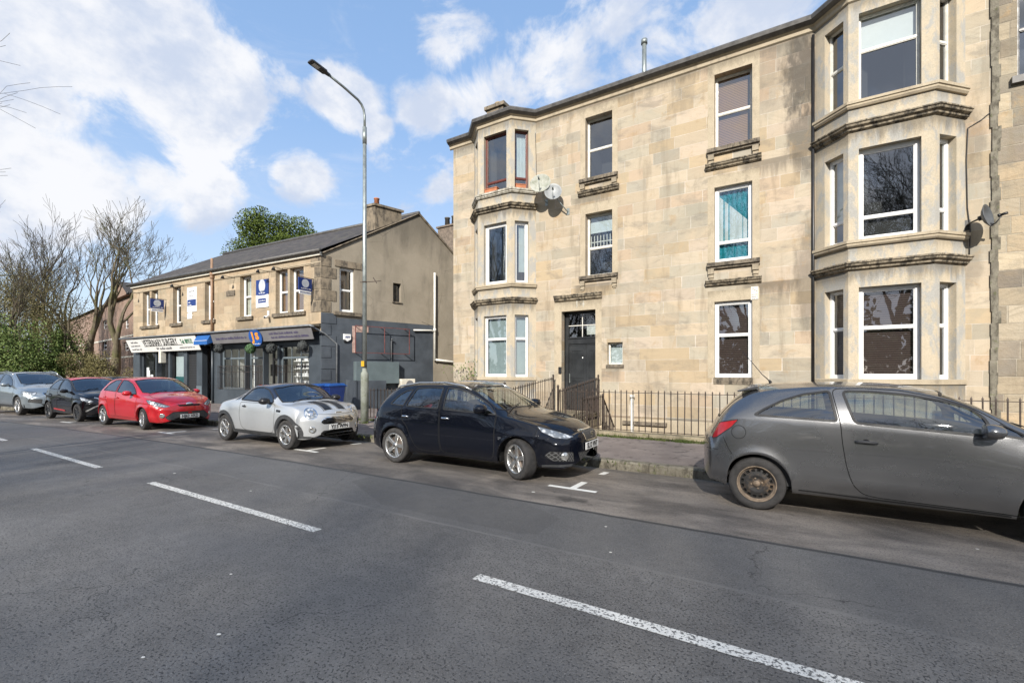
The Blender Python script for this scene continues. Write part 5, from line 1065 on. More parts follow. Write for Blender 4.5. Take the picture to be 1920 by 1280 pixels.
c1_ = at_y(1013, 343, D-.55); c2_ = at_y(1037, 359, D-.50)
dish('large pale mossy satellite dish beside the top left bay window', (c1_.x-.05, D, c1_.z-.45), c1_, (.35, -1, .42), .33, M_DISHL)
dish('smaller grey satellite dish right of the large mossy one', (c2_.x+.30, D, c2_.z-.55), c2_, (.45, -1, .36), .27, M_DISHG)
c3_ = at_y(1853, 404, D-.46); dish('dark satellite dish seen edge on, right of the right bay', (3.27, D, c3_.z-.04), c3_, (1.15, -.75, .22), .215, M_DISHD)
# plaque beside the ground floor window
p0 = at_y(1408, 538, D); p1 = at_y(1422, 560, D); T = thing('wall_plate', 'small cream sign plate with three dots above the ground floor window', 'sign', (p0.x, D, p1.z))
mb = MB(); PF.box(mb, p0.x, p1.x, p1.z-.02, p0.z, .006, .018); mb.build('plate', M_CREAM, T); mb = MB()
for k in range(3): c_ = (p0.x+.05+k*.045, D-.0195, p0.z-.05-k*.035); mb.poly([(c_[0]+.014*cos(2*pi*i/10), c_[1], c_[2]+.014*sin(2*pi*i/10)) for i in range(10)])
mb.build('dots', M_TEXT, T); scribble(T, PF.M((p0.x+p1.x)/2, (p0.z+p1.z)/2-.10, .02), .14, .035, M_GREYT, 3, rows=3)
# wheelie bins behind the coupe
M_BIN = plain('blue_bin_plastic', (.018, .045, .19), .4, 0, .12, 3); M_BIN2 = plain('bin_lid_blue', (.02, .10, .36), .35, 0, .1, 3)
def bin_(x_, y_, rz, label):
    T = thing('wheelie_bin', label, 'bin', (x_, y_, .11), rz, 'blue wheelie bins by the gable corner')
    mb = MB(); lv = [(.05, .21, .24), (.12, .22, .25), (.95, .285, .33), (.98, .30, .35), (1.0, .30, .35)]; vs = []
    for z_, a_, c_ in lv: vs += [(-a_, -c_, z_), (a_, -c_, z_), (a_, c_, z_), (-a_, c_, z_)]
    mb.add(vs, [(i*4+j, i*4+(j+1) % 4, (i+1)*4+(j+1) % 4, (i+1)*4+j) for i in range(4) for j in range(4)]+[(3, 2, 1, 0)]); mb.build('bin_body', M_BIN, T, world=False, bevel=.015)
    mb = MB(); mb.add([(-.31, -.38, 1.0), (.31, -.38, 1.0), (.31, .36, 1.02), (-.31, .36, 1.02), (-.27, -.30, 1.07), (.27, -.30, 1.07), (.27, .28, 1.10), (-.27, .28, 1.10)], [(0, 3, 2, 1), (4, 5, 6, 7), (0, 1, 5, 4), (1, 2, 6, 5), (2, 3, 7, 6), (3, 0, 4, 7)]); mb.tube([(-.26, .42, 1.0), (.26, .42, 1.0)], .018, 8); mb.build('bin_lid', M_BIN2, T, world=False, bevel=.012)
    for s_ in (-1, 1): mb = MB(); mb.tube([(s_*.24, .27, .1), (s_*.30, .27, .1)], .10, 16); mb.build('wheel', M_BLACK, T, world=False)
g0 = at_t(600, 698, 17.2); bin_(g0.x, g0.y, -.2, 'blue wheelie bin on the left of the pair'); g0 = at_t(625, 698, 17.3); bin_(g0.x, g0.y, -.1, 'blue wheelie bin on the right of the pair')
# low dark gate screen behind the bins
mb = MB(); PG.box(mb, 1.0, 1.08, .1, 1.30, .05, 1.0); PG.box(mb, 1.08, 2.4, .1, 1.28, .9, .96); tag(mb.build('bin_screen', M_DPAINT, bevel=.01), 'low dark grey screen panel against the gable behind the bins', 'screen')
# ---------------------------------------------------------------- buildings far behind
BB = thing('brick_flats', 'red brick flats standing behind the bare trees at the left', 'building', (-45, 14, 0))
bt_ = lambda px: at_t(px, 698, 37)
Pb = Plane((-52, 16.5, 0), (1, -.13, 0), (-.13, -1, 0)); zr = 7.6
def bh(px, py=698): return Pb.hit(px, py)
a0_, a1_ = bh(120)[0]-3, bh(268)[0]+5
wins = []
for (x0, x1, y0, y1) in ((192, 200, 602, 618), (192, 200, 640, 656), (232, 241, 642, 658), (160, 168, 642, 658), (206, 214, 681, 697), (233, 241, 600, 617)): wins.append((bh(x0)[0], bh(x1)[0], bh(x0, y1)[1], bh(x0, y0)[1]))
mb = MB(); wall_holes(mb, Pb, a0_, a1_, 0, bh(215, 566)[1], wins, .15); zt_ = bh(215, 566)[1]
mb.quad(Pb.p(a1_, 0), Pb.p(a1_, 0, -9), Pb.p(a1_, zt_, -9), Pb.p(a1_, zt_)); mb.quad(Pb.p(a0_, 0), Pb.p(a0_, 0, -9), Pb.p(a0_, zt_, -9), Pb.p(a0_, zt_)); mb.quad(Pb.p(a0_, 0, -9), Pb.p(a1_, 0, -9), Pb.p(a1_, zt_, -9), Pb.p(a0_, zt_, -9)); mb.build('wall', M_BRICK, BB, norm=False)
for h in wins: window(Pb, *h, BB, fw=.06, rails=(.5,), rec=.12)
for z_ in (bh(215, 636)[1], bh(215, 672)[1]): mb = MB(); Pb.box(mb, a0_, a1_, z_, z_+.12, 0, .03); mb.build('band_course', M_CREAM, BB)
mb = MB(); am = bh(236)[0]; wg = 2.6
mb.quad(Pb.p(a0_-.3, zt_, .3), Pb.p(a1_+.3, zt_, .3), Pb.p(a1_+.3, zt_+1.4, -4.5), Pb.p(a0_-.3, zt_+1.4, -4.5)); mb.quad(Pb.p(a0_-.3, zt_+1.4, -4.5), Pb.p(a1_+.3, zt_+1.4, -4.5), Pb.p(a1_+.3, zt_, -9.3), Pb.p(a0_-.3, zt_, -9.3)); mb.build('roof', M_SLATE, BB)
mb = MB(); mb.poly([Pb.p(am-wg, zt_, .35), Pb.p(am+wg, zt_, .35), Pb.p(am, zt_+1.2, .35)]); mb.quad(Pb.p(am-wg, zt_-.01, .0), Pb.p(am+wg, zt_-.01, .0), Pb.p(am+wg, zt_-.01, .35), Pb.p(am-wg, zt_-.01, .35)); mb.build('gablet', M_BRICK, BB)
mb = MB(); mb.quad(Pb.p(am-wg-.2, zt_-.02, .5), Pb.p(am, zt_+1.3, .5), Pb.p(am, zt_+1.3, -3), Pb.p(am-wg-.2, zt_-.02, -3)); mb.quad(Pb.p(am+wg+.2, zt_-.02, .5), Pb.p(am, zt_+1.3, .5), Pb.p(am, zt_+1.3, -3), Pb.p(am+wg+.2, zt_-.02, -3)); mb.build('gablet_roof', M_SLATE, BB)
# building behind the gap, only its chimney shows
RB = thing('rear_building', 'building behind the gap between gable and tenement, only its brick chimney showing', 'building', (-19, 25, 0)); c_ = at_t(843, 470, 29)
mb = MB(); mb.box(c_.x-5, c_.x+2.5, c_.y-.5, c_.y+8, .1, c_.z-.5); mb.build('wall', M_REND, RB); mb = MB(); mb.add([(c_.x-5, c_.y-.7, c_.z-.49), (c_.x+2.5, c_.y-.7, c_.z-.49), (c_.x+2.5, c_.y+8.2, c_.z-.49), (c_.x-5, c_.y+8.2, c_.z-.49), (c_.x-5, c_.y+3.5, c_.z+.8), (c_.x+2.5, c_.y+3.5, c_.z+.8)], [(0, 1, 5, 4), (2, 3, 4, 5), (1, 2, 5), (3, 0, 4)]); mb.build('roof', M_SLATE, RB)
M_OLDB = plain('old_brick', (.17, .135, .105), .9, 0, .35, 6); zt_ = at_t(843, 430, 29).z; mb = MB(); mb.box(c_.x-.55, c_.x+.85, c_.y-.5, c_.y+.3, c_.z-.6, zt_); mb.box(c_.x-.63, c_.x+.93, c_.y-.58, c_.y+.38, zt_, zt_+.10); ch = mb.build('chimney', M_OLDB, RB)
for k in range(2): mb = MB(); mb.lathe([(.0, 0), (.17, 0), (.15, .55), (.18, .56), (.18, .62), (.1, .62)], (c_.x-.1+k*.55, c_.y-.1, zt_+.1), n=12); mb.build('pot', M_GUT, ch)
# terrace of houses across the road behind the viewer: only glimpsed in window reflections
# ---------------------------------------------------------------- trees
def tree_mesh(seed, height, trunk_r, levels=6, spread=.55, lean=(0, 0), first=.28, up=.25, twigs=3, crook=.16, nchild=(3, 4), taper=.62, droop=0, minr=.006, thick=0):
    r = random.Random(seed); T = MB(); C = MB()
    def grow(p, d, L, rad, lev):
        n = 5 if lev < 2 else (4 if lev < 4 else 3); pts = [p.copy()]; rs = [rad]; dd = d.copy()
        for k in range(n):
            ck = crook*(.45 if lev < 1 else .8 if lev < 2 else 1.1); dd = (dd+Vector((r.gauss(0, ck), r.gauss(0, ck), r.gauss(0, ck)))+Vector((0, 0, up*.25 if lev else .05))-Vector((0, 0, droop*.2 if lev > 3 else 0))).normalized()
            p = p+dd*L/n; pts.append(p.copy()); rs.append(max(minr*.7, rad*(1-(1-taper)*(k+1)/n)))
        (T if lev < 2 else C).tube(pts, rs, 8 if lev < 1 else (6 if lev < 2 else (4 if lev < 4 else 3)), cap=False)
        if lev >= levels: return
        nc = r.randint(*nchild) + (twigs if lev == levels-1 else 0)
        for k in range(nc):
            t = 1.0 if k == 0 else r.uniform(.35 if lev else .55, 1.0); i = min(n-1, int(t*n)); q = pts[i]+(pts[i+1]-pts[i])*(t*n-i) if t < 1 else pts[-1]
            ax = dd.orthogonal().normalized(); ax.rotate(Matrix.Rotation(r.uniform(0, 2*pi), 3, dd)); sp = spread*(.35 if k == 0 else r.uniform(.7, 1.35)); nd = (dd+ax*math.tan(min(1.3, sp))).normalized()
            rr = rs[min(i+1, n)]*(.88 if k == 0 else r.uniform(.5+thick, .72+thick)); grow(q, nd, L*(r.uniform(.72, .9) if k == 0 else r.uniform(.55, .85)), max(minr*.6, rr), lev+1)
    grow(Vector((0, 0, -.1)), Vector((lean[0], lean[1], 1)).normalized(), height*first, trunk_r, 0)
    zmax = max(v.z for v in C.v); s = height/zmax
    for M_ in (T, C): M_.v = [v*s for v in M_.v]
    return T, C
def place_tree(T, C, loc, label, name='bare_tree', group=None, rz=0, bark=M_BARK, tw=M_TWIG):
    E = thing(name, label, 'tree', loc, rz, group)
    T.build('trunk', bark, E, world=False, norm=False); C.build('crown', tw, E, world=False, norm=False); return E
def tz(px, t): v = at_t(px, 698, t); return (v.x, v.y, 0)
def hz(py, t): return EYE+(698-py)/853*t
GL_ = 'bare trees at the left end of the street'
specs = [(158, 34, 388, .27, 3, 'mossy bare tree with forked trunk left of the brick flats', (-.06, 0), .62), (214, 33, 378, .26, 12, 'tall bare tree in front of the brick flats nearest the shops', (.03, 0), .66),
         (75, 38, 368, .20, 5, 'bare tree rising out of the green scrub at the far left', (.03, 0), .62), (-30, 36, 380, .20, 8, 'bare tree at the left edge of the view beyond the scrub', (.06, 0), .62), (285, 46, 425, .18, 21, 'slender bare tree showing over the left end of the slate roof', (.05, 0), .6), (118, 42, 385, .18, 33, 'thin bare tree behind the forked one', (-.05, 0), .55), (20, 31, 420, .14, 41, 'thin young bare tree in the scrub', (.10, 0), .6)]
for (px, t, py, r_, sd_i, lb, ln, sp_i) in specs:
    H_ = hz(py-6, t); T_, C_ = tree_mesh(sd_i, H_, r_*H_/13, 6 if sd_i in (21, 33, 41) else 7, sp_i*.82, (ln[0]*.5, 0), first=.19, nchild=(2, 3), twigs=2, crook=.11, up=.40, minr=.011, thick=.11)
    place_tree(T_, C_, tz(px, t), lb, group=GL_, bark=M_BARK, tw=M_BARK if sd_i in (3, 12) else M_TWIG)
T_, C_ = tree_mesh(52, hz(405, 50), .2, 6, .5, (0, 0), nchild=(3, 3), twigs=2); place_tree(T_, C_, tz(452, 50), 'bare twiggy tree behind the slate roof beside the evergreen', group=GL_)
# leafy masses
def leaf_blob(mb, c, rx, ry, rz, n, size, seed, lumps=9, zmin=.1):
    r = random.Random(seed); L = []
    for k in range(lumps):
        d = Vector((r.gauss(0, 1), r.gauss(0, 1), r.gauss(0, .8))).normalized()*r.uniform(.25, .85); L.append((Vector((d.x*rx, d.y*ry, d.z*rz)), r.uniform(.28, .5)))
    for i in range(n):
        o, s = L[r.randrange(lumps)]; d = Vector((r.gauss(0, 1), r.gauss(0, 1), r.gauss(0, 1))).normalized()*(r.random()**.4)*s; p_ = Vector(c)+o+Vector((d.x*rx, d.y*ry, d.z*rz))
        if p_.z < zmin: continue
        u_ = Vector((r.gauss(0, 1), r.gauss(0, 1), r.gauss(0, 1))).normalized(); v_ = u_.orthogonal().normalized(); v_.rotate(Matrix.Rotation(r.uniform(0, 6.3), 3, u_)); w2 = size*r.uniform(.6, 1.4); e = u_.cross(v_)*w2*.5
        mb.add([p_-v_*w2*.6, p_+e, p_+v_*w2*.6, p_-e], [(0, 1, 2, 3)])
def shrub(name, label, px, t, py, w_, n, size, mt, seed, cat='shrub', group=None, trunk=.12, lumps=14):
    h = hz(py, t); x_, y_, _ = tz(px, t); E = thing(name, label, cat, (x_, y_, 0), group=group)
    mb = MB(); leaf_blob(mb, (0, 0, h*.52), w_, w_, h*.52, n, size, seed, lumps); mb.build('foliage', mt, E, world=False, norm=False)
    r = random.Random(seed); m2 = MB()
    for k in range(7): a_ = r.uniform(0, 6.28); m2.tube([(0, 0, 0), (cos(a_)*w_*.3, sin(a_)*w_*.3, h*.4), (cos(a_)*w_*.6, sin(a_)*w_*.6, h*.8)], [trunk*.5, trunk*.3, trunk*.1], 5)
    m2.build('stem', M_BARK, E, world=False); return E
GS = 'overgrown shrubs at the left end of the street'
shrub('ivy_thicket', 'bright green ivy covered thicket behind the silver car', 45, 31, 590, 3.1, 12000, .10, M_LEAF, 2, group=GS, lumps=26)
shrub('scrub_thicket', 'olive brown scrub rising above the green ivy thicket', 85, 34, 462, 3.2, 24000, .06, M_LEAFO, 3, group=GS, lumps=30)
shrub('ivy_thicket', 'green thicket at the left edge of the photo', -30, 32, 590, 3.2, 11000, .09, M_LEAF, 4, group=GS, lumps=26)
shrub('scrub_thicket', 'olive scrub at the left edge behind the thicket', 0, 37, 470, 3.6, 22000, .07, M_LEAFO, 6, group=GS, lumps=30)
shrub('ivy_column', 'ivy climbing the forked tree trunk', 112, 32.5, 590, .8, 5000, .08, M_LEAF, 7, group=GS, lumps=9)
shrub('low_brambles', 'low brown brambles under the bare trees behind the black car', 165, 32, 640, 1.9, 10000, .06, M_LEAFO, 9, group=GS)
shrub('low_brambles', 'low brown brambles beside the brick wall left of the vet shop', 225, 32, 690, 1.2, 4000, .05, M_LEAFO, 10, group=GS)
E = thing('evergreen_tree', 'leafy green tree standing behind the slate roof of the shop building', 'tree', tz(520, 44)); H_ = hz(398, 44)
mb = MB(); leaf_blob(mb, (0, 0, H_-3.9), 4.3, 3.8, 4.0, 60000, .12, 14, 40); mb.build('crown', M_EVER, E, world=False, norm=False); mb = MB(); mb.tube([(0, 0, 0), (.1, 0, 5), (0, .1, H_-3)], [.35, .28, .12], 10); mb.build('trunk', M_BARKD, E, world=False)
# hedge on the viewer's side, mirrored in car flanks and low windows
E = thing('hedge', 'long rough hedge on the near verge, seen only mirrored in cars and windows', 'hedge', (-8, -7, .1)); mb = MB(); rh = random.Random(8)
for k in range(42): leaf_blob(mb, (-34+k*1.25-(-8)*0-8*0, -7.2+rh.uniform(-.4, .4), 1.15+rh.uniform(-.2, .3)), 1.1, .8, 1.25, 420, .16, 100+k, 7, .12)
for v_ in mb.v: v_ -= Vector((-8, -7, .1))
mb.build('foliage', M_LEAFO, E, world=False, norm=False); mb = MB(); [mb.tube([(-26+k*1.25, 0, 0), (-26+k*1.25+.2, .1, 1.3)], .03, 5) for k in range(42)]; mb.build('stems', M_BARKD, E, world=False)
mb = MB()
for k in range(44): leaf_blob(mb, (-95+k*3.6, -34+rh.uniform(-3, 3), 4.2), 4, 3, rh.uniform(5.5, 8), 520, .55, 500+k, 8, .1)
tag(mb.build('near_side_woods', M_LEAFO, norm=False), 'brown scrubby woods on the near side, seen only mirrored in glass', 'woods', kind='stuff')
mb = MB()
for k in range(26): leaf_blob(mb, (-150-rh.uniform(0, 30), -60+k*9, 4), 8, 7, 7, 380, .9, 300+k, 8, .1)
tag(mb.build('distant_woods', M_LEAFO, norm=False), 'distant scrubby woods closing the street far to the left', 'woods', kind='stuff')
# trees on the viewer's side of the road
GB = 'bare trees on the near side of the road'
T_, C_ = tree_mesh(77, 33, .55, 6, .50, (0, 0), nchild=(3, 4), twigs=1, minr=.022, thick=.05)
for k, (x_, y_, s_, rz, lb) in enumerate(((10, -42, 1.0, 0, 'tall far bare tree mirrored in the right bay'), (3, -46, 1.05, 1.3, 'tall far bare tree mirrored in the middle windows'), (-5, -41, .97, 2.6, 'tall far bare tree mirrored beside the close door'), (-15, -45, 1.05, 4.0, 'tall far bare tree opposite the street lamp'), (-25, -41, 1.0, 5.1, 'tall far bare tree mirrored in the left windows'), (-34, -44, 1.04, .7, 'tall far bare tree mirrored in the left bay'), (-44, -42, 1.0, 3.2, 'tall far bare tree at the far left of the woods'), (18, -43, 1.0, 2.0, 'tall far bare tree at the right end of the woods'))):
    if k == 0: t0 = place_tree(T_, C_, (x_, y_, .1), lb, group=GB, bark=M_BARKD, tw=M_BARKD); continue
    c_ = copy_tree(t0); c_.location = (x_, y_, .1); c_.scale = (s_,)*3; c_.rotation_euler.z = rz; c_['label'] = lb
T_, C_ = tree_mesh(91, 11.5, .11, 6, .62, (.12, .1), nchild=(3, 4), twigs=2, minr=.005); place_tree(T_, C_, (-12.7, -1.5, .1), 'near bare tree at the left whose twig tips reach into the sky', group=GB, bark=M_BARKD, tw=M_BARKD)
# ---------------------------------------------------------------- cars
def pchip(tab):
    xs = [t[0] for t in tab]; ys = [t[1] for t in tab]; n = len(xs); h = [xs[i+1]-xs[i] for i in range(n-1)]; dl = [(ys[i+1]-ys[i])/h[i] for i in range(n-1)]; m = [0]*n
    m[0] = dl[0]; m[-1] = dl[-1]
    for i in range(1, n-1):
        if dl[i-1]*dl[i] > 0: w1 = 2*h[i]+h[i-1]; w2 = h[i]+2*h[i-1]; m[i] = (w1+w2)/(w1/dl[i-1]+w2/dl[i])
    def f(x):
        if x <= xs[0]: return ys[0]
        if x >= xs[-1]: return ys[-1]
        i = max(k for k in range(n-1) if xs[k] <= x); t = (x-xs[i])/h[i]
        return (2*t**3-3*t*t+1)*ys[i]+(t**3-2*t*t+t)*h[i]*m[i]+(-2*t**3+3*t*t)*ys[i+1]+(t**3-t*t)*h[i]*m[i+1]
    return f
def sstep(t): t = max(0, min(1, t)); return t*t*(3-2*t)
def paint(name, c, metal=.55, rough=.33, dirt=.25, dirtc=(.16, .13, .10), spec=.5):
    m_, b, p = mat(name); P = b.obj(); x, y, z = b.sep(P)
    n = b.noise(P, 2.2, 5, .65); low = b.m('MULTIPLY', b.step(z, .75, .2), b.step(b.noise(P, 5, 5, .65), .3, .75)); k = b.m('MULTIPLY', b.m('MAXIMUM', low, b.m('MULTIPLY', b.step(n, .5, .75), .5)), dirt)
    b.put(p.inputs['Base Color'], b.mix(k, c, dirtc)); b.put(p.inputs['Metallic'], b.m('MULTIPLY', b.m('SUBTRACT', 1, k), metal)); b.put(p.inputs['Roughness'], b.m('ADD', rough, b.m('MULTIPLY', k, .4)))
    p.inputs['Specular IOR Level'].default_value = spec; p.inputs['Coat Weight'].default_value = 1; b.put(p.inputs['Coat Roughness'], b.m('ADD', .035, b.m('MULTIPLY', k, .5))); return m_
M_CGL = glass('car_glass', 2.45, (.55, .60, .58)); M_RUB = plain('black_rubber_trim', (.012, .012, .013), .55, 0, .2); M_PLAST = plain('dark_plastic', (.035, .036, .038), .6, 0, .2, 10)
M_TYRE = plain('tyre_rubber', (.036, .034, .033), .85, 0, .35, 14, .2); M_WELL = plain('wheel_well', (.006, .006, .006), .95, 0, .2); M_ALLOY = plain('alloy_silver', (.52, .52, .51), .3, .85, .15, 20); M_CHR = plain('chrome', (.75, .75, .76), .12, 1, .03)
M_DISC = plain('brake_disc', (.16, .13, .11), .5, .7, .4, 12); M_ALLOYD = plain('dark_alloy', (.04, .04, .042), .35, .6, .2)
m_, b, p = mat('rusty_steel_wheel'); P = b.obj(); n = b.noise(P, 9, 6, .7); b.put(p.inputs['Base Color'], b.mix(b.step(n, .45, .72), (.026, .025, .025), (.17, .115, .07))); b.put(p.inputs['Roughness'], .75); p.inputs['Metallic'].default_value = .2; M_STEEL = m_
M_STEELR = plain('rusty_rim_edge', (.21, .16, .115), .8, .1, .35, 14); M_SEAT = plain('seat_cloth', (.05, .05, .055), .9, 0, .3); M_TAILR = plain('red_lamp', (.42, .012, .015), .12, 0, .15, 10, coat=1); M_FOG = plain('fog_lamp', (.55, .55, .53), .12, .8, .1)
m_, b, p = mat('headlamp'); P = b.obj(); v = b.new('ShaderNodeTexVoronoi'); b.put(v.inputs['Vector'], P); v.inputs['Scale'].default_value = 16
b.put(p.inputs['Base Color'], b.mix(b.step(v.outputs['Distance'], .15, .6), (.75, .78, .80), (.20, .22, .24))); p.inputs['Metallic'].default_value = .35; p.inputs['Roughness'].default_value = .3; p.inputs['Coat Weight'].default_value = 1; p.inputs['Coat Roughness'].default_value = .02
b.put(p.inputs['Normal'], b.bump(v.outputs['Distance'], .7, .02)); M_HEAD = m_
m_, b, p = mat('grille_mesh'); x, y, z = b.sep(b.obj()); f1 = b.m('FRACT', b.m('DIVIDE', b.m('ADD', y, b.m('MULTIPLY', z, .6)), .035)); f2 = b.m('FRACT', b.m('DIVIDE', b.m('SUBTRACT', y, b.m('MULTIPLY', z, .6)), .035))
k = b.m('MAXIMUM', b.step(f1, .70, .82), b.step(f2, .70, .82)); b.put(p.inputs['Base Color'], b.mix(k, (.006, .006, .006), (.10, .10, .10))); p.inputs['Roughness'].default_value = .5; M_GRILL = m_
M_PLATE = plain('white_number_plate', (.72, .72, .70), .35, 0, .04)

class Car:
    def __init__(s, label, cat, c, loc, yaw, name='parked_car'):
        s.c = c; s.T = thing(name, label, cat, loc, yaw, 'cars parked along the kerb'); s.x0 = c['rear']   # local origin on the rear axle
        s.P = M_P = c['paint']; s.shell()
    def V(s, x, y, z): return Vector((x-s.x0, y, z))
    def shell(s):
        c = s.c; g = {k: pchip(c[k]) for k in ('zc', 'zs', 'zt', 'wt', 'ws', 'wm')}; L = c['L']; R = c['Ra']; rw, fw_, zw = c['rear'], c['front'], c['zw']; zb0 = c.get('zb', .21)
        W = max(t[1] for t in c['wm']); xs = []
        n = 96
        q0, q1 = c.get('capr', .08)*.9, L-c.get('capf', .10)*.9
        for i in range(n+1): xs.append(q0+(q1-q0)*i/n)
        for i in range(14): xs += [q0+.02*i, q1-.02*i]
        for xw in (rw, fw_):
            xs = [x for x in xs if abs(x-xw) > R+.012]
            for i in range(0, 37): xs.append(xw+R*cos(pi*i/36))
            xs += [xw-R-.004, xw+R+.004]
        xs = sorted(set(round(x, 4) for x in xs)); s.sections = []; prof = []
        zbf = lambda x: max([zb0+c.get('tuck', .06)*sstep((.45-x)/.45)-.02*sstep((x-L+.45)/.3)]+[zw+sqrt(max(0, R*R-(x-xw)**2)) if abs(x-xw) <= R-1e-5 or abs(abs(x-xw)-R) < 1e-5 else 0 for xw in (rw, fw_)])
        for x in xs:
            zc, zs, zt, wt, ws, wm = (g[k](x) for k in ('zc', 'zs', 'zt', 'wt', 'ws', 'wm')); zb = zbf(x); ina = any(abs(x-xw) <= R+1e-4 for xw in (rw, fw_)); zt = max(zt, zs+.008); zc = max(zc, zt+.004)
            zm = min(c.get('zm', .60), zs-.10)
            def side(z):       # half width of the body side at height z
                if z >= zm: t = (z-zm)/max(.02, zs-zm); y = wm-(wm-ws)*t**2.1
                else: t = (zm-z)/max(.05, zm-zb0); y = wm-c.get('tumble', .055)*t**2.4
                for xw in (rw, fw_):
                    d_ = math.hypot(x-xw, z-zw)-R
                    if -.02 < d_ < .12: y += c.get('flare', .014)*(1-max(0, d_)/.12)**1.5
                for (zl, am, wd) in c.get('crease', ()):
                    q = zl(x) if callable(zl) else zl; e = (z-q)/wd
                    if abs(e) < 1: y += am*(1-abs(e))**1.3*(1 if e < 0 else .4)
                return y
            sec = [(side(zb)-.06, zb+.004), (side(zb)-.012, zb)]
            for k in range(15): t = k/14; z = zb+(zs-zb)*(.012+.988*t); sec.append((side(z), z))
            nb = len(sec); ys_, = (sec[-1][0],)
            for k in range(1, 10): t = k/9; sec.append((ys_+(wt-ys_)*t+c.get('bulge', .018)*sin(pi*t), zs+(zt-zs)*t))
            ng = len(sec); ex = c.get('crown', 2.6)
            for k in range(1, 15): t = k/14; yy = wt*(1-t)**.999*(1) if k else wt; yy = wt*cos(t*pi/2)**1.0; sec.append((yy, zt+(zc-zt)*(1-(yy/wt)**ex)))
            prof.append((x, sec, nb, ng))
        # rounded ends
        def endcap(sec, depth, sgn, x):
            zm_ = (sec[1][1]+sec[-1][1])/2; out = []
            for sc_ in (.992, .97, .93, .86, .74, .58, .40, .22, .07):
                k = (1-sc_**c.get('pend', 3.4))**(1/c.get('pend', 3.4)); out.append((x+sgn*depth*k, [(y*sc_, zm_+(z-zm_)*sc_) for y, z in sec]))
            return out
        front = endcap(prof[-1][1], c.get('capf', .10), 1, prof[-1][0]); rear = endcap(prof[0][1], c.get('capr', .08), -1, prof[0][0]); nb, ng = prof[0][2], prof[0][3]
        secs = [r for r in reversed(rear)]+[(x, sec) for x, sec, _, _ in prof]+front
        bf, br = c.get('bowf', .26), c.get('bowr', .16); fs, rs_ = fw_+.27, rw-.22
        def deform(x, y, z):
            a = abs(y)/W; q = sstep((x-fs)/(L-fs)); x2 = x-bf*a**2.6*q+c.get('nose', lambda z: 0)(z)*q; q = sstep((rs_-x)/rs_); return x2+br*a**2.6*q
        bm = bmesh.new(); lay = bm.faces.layers.int.new('band'); m_ = len(secs[0][1]); rows = []
        for x, sec in secs:
            row = [bm.verts.new(s.V(deform(x, y, z), -y, z)) for y, z in sec]; row2 = [bm.verts.new(s.V(deform(x, y, z), y, z)) for y, z in sec[:-1]]; rows.append(row+row2[::-1])
        M2 = len(rows[0])
        for i in range(len(rows)-1):
            for j in range(M2-1):
                f = bm.faces.new((rows[i][j], rows[i+1][j], rows[i+1][j+1], rows[i][j+1])); jj = j if j < m_-1 else M2-2-j; f[lay] = 0 if jj < nb-1 else (1 if jj < ng-1 else 2); f.smooth = True
        for row, rv in ((rows[0], True), (rows[-1], False)):
            bm.faces.new(row[::-1] if rv else row)
        bmesh.ops.remove_doubles(bm, verts=bm.verts, dist=1e-5); bm.normal_update(); s.bm = bm; s.lay = lay; s.bvh = BVHTree.FromBMesh(bm); s.W = W
        # liners and floor
        mb = MB(); Rl = R+.012
        for xw in (rw, fw_):
            for sg in (-1, 1):
                y0, y1 = sg*(W-.07), sg*(W-.36); k = 20
                ring = lambda y: [s.V(xw+Rl*cos(pi*i/k*1.10-.16), y, zw+Rl*sin(pi*i/k*1.10-.16)) for i in range(k+1)]
                a, b_ = ring(y0), ring(y1); mb.add(a+b_, [(i, i+1, k+2+i, k+1+i) for i in range(k)]+[tuple(k+1+i for i in range(k+1))])
        mb.box(rw+R-s.x0+.0, fw_-R-s.x0, -W+.10, W-.10, zb0+.015, zb0+.10); mb.box(.10-s.x0+.25, L-.35-s.x0, -W+.40, W-.40, zb0-.0, zb0+.18)
        mb.build('underbody', M_WELL, s.T, world=False, norm=False)
    def ray(s, p, d):
        d = Vector(d).normalized(); h = s.bvh.ray_cast(Vector(p)-d*2.5, d); return (h[0], h[1]) if h[0] is not None else (Vector(p), -d)
    def cut(s, pts, d, band=None):
        """cut a polygon through the shell along direction d, return the faces inside"""
        bm = s.bm; d = Vector(d).normalized(); e1 = d.orthogonal().normalized(); e2 = d.cross(e1); P2 = [(p.dot(e1), p.dot(e2)) for p in pts]; n = len(pts)
        x0, x1 = min(p[0] for p in P2)-.07, max(p[0] for p in P2)+.07; y0, y1 = min(p[1] for p in P2)-.07, max(p[1] for p in P2)+.07
        bm.normal_update()
        def cand():
            out = []
            for f in bm.faces:
                if band is not None and f[s.lay] not in band: continue
                if f.normal.dot(d) > -.06: continue
                c_ = f.calc_center_median(); a, b_ = c_.dot(e1), c_.dot(e2)
                if x0 < a < x1 and y0 < b_ < y1: out.append((f, a, b_))
            return out
        for i in range(n):
            p, q = pts[i], pts[(i+1) % n]; a, b_ = P2[i], P2[(i+1) % n]; L = math.hypot(b_[0]-a[0], b_[1]-a[1])
            if L < 1e-5: continue
            near = []
            for f, fx_, fy_ in cand():
                t = max(0, min(1, ((fx_-a[0])*(b_[0]-a[0])+(fy_-a[1])*(b_[1]-a[1]))/L/L)); dd = math.hypot(fx_-a[0]-t*(b_[0]-a[0]), fy_-a[1]-t*(b_[1]-a[1]))
                if dd < .06: near.append(f)
            if not near: continue
            ge = set(near); ge |= {e for f in near for e in f.edges}; ge |= {v for f in near for v in f.verts}
            bmesh.ops.bisect_plane(bm, geom=list(ge), dist=2e-5, plane_co=p, plane_no=(q-p).cross(d).normalized())
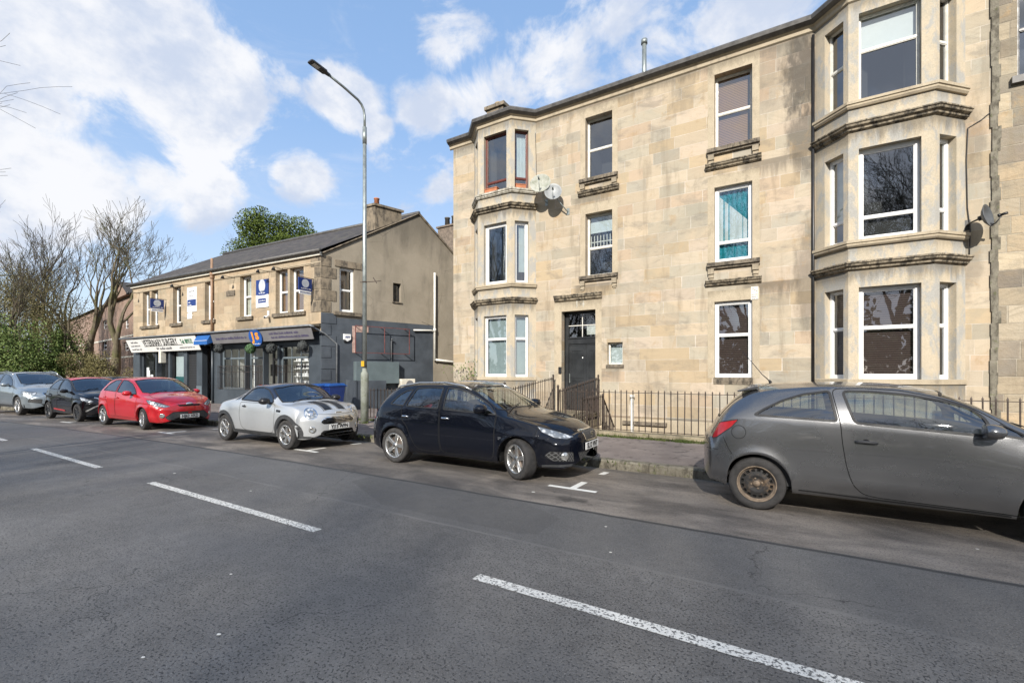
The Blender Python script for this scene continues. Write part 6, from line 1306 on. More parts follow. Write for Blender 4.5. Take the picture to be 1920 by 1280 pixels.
        def inside(a, b_):
            r = False
            for i in range(n):
                (xa, ya), (xb, yb) = P2[i], P2[(i+1) % n]
                if (ya > b_) != (yb > b_) and a < (xb-xa)*(b_-ya)/(yb-ya)+xa: r = not r
            return r
        return [f for f, a, b_ in cand() if inside(a, b_)]
    def take(s, faces, name, mt, parent=None, push=0, remove=True):
        if not faces: print('EMPTY', name); return None
        mb = MB(); idx = {}; mb.smooth = True
        for f in faces:
            for v in f.verts:
                if v not in idx: idx[v] = len(mb.v); mb.v.append(v.co.copy()+v.normal*push)
        for f in faces: mb.f.append([idx[v] for v in f.verts]); mb.mi.append(0); mb.sm.append(True)
        o = mb.build(name, mt, parent or s.T, world=False, norm=False)
        if remove: bmesh.ops.delete(s.bm, geom=faces, context='FACES')
        return o
    def strip(s, mb, pts, d, w, off=.003, closed=False, step=.03):
        P = []; n = len(pts)
        for i in range(n if closed else n-1):
            p, q = pts[i], pts[(i+1) % n]; k = max(1, int((q-p).length/step))
            for j in range(k): P.append(p+(q-p)*j/k)
        if not closed: P.append(pts[-1])
        H = [s.ray(p, d) for p in P]; m = len(H); L = []; 
        for i in range(m):
            a = H[(i-1) % m][0] if (closed or i) else H[i][0]; b_ = H[(i+1) % m][0] if (closed or i < m-1) else H[i][0]; t = (b_-a); t = t.normalized() if t.length > 1e-6 else Vector((1, 0, 0)); nn = H[i][1]; sd = nn.cross(t).normalized()*w/2; L.append((H[i][0]-sd+nn*off, H[i][0]+sd+nn*off))
        vs = [v for pr in L for v in pr]; mb.add(vs, [(2*i, 2*i+1, (2*((i+1) % m))+1, 2*((i+1) % m)) for i in range(m if closed else m-1)])
    def S(s, pts, sg): return [s.V(x, sg*.85, z) for x, z in pts]
    def round_poly(s, pts, r=.04, k=4):
        out = []; n = len(pts)
        for i in range(n):
            p = Vector(pts[i]); a = Vector(pts[i-1])-p; b_ = Vector(pts[(i+1) % n])-p; ra = min(r, a.length*.4); rb = min(r, b_.length*.4); A_ = p+a.normalized()*ra; B_ = p+b_.normalized()*rb
            for j in range(k+1): t = j/k; out.append(tuple(A_*(1-t)**2+p*2*t*(1-t)+B_*t*t))
        return out
    def side_window(s, poly, name='side_window', seal=.022, sealm=None, r=.045, glassm=None):
        poly = s.round_poly(poly, r)
        for sg in (-1, 1):
            pts = s.S(poly, sg); f = s.cut(pts, (0, -sg, 0), (1,)); o = s.take(f, name, glassm or M_CGL, push=-.004)
            mb = MB(); s.strip(mb, pts, (0, -sg, 0), seal, .004, True); mb.build('window_seal', sealm or M_RUB, o, world=False, norm=False) if o else None
    def top_glass(s, poly, name, d, seal=.03, r=.05):
        """poly in (x, y) half outline from centre outwards; mirrored"""
        full = [(x, -y) for x, y in poly]+[(x, y) for x, y in poly[::-1]]; pts = [s.V(x, y, 1.1) for x, y in full]
        P = [s.ray(p, (0, 0, -1))[0] for p in pts]; f = s.cut(P, (0, 0, -1), (2, 1)); o = s.take(f, name, M_CGL, push=-.004)
        mb = MB(); s.strip(mb, P, (0, 0, -1), seal, .004, True); mb.build('window_seal', M_RUB, o, world=False, norm=False) if o else None
        return o
    def door(s, poly, handle=None, hm=None, seal=.009, r=.07):
        poly = s.round_poly(poly, r)
        for sg in (-1, 1):
            pts = s.S(poly, sg); f = s.cut(pts, (0, -sg, 0), (0, 1)); o = s.take(f, 'door', s.P)
            mb = MB(); s.strip(mb, pts, (0, -sg, 0), seal, .0015, True); mb.build('door_gap', M_WELL, o or s.T, world=False, norm=False)
            if handle:
                x, z, w_ = handle; h, nn = s.ray(s.V(x, sg*.85, z), (0, -sg, 0)); mb = MB(); c_ = h+nn*.022
                mb.tube([c_+Vector((-w_/2-.0, 0, 0))-nn*.015, c_+Vector((-w_/2+.03, 0, .004)), c_+Vector((w_/2-.03, 0, .002)), c_+Vector((w_/2, 0, -.002))-nn*.015], [.012, .017, .017, .012], 8); mb.build('door_handle', hm or s.P, o or s.T, world=False)
                mb = MB(); mb.lathe([(0, 0), (.035, 0), (.035, .002), (0, .003)], h+nn*.001, 'y', 14); m3 = mb; m3.build('handle_recess', M_WELL, o or s.T, world=False)
    def lamp(s, pts3, d, name, mt, mirror=True, seal=.010, band=None, push=0, sealm=None, r=.02):
        for sg in ((-1, 1) if mirror else (1,)):
            P = [s.V(x, y*sg if mirror else y, z) for x, y, z in pts3]; dd = (d[0], d[1]*sg if mirror else d[1], d[2])
            # round the outline
            out = []; n = len(P)
            for i in range(n):
                p = P[i]; a = P[i-1]-p; b_ = P[(i+1) % n]-p; ra = min(r, a.length*.4); rb = min(r, b_.length*.4)
                A_ = p+a.normalized()*ra; B_ = p+b_.normalized()*rb; out += [A_*(1-t)**2+p*2*t*(1-t)+B_*t*t for t in (0, .33, .67, 1)]
            f = s.cut(out, dd, band); o = s.take(f, name, mt, push=push)
            if o and seal: mb = MB(); s.strip(mb, out, dd, seal, .002, True, .02); mb.build('lamp_edge' if 'l' in name else 'edge', sealm or M_RUB, o, world=False, norm=False)
        return o
    def wheels(s, R, wd, style, n=5, steer=0, yo=.012, rimr=.66, rm=None, hubc=None):
        c = s.c; proto = {}
        for (xw, fr) in ((c['rear'], 0), (c['front'], 1)):
            for sg in (-1, 1):
                h = wd/2; tp = [(rimr*R, -h*.80), (rimr*R+.012, -h*.97), (R*.86, -h*1.0), (R*.955, -h*.93), (R*.99, -h*.74), (R, -h*.4), (R*1.0, 0), (R, h*.4), (R*.99, h*.74), (R*.955, h*.93), (R*.86, h*1.0), (rimr*R+.012, h*.97), (rimr*R, h*.80)]
                mb = MB(); mb.lathe(tp, (0, 0, 0), 'y', 40)
                for q in (-.45, -.15, .15, .45): mb.lathe([(R*1.0015, h*q-.004), (R*1.003, h*q), (R*1.0015, h*q+.004)], (0, 0, 0), 'y', 40)
                o = mb.build('wheel', M_TYRE, s.T, world=False); o.location = s.V(xw, sg*(s.W-yo-h), R); o.rotation_euler = (0, 0, (steer if fr else 0)+(pi if sg > 0 else 0)); o.rotation_euler.rotate_axis('Y', .4*xw)
                ro = -h   # outer face is -y locally
                Rr = rimr*R; rm_ = rm or M_ALLOY; mb = MB()
                if style == 'steel':
                    mb.lathe([(Rr, ro*.80), (Rr+.008, ro*.98), (Rr+.002, ro*1.0), (Rr-.006, ro*.93), (Rr-.011, ro*.62), (Rr-.022, ro*.52)], (0, 0, 0), 'y', 48); mb.build('rim_edge', M_STEELR, o, world=False)
                    mb = MB(); r0, r1 = Rr*.60, Rr*.80; prof = [(Rr-.020, ro*.50), (Rr*.86, ro*.50)]; mb.lathe(prof, (0, 0, 0), 'y', 48)
                    N = 80; pos = lambda r, a, y: Vector((r*cos(a), y, r*sin(a)))
                    yr = lambda r: ro*(.50+.16*sstep((Rr*.86-r)/(Rr*.3)))
                    rs2 = [Rr*.86, Rr*.83, Rr*.69, Rr*.60]
                    for i in range(N):
                        a0, a1 = 2*pi*i/N, 2*pi*(i+1)/N
                        for j in range(3):
                            if j == 1 and i % 5 in (0, 1, 2): continue
                            mb.add([pos(rs2[j], a0, yr(rs2[j])), pos(rs2[j], a1, yr(rs2[j])), pos(rs2[j+1], a1, yr(rs2[j+1])), pos(rs2[j+1], a0, yr(rs2[j+1]))], [(0, 1, 2, 3)])
                    mb.lathe([(Rr*.60, yr(Rr*.6)), (Rr*.52, ro*.72), (Rr*.42, ro*.70), (Rr*.36, ro*.55), (Rr*.20, ro*.53), (Rr*.18, ro*.60), (0, ro*.60)], (0, 0, 0), 'y', 40); mb.build('rim', M_STEEL, o, world=False, norm=False)
                    mb = MB()
                    for k in range(4): a_ = 2*pi*k/4+.5; mb.lathe([(0, ro*.62), (.011, ro*.62), (.011, ro*.50)], (Rr*.29*cos(a_), 0, Rr*.29*sin(a_)), 'y', 8)
                    mb.lathe([(0, ro*.64), (Rr*.17, ro*.63), (Rr*.18, ro*.55)], (0, 0, 0), 'y', 20); mb.build('hub', M_STEELR, o, world=False)
                    mb = MB(); mb.lathe([(Rr*.95, ro*.25), (0, ro*.25)], (0, 0, 0), 'y', 30); mb.build('brake_drum', M_WELL, o, world=False)
                else:
                    mb.lathe([(Rr, ro*.80), (Rr+.008, ro*.98), (Rr+.0, ro*1.0), (Rr-.010, ro*.95), (Rr-.018, ro*.80), (Rr-.022, -ro*.5)], (0, 0, 0), 'y', 48)
                    dbl = style == 'double'
                    for k in range(n):
                        for q in ((-1, 1) if dbl else (0,)):
                            a_ = 2*pi*k/n+pi/2; wi, wo = (.018, .020) if dbl else (.034, .026); wi *= R/.3; wo *= R/.3
                            oi = q*(.16 if dbl else 0); oo = q*(.105+.12*(n == 5)*0 if dbl else 0)
                            pts = []
                            for (r_, yy, ww, of) in ((Rr*.16, ro*.74, wi, oi*1.6), (Rr*.55, ro*.82, (wi+wo)/2*.9, oo*1.15), (Rr*.97, ro*.90, wo, oo*1.0 if not dbl else q*.115)):
                                A_ = a_+of; u_ = Vector((cos(A_), 0, sin(A_))); t_ = Vector((-sin(A_), 0, cos(A_))); pts.append([u_*r_-t_*ww+Vector((0, yy*.9, 0)), u_*r_-t_*ww*.6+Vector((0, yy*1.04, 0)), u_*r_+t_*ww*.6+Vector((0, yy*1.04, 0)), u_*r_+t_*ww+Vector((0, yy*.9, 0)), u_*r_+t_*ww*.8+Vector((0, yy*.45, 0)), u_*r_-t_*ww*.8+Vector((0, yy*.45, 0))])
                            mb.add([v for r_ in pts for v in r_], [(i*6+j, i*6+(j+1) % 6, (i+1)*6+(j+1) % 6, (i+1)*6+j) for i in range(2) for j in range(6)])
                    mb.lathe([(0, ro*.90), (Rr*.13, ro*.88), (Rr*.17, ro*.80), (Rr*.24, ro*.76), (Rr*.25, ro*.4)], (0, 0, 0), 'y', 24); mb.build('rim', rm_, o, world=False)
                    mb = MB(); mb.lathe([(0, ro*.93), (Rr*.10, ro*.92), (Rr*.11, ro*.86)], (0, 0, 0), 'y', 16); mb.build('hub_cap', hubc or M_PLAST, o, world=False)
                    mb = MB(); mb.lathe([(Rr*.72, ro*.42), (Rr*.70, ro*.46), (Rr*.2, ro*.46)], (0, 0, 0), 'y', 30); mb.build('brake_disc', M_DISC, o, world=False)
                    mb = MB(); mb.lathe([(Rr*.97, ro*.2), (0, ro*.2)], (0, 0, 0), 'y', 30); mb.build('wheel_inside', M_WELL, o, world=False)
    def mirror(s, x, z, y, mt, sc=1.0):
        for sg in (-1, 1):
            T = MB(); c_ = s.V(x, sg*(y+.12*sc), z)
            prof = [(0, .125), (.05, .12), (.085, .09), (.10, .03), (.098, -.03), (.08, -.035), (.0, -.037)]
            Mx = Matrix(((0, 0, 1, 0), (1.0*1.15*sg, 0, 0, 0), (0, .80, 0, 0), (0, 0, 0, 1)))
            T.lathe([(r*sc, h*sc) for r, h in prof], c_, 'z', 20, M=Mx); o = T.build('wing_mirror', mt, s.T, world=False)
            m2 = MB(); m2.bar(c_+Vector((.02, -sg*.06*sc, -.03*sc)), s.V(x+.02, sg*(y-.03), z-.075*sc), .05*sc, .035*sc); m2.build('mirror_stalk', M_PLAST, o, world=False)
    def seats(s, xf, xr, zf=.30, hgt=.62, w=.24, y=.37, wheelx=None, dashx=None, dz=.90):
        def seat(x, yy, nm='seat'):
            mb = MB(); mb.box(x-.0-s.x0, x+.50-s.x0, yy-w, yy+w, zf, zf+.16); v = [s.V(x-.02+dx, yy+dy*w*f, z) for z, dx, f in ((zf+.12, .10, 1), (zf+.45, .0, 1), (zf+hgt, -.06, .72)) for dx2, dy in ((0, -1), (.12, -1), (.12, 1), (0, 1)) for dx in [dx+dx2]]
            mb.add(v, [(i*4+j, i*4+(j+1) % 4, (i+1)*4+(j+1) % 4, (i+1)*4+j) for i in range(2) for j in range(4)]+[(8, 9, 10, 11)]); mb.box(x-.09-s.x0, x-.0-s.x0, yy-.12, yy+.12, zf+hgt+.02, zf+hgt+.20); mb.build(nm, M_SEAT, s.T, world=False, bevel=.03)
        seat(xf, -y); seat(xf, y)
        if xr: mb = MB(); mb.box(xr-s.x0, xr+.45-s.x0, -.60, .60, zf, zf+.2); mb.box(xr-.12-s.x0, xr+.02-s.x0, -.60, .60, zf+.1, zf+hgt-.05); mb.build('rear_bench', M_SEAT, s.T, world=False, bevel=.04)
        mb = MB(); mb.box(xr-.6-s.x0 if xr else xf-.5-s.x0, dashx+.3-s.x0, -s.W+.14, s.W-.14, .26, .30); mb.build('cabin_floor', M_WELL, s.T, world=False)
        mb = MB(); mb.box(dashx-.02-s.x0, dashx+.55-s.x0, -s.W+.16, s.W-.16, .45, dz-.03); mb.build('dashboard', M_PLAST, s.T, world=False, bevel=.04)
        for sg in (-1, 1): mb = MB(); mb.box((xr or xf)-.15-s.x0, dashx+.25-s.x0, sg*(s.W-.115)-.01, sg*(s.W-.115)+.01, .30, dz-.03); mb.build('door_card', M_PLAST, s.T, world=False)
        if wheelx:
            mb = MB(); n = 24; c_ = s.V(wheelx, -y, dz-.05); pts = [c_+Vector((-.08*sin(2*pi*k/n), .185*cos(2*pi*k/n), .165*sin(2*pi*k/n))) for k in range(n+1)]; mb.tube(pts, .014, 6); mb.bar(c_, c_+Vector((.25, 0, -.12)), .05); mb.bar(c_+Vector((0, -.17, 0)), c_+Vector((0, .17, 0)), .03); mb.build('steering_wheel', M_BLACK, s.T, world=False)
    def plate(s, x, z, text, w=.52, h=.11, tilt=.06, d=1):
        hit, nn = s.ray(s.V(x, 0, z), (-d, 0, 0)); hit2, _ = s.ray(s.V(x, .2, z), (-d, 0, 0)); X = max(hit.x*d, hit2.x*d)+.006
        mb = MB(); mb.box(X*d-.006, X*d+.006, -w/2, w/2, z-h/2, z+h/2); o = mb.build('number_plate', M_PLATE, s.T, world=False, bevel=.004)
        if not text: return
        M_ = Matrix(((0, 0, d, X*d+.0075*d), (d, 0, 0, 0), (0, 1, 0, z), (0, 0, 0, 1))); text_obj('lettering', text, h*1.02, M_, M_TEXT, o, world=False, bold=.0035, sx=.86, spacing=1.02, extrude=.0012)
    def wipers(s, x, y0, y1, z=1.0):
        for a, b_ in ((y0, y1), (y0+.62, y1+.58)):
            p, n1 = s.ray(s.V(x-.01, a, z), (0, 0, -1)); q, n2 = s.ray(s.V(x-.11, b_, z), (0, 0, -1)); mid, n3 = s.ray(s.V(x-.07, (a+b_)/2, z), (0, 0, -1))
            mb = MB(); mb.tube([p+n1*.02, mid+n3*.018, q+n2*.012], .007, 5); mb.build('wiper', M_BLACK, s.T, world=False)
    def gaps(s, lists, w=.007, name='panel_gap'):
        mb = MB()
        for pts, d in lists:
            for sg in (-1, 1): s.strip(mb, [s.V(x, y*sg, z) for x, y, z in pts], (d[0], d[1]*sg, d[2]), w, .0015)
        mb.build(name, M_WELL, s.T, world=False, norm=False)
    def trim(s, pts, d, w, mt, name, mirror=True, off=.006, th=0):
        for sg in ((-1, 1) if mirror else (1,)):
            mb = MB(); s.strip(mb, [s.V(x, y*sg, z) for x, y, z in pts], (d[0], d[1]*sg, d[2]), w, off); mb.build(name, mt, s.T, world=False, norm=False)
    def finish(s):
        bm = s.bm; me = bpy.data.meshes.new('body'); bm.to_mesh(me); bm.free(); me.materials.append(s.P); me.update(); o = bpy.data.objects.new('body', me); COL.objects.link(o); o.parent = s.T
        for f in me.polygons: f.use_smooth = True
        return o
def circ(cx, cy, cz, r, ax='x', n=20, ry=None):
    ry = ry or r
    return [(cx, cy+r*cos(2*pi*k/n), cz+ry*sin(2*pi*k/n)) for k in range(n)]
ONLY = None
# grey three door hatchback, nearest
P_GREY = paint('grey_metallic_paint', (.175, .176, .180), .82, .27, .12, (.17, .145, .12))
C1 = dict(L=4.0, rear=.66, front=3.171, zw=.30, Ra=.355, paint=P_GREY, zb=.235, tuck=.05, zm=.60, flare=.018, bowf=.30, bowr=.17, capr=.07, capf=.11, crown=2.5, bulge=.022,
  zc=[(0, .66), (.06, .86), (.14, 1.02), (.30, 1.22), (.45, 1.37), (.56, 1.455), (.80, 1.485), (1.35, 1.505), (1.9, 1.495), (2.3, 1.44), (2.6, 1.31), (3.05, 1.04), (3.15, 1.0), (3.5, .93), (3.8, .82), (4.0, .66)],
  zs=[(0, .60), (.08, .84), (.18, .98), (.45, 1.065), (.8, 1.075), (1.4, 1.06), (2.0, 1.03), (2.7, .985), (3.1, .95), (3.5, .88), (3.8, .76), (4.0, .58)],
  zt=[(0, .62), (.08, .87), (.18, 1.03), (.32, 1.17), (.45, 1.27), (.62, 1.36), (.9, 1.42), (1.35, 1.455), (1.9, 1.445), (2.3, 1.37), (2.6, 1.245), (2.85, 1.10), (3.05, 1.0), (3.2, .965), (3.5, .90), (3.8, .78), (4.0, .60)],
  wt=[(0, .60), (.2, .66), (.45, .62), (.8, .60), (1.4, .625), (2.1, .635), (2.6, .68), (3.0, .735), (3.2, .72), (3.6, .64), (4.0, .50)],
  ws=[(0, .66), (.15, .755), (.5, .80), (1.2, .81), (2.2, .815), (3.0, .80), (3.5, .76), (3.85, .68), (4.0, .60)],
  wm=[(0, .74), (.15, .81), (.5, .845), (1.2, .835), (2.3, .835), (3.1, .848), (3.5, .835), (3.85, .76), (4.0, .68)], crease=((lambda x: .42, .010, .05),))
K = Car('dark grey three door hatchback with rusty steel wheel, nearest on the right', 'car', C1, (-.346, 6.92, 0), 0)
K.side_window([(.63, 1.115), (1.44, 1.085), (1.375, 1.41), (1.12, 1.365), (.92, 1.29), (.76, 1.20)], 'quarter_window', .026, r=.035)
K.side_window([(1.595, 1.075), (2.66, 1.005), (2.62, 1.17), (2.52, 1.265), (2.33, 1.33), (2.05, 1.385), (1.75, 1.41), (1.495, 1.412)], 'door_window', .026, r=.05)
K.side_window([(2.74, 1.015), (2.94, .992), (2.72, 1.125)], 'corner_window', .018, r=.02)
K.top_glass([(2.40, 0), (2.36, .40), (2.32, .60), (2.55, .655), (2.92, .70), (3.03, .58), (3.07, 0)], 'windscreen', None)
K.lamp([(.28, .52, 1.28), (.46, .50, 1.42), (.46, -.50, 1.42), (.28, -.52, 1.28), (.13, -.58, 1.08), (.13, .58, 1.08)], (1, 0, -.15), 'rear_window', M_CGL, mirror=False, seal=.03)
K.lamp([(.10, .80, .80), (.16, .80, .93), (.21, .80, 1.0), (.47, .80, 1.055), (.40, .80, .96), (.30, .80, .885), (.20, .80, .815)], (.55, -1, 0), 'tail_light', M_TAILR)
K.door([(1.395, 1.435), (1.47, 1.06), (1.485, .85), (1.52, .60), (1.57, .42), (1.66, .315), (1.8, .295), (2.88, .275), (2.93, .5), (2.93, .80), (2.86, 1.03), (2.68, 1.17), (2.52, 1.28), (2.3, 1.36), (2.0, 1.425), (1.7, 1.445)], (1.69, .875, .19), M_PLAST)
mb = MB()
for sg in (-1, 1): K.strip(mb, [K.V(.47+.078*cos(2*pi*k/24), sg*.8, .905+.078*sin(2*pi*k/24)) for k in range(24)], (0, -sg, 0), .006, .002, True, .015)
mb.build('fuel_flap', M_WELL, K.T, world=False, norm=False)
K.gaps([([(.30, .8, .83), (.36, .8, .70), (.40, .8, .64)], (0, -1, 0)), ([(.02, .8, .665), (.14, .8, .675), (.24, .8, .672)], (.4, -1, 0)), ([(.06, .6, .80), (.06, .3, .80), (.06, .01, .80)], (1, 0, 0)), ([(3.0, .60, 1.0), (3.4, .62, .95), (3.8, .55, .82)], (0, 0, -1))])
K.wheels(.305, .19, 'steel', rimr=.665); K.mirror(2.60, 1.06, .80, P_GREY, .92); K.seats(1.55, .85, .30, .62, wheelx=2.25, dashx=2.42, dz=1.0)
mb = MB(); mb.add([K.V(.43, y, z) for y, z in ((-.55, 1.375), (.55, 1.375), (.55, 1.395), (-.55, 1.395))]+[K.V(.66, y, z) for y, z in ((-.54, 1.41), (.54, 1.41), (.54, 1.462), (-.54, 1.462))], [(0, 1, 2, 3), (4, 5, 6, 7), (0, 4, 5, 1), (3, 2, 6, 7), (0, 3, 7, 4), (1, 2, 6, 5)]); mb.build('roof_spoiler', P_GREY, K.T, world=False, bevel=.01)
mb = MB(); a_, n_ = K.ray(K.V(.78, 0, 1.3), (0, 0, -1)); mb.tube([a_, a_+Vector((-.02, 0, .035))], [.022, .012], 8); mb.tube([a_+Vector((-.02, 0, .03)), a_+Vector((-.10, 0, .11)), a_+Vector((-.33, 0, .42))], [.007, .006, .0035], 6); mb.build('aerial', M_BLACK, K.T, world=False)
K.lamp([(3.62, .70, .80), (3.95, .55, .62), (3.90, .68, .58), (3.5, .84, .70), (3.35, .84, .84)], (-.8, -.6, 0), 'headlight', M_HEAD)
K.lamp([(4, -.35, .60), (4, .35, .60), (4, .40, .50), (4, -.40, .50)], (-1, 0, 0), 'grille', M_GRILL, mirror=False)
K.plate(3.9, .40, ''); K.wipers(3.08, -.62, -.1); K.trim([(1.08, .8, .285), (2.0, .8, .27), (2.78, .8, .262)], (0, -1, 0), .012, M_WELL, 'sill_line')
K.finish()

# black estate
P_BLK = paint('black_car_paint', (.003, .004, .008), .0, .3, .04, (.06, .05, .045), spec=.05)
C2 = dict(L=4.22, rear=.80, front=3.36, zw=.305, Ra=.352, paint=P_BLK, zb=.215, zm=.58, flare=.022, bowf=.38, bowr=.22, capf=.10, crown=2.5, bulge=.02,
  zc=[(0, .60), (.05, .80), (.13, .97), (.28, 1.13), (.48, 1.29), (.66, 1.385), (.9, 1.43), (1.5, 1.455), (2.05, 1.445), (2.45, 1.375), (2.75, 1.23), (3.08, 1.06), (3.2, 1.015), (3.55, .955), (3.9, .86), (4.1, .76), (4.23, .64)],
  zs=[(0, .55), (.08, .80), (.2, .94), (.5, .995), (1.0, .99), (1.8, .975), (2.9, .93), (3.2, .90), (3.55, .845), (3.9, .75), (4.1, .66), (4.23, .55)],
  zt=[(0, .57), (.08, .83), (.2, 1.0), (.36, 1.13), (.55, 1.25), (.75, 1.335), (1.1, 1.385), (1.5, 1.40), (1.95, 1.395), (2.3, 1.335), (2.6, 1.215), (2.9, 1.05), (3.08, .965), (3.25, .93), (3.55, .87), (3.9, .775), (4.1, .68), (4.23, .57)],
  wt=[(0, .58), (.2, .64), (.5, .62), (.9, .60), (1.5, .61), (2.1, .62), (2.6, .66), (3.0, .72), (3.2, .70), (3.6, .63), (4.0, .54), (4.23, .46)],
  ws=[(0, .64), (.15, .74), (.5, .79), (1.2, .795), (2.2, .80), (3.0, .795), (3.5, .77), (3.9, .68), (4.23, .56)],
  wm=[(0, .72), (.15, .80), (.5, .835), (1.2, .825), (2.3, .825), (3.1, .84), (3.6, .835), (3.95, .76), (4.23, .66)], crease=((lambda x: .70+.035*(3.2-x), .012, .05), (lambda x: .36+.01*(3-x), .012, .06)))
K = Car('black estate car with front wheels turned, parked before the tenement entrance', 'car', C2, (-6.08, 6.68, 0), .008)
K.side_window([(.66, 1.05), (.99, 1.03), (1.11, 1.315), (.95, 1.285), (.80, 1.20)], 'quarter_window', .02, r=.03)
K.side_window([(1.055, 1.028), (1.785, 1.008), (1.80, 1.352), (1.55, 1.358), (1.20, 1.338)], 'rear_door_window', .02, r=.03)
K.side_window([(1.905, 1.003), (2.96, .962), (2.80, 1.09), (2.55, 1.215), (2.32, 1.30), (2.10, 1.345), (1.90, 1.354)], 'front_door_window', .02, r=.03)
K.top_glass([(2.44, 0), (2.40, .40), (2.34, .59), (2.60, .635), (2.93, .69), (3.03, .58), (3.10, 0)], 'windscreen', None)
K.lamp([(.30, .50, 1.18), (.52, .50, 1.33), (.52, -.50, 1.33), (.30, -.50, 1.18), (.12, -.55, 1.0), (.12, .55, 1.0)], (1, 0, -.15), 'rear_window', M_CGL, mirror=False, seal=.03)
K.lamp([(.05, .72, .78), (.12, .72, .90), (.26, .8, .95), (.30, .8, .93), (.22, .8, .84), (.16, .8, .76)], (.8, -1, 0), 'tail_light', M_TAILR)
K.door([(1.825, 1.372), (1.845, .97), (1.85, .5), (1.88, .30), (2.0, .28), (2.9, .27), (2.95, .40), (2.95, .75), (2.98, .95), (2.84, 1.10), (2.58, 1.235), (2.34, 1.325), (2.1, 1.372)], (1.97, .855, .17), M_CHR)
K.door([(.95, .99), (1.15, 1.365), (1.5, 1.38), (1.80, 1.375), (1.825, .97), (1.83, .5), (1.86, .30), (1.7, .28), (1.38, .29), (1.28, .36), (1.17, .55), (1.10, .68), (.98, .80)], (1.07, .845, .16), M_CHR, r=.05)
K.lamp([(3.68, .76, .825), (3.80, .72, .80), (3.98, .60, .745), (4.13, .44, .665), (4.06, .55, .635), (3.95, .68, .655), (3.78, .78, .745)], (-.85, -.55, -.05), 'headlight', M_HEAD)
K.lamp([(4.2, -.26, .74), (4.2, .26, .74), (4.2, .20, .585), (4.2, -.20, .585)], (-1, 0, 0), 'grille', M_GRILL, mirror=False, seal=.018, sealm=M_CHR)
K.lamp([(4.2, -.40, .43), (4.2, .40, .43), (4.2, .34, .27), (4.2, -.34, .27)], (-1, 0, 0), 'lower_grille', M_GRILL, mirror=False, seal=.012)
K.lamp([(4.1, .48, .44), (3.95, .74, .46), (3.9, .78, .40), (4.0, .72, .32), (4.1, .46, .30)], (-1, -.25, 0), 'fog_light_surround', M_GRILL, seal=.008)
for sg in (-1, 1):
    h, nn = K.ray(K.V(4.0, sg*.60, .385), (-1, 0, 0)); mb = MB(); q = nn.to_track_quat('Z', 'Y').to_matrix().to_4x4(); mb.lathe([(.0, .02), (.03, .018), (.055, .012), (.065, 0), (.065, -.02)], h, 'z', 20, M=q); mb.build('fog_light', M_FOG, K.T, world=False)
h, nn = K.ray(K.V(4.2, 0, .665), (-1, 0, 0)); mb = MB(); 
for z0, z1, y0, y1 in ((.03, .045, -.045, .045), (-.008, .007, -.045, .045), (-.045, -.03, -.045, .045), (.007, .03, -.045, -.02), (-.03, -.008, .02, .045)): mb.box(h.x+.002, h.x+.012, y0, y1, h.z+z0, h.z+z1)
mb.build('emblem', M_CHR, K.T, world=False)
K.gaps([([(3.02, .62, 1.0), (3.4, .66, .93), (3.7, .66, .86), (3.95, .50, .78), (4.12, .28, .72)], (0, 0, -1)), ([(3.68, .8, .80), (3.66, .8, .72), (3.64, .8, .64)], (0, -1, 0)), ([(2.955, .8, .93), (2.96, .8, .6), (2.95, .8, .3)], (0, -1, 0)), ([(.30, .8, .84), (.40, .8, .64)], (0, -1, 0))])
K.trim([(4.10, .40, .255), (3.98, .66, .25), (3.80, .78, .245)], (-1, -.4, 0), .035, M_PLAST, 'front_lip')
for sg in (-1, 1):
    mb = MB(); pts = [K.ray(K.V(x, sg*(.585+.02*(x > 2)), 1.4), (0, 0, -1))[0]+Vector((0, 0, dz_)) for x, dz_ in ((.62, .004), (.75, .03), (1.2, .04), (1.8, .04), (2.2, .03), (2.36, .0))]; mb.tube(pts, .016, 8); mb.build('roof_rail', M_ALLOY, K.T, world=False)
mb = MB(); h, nn = K.ray(K.V(3.06, -.8, .62), (0, 1, 0)); mb.box(h.x-.03, h.x+.03, h.y-.003, h.y+.001, h.z-.007, h.z+.007); mb.box(h.x-.03, h.x+.04, h.y-.003, h.y+.001, h.z-.03, h.z-.018); mb.build('side_badge', M_CHR, K.T, world=False)
K.wheels(.312, .215, 'double', 5, steer=-.42, rimr=.69); K.mirror(2.72, 1.05, .79, P_BLK, 1.0); K.seats(1.75, 1.0, .30, .60, wheelx=2.45, dashx=2.62, dz=.97); K.plate(4.2, .505, 'SL12 VNT'); K.wipers(3.10, -.60, -.1)
K.finish()

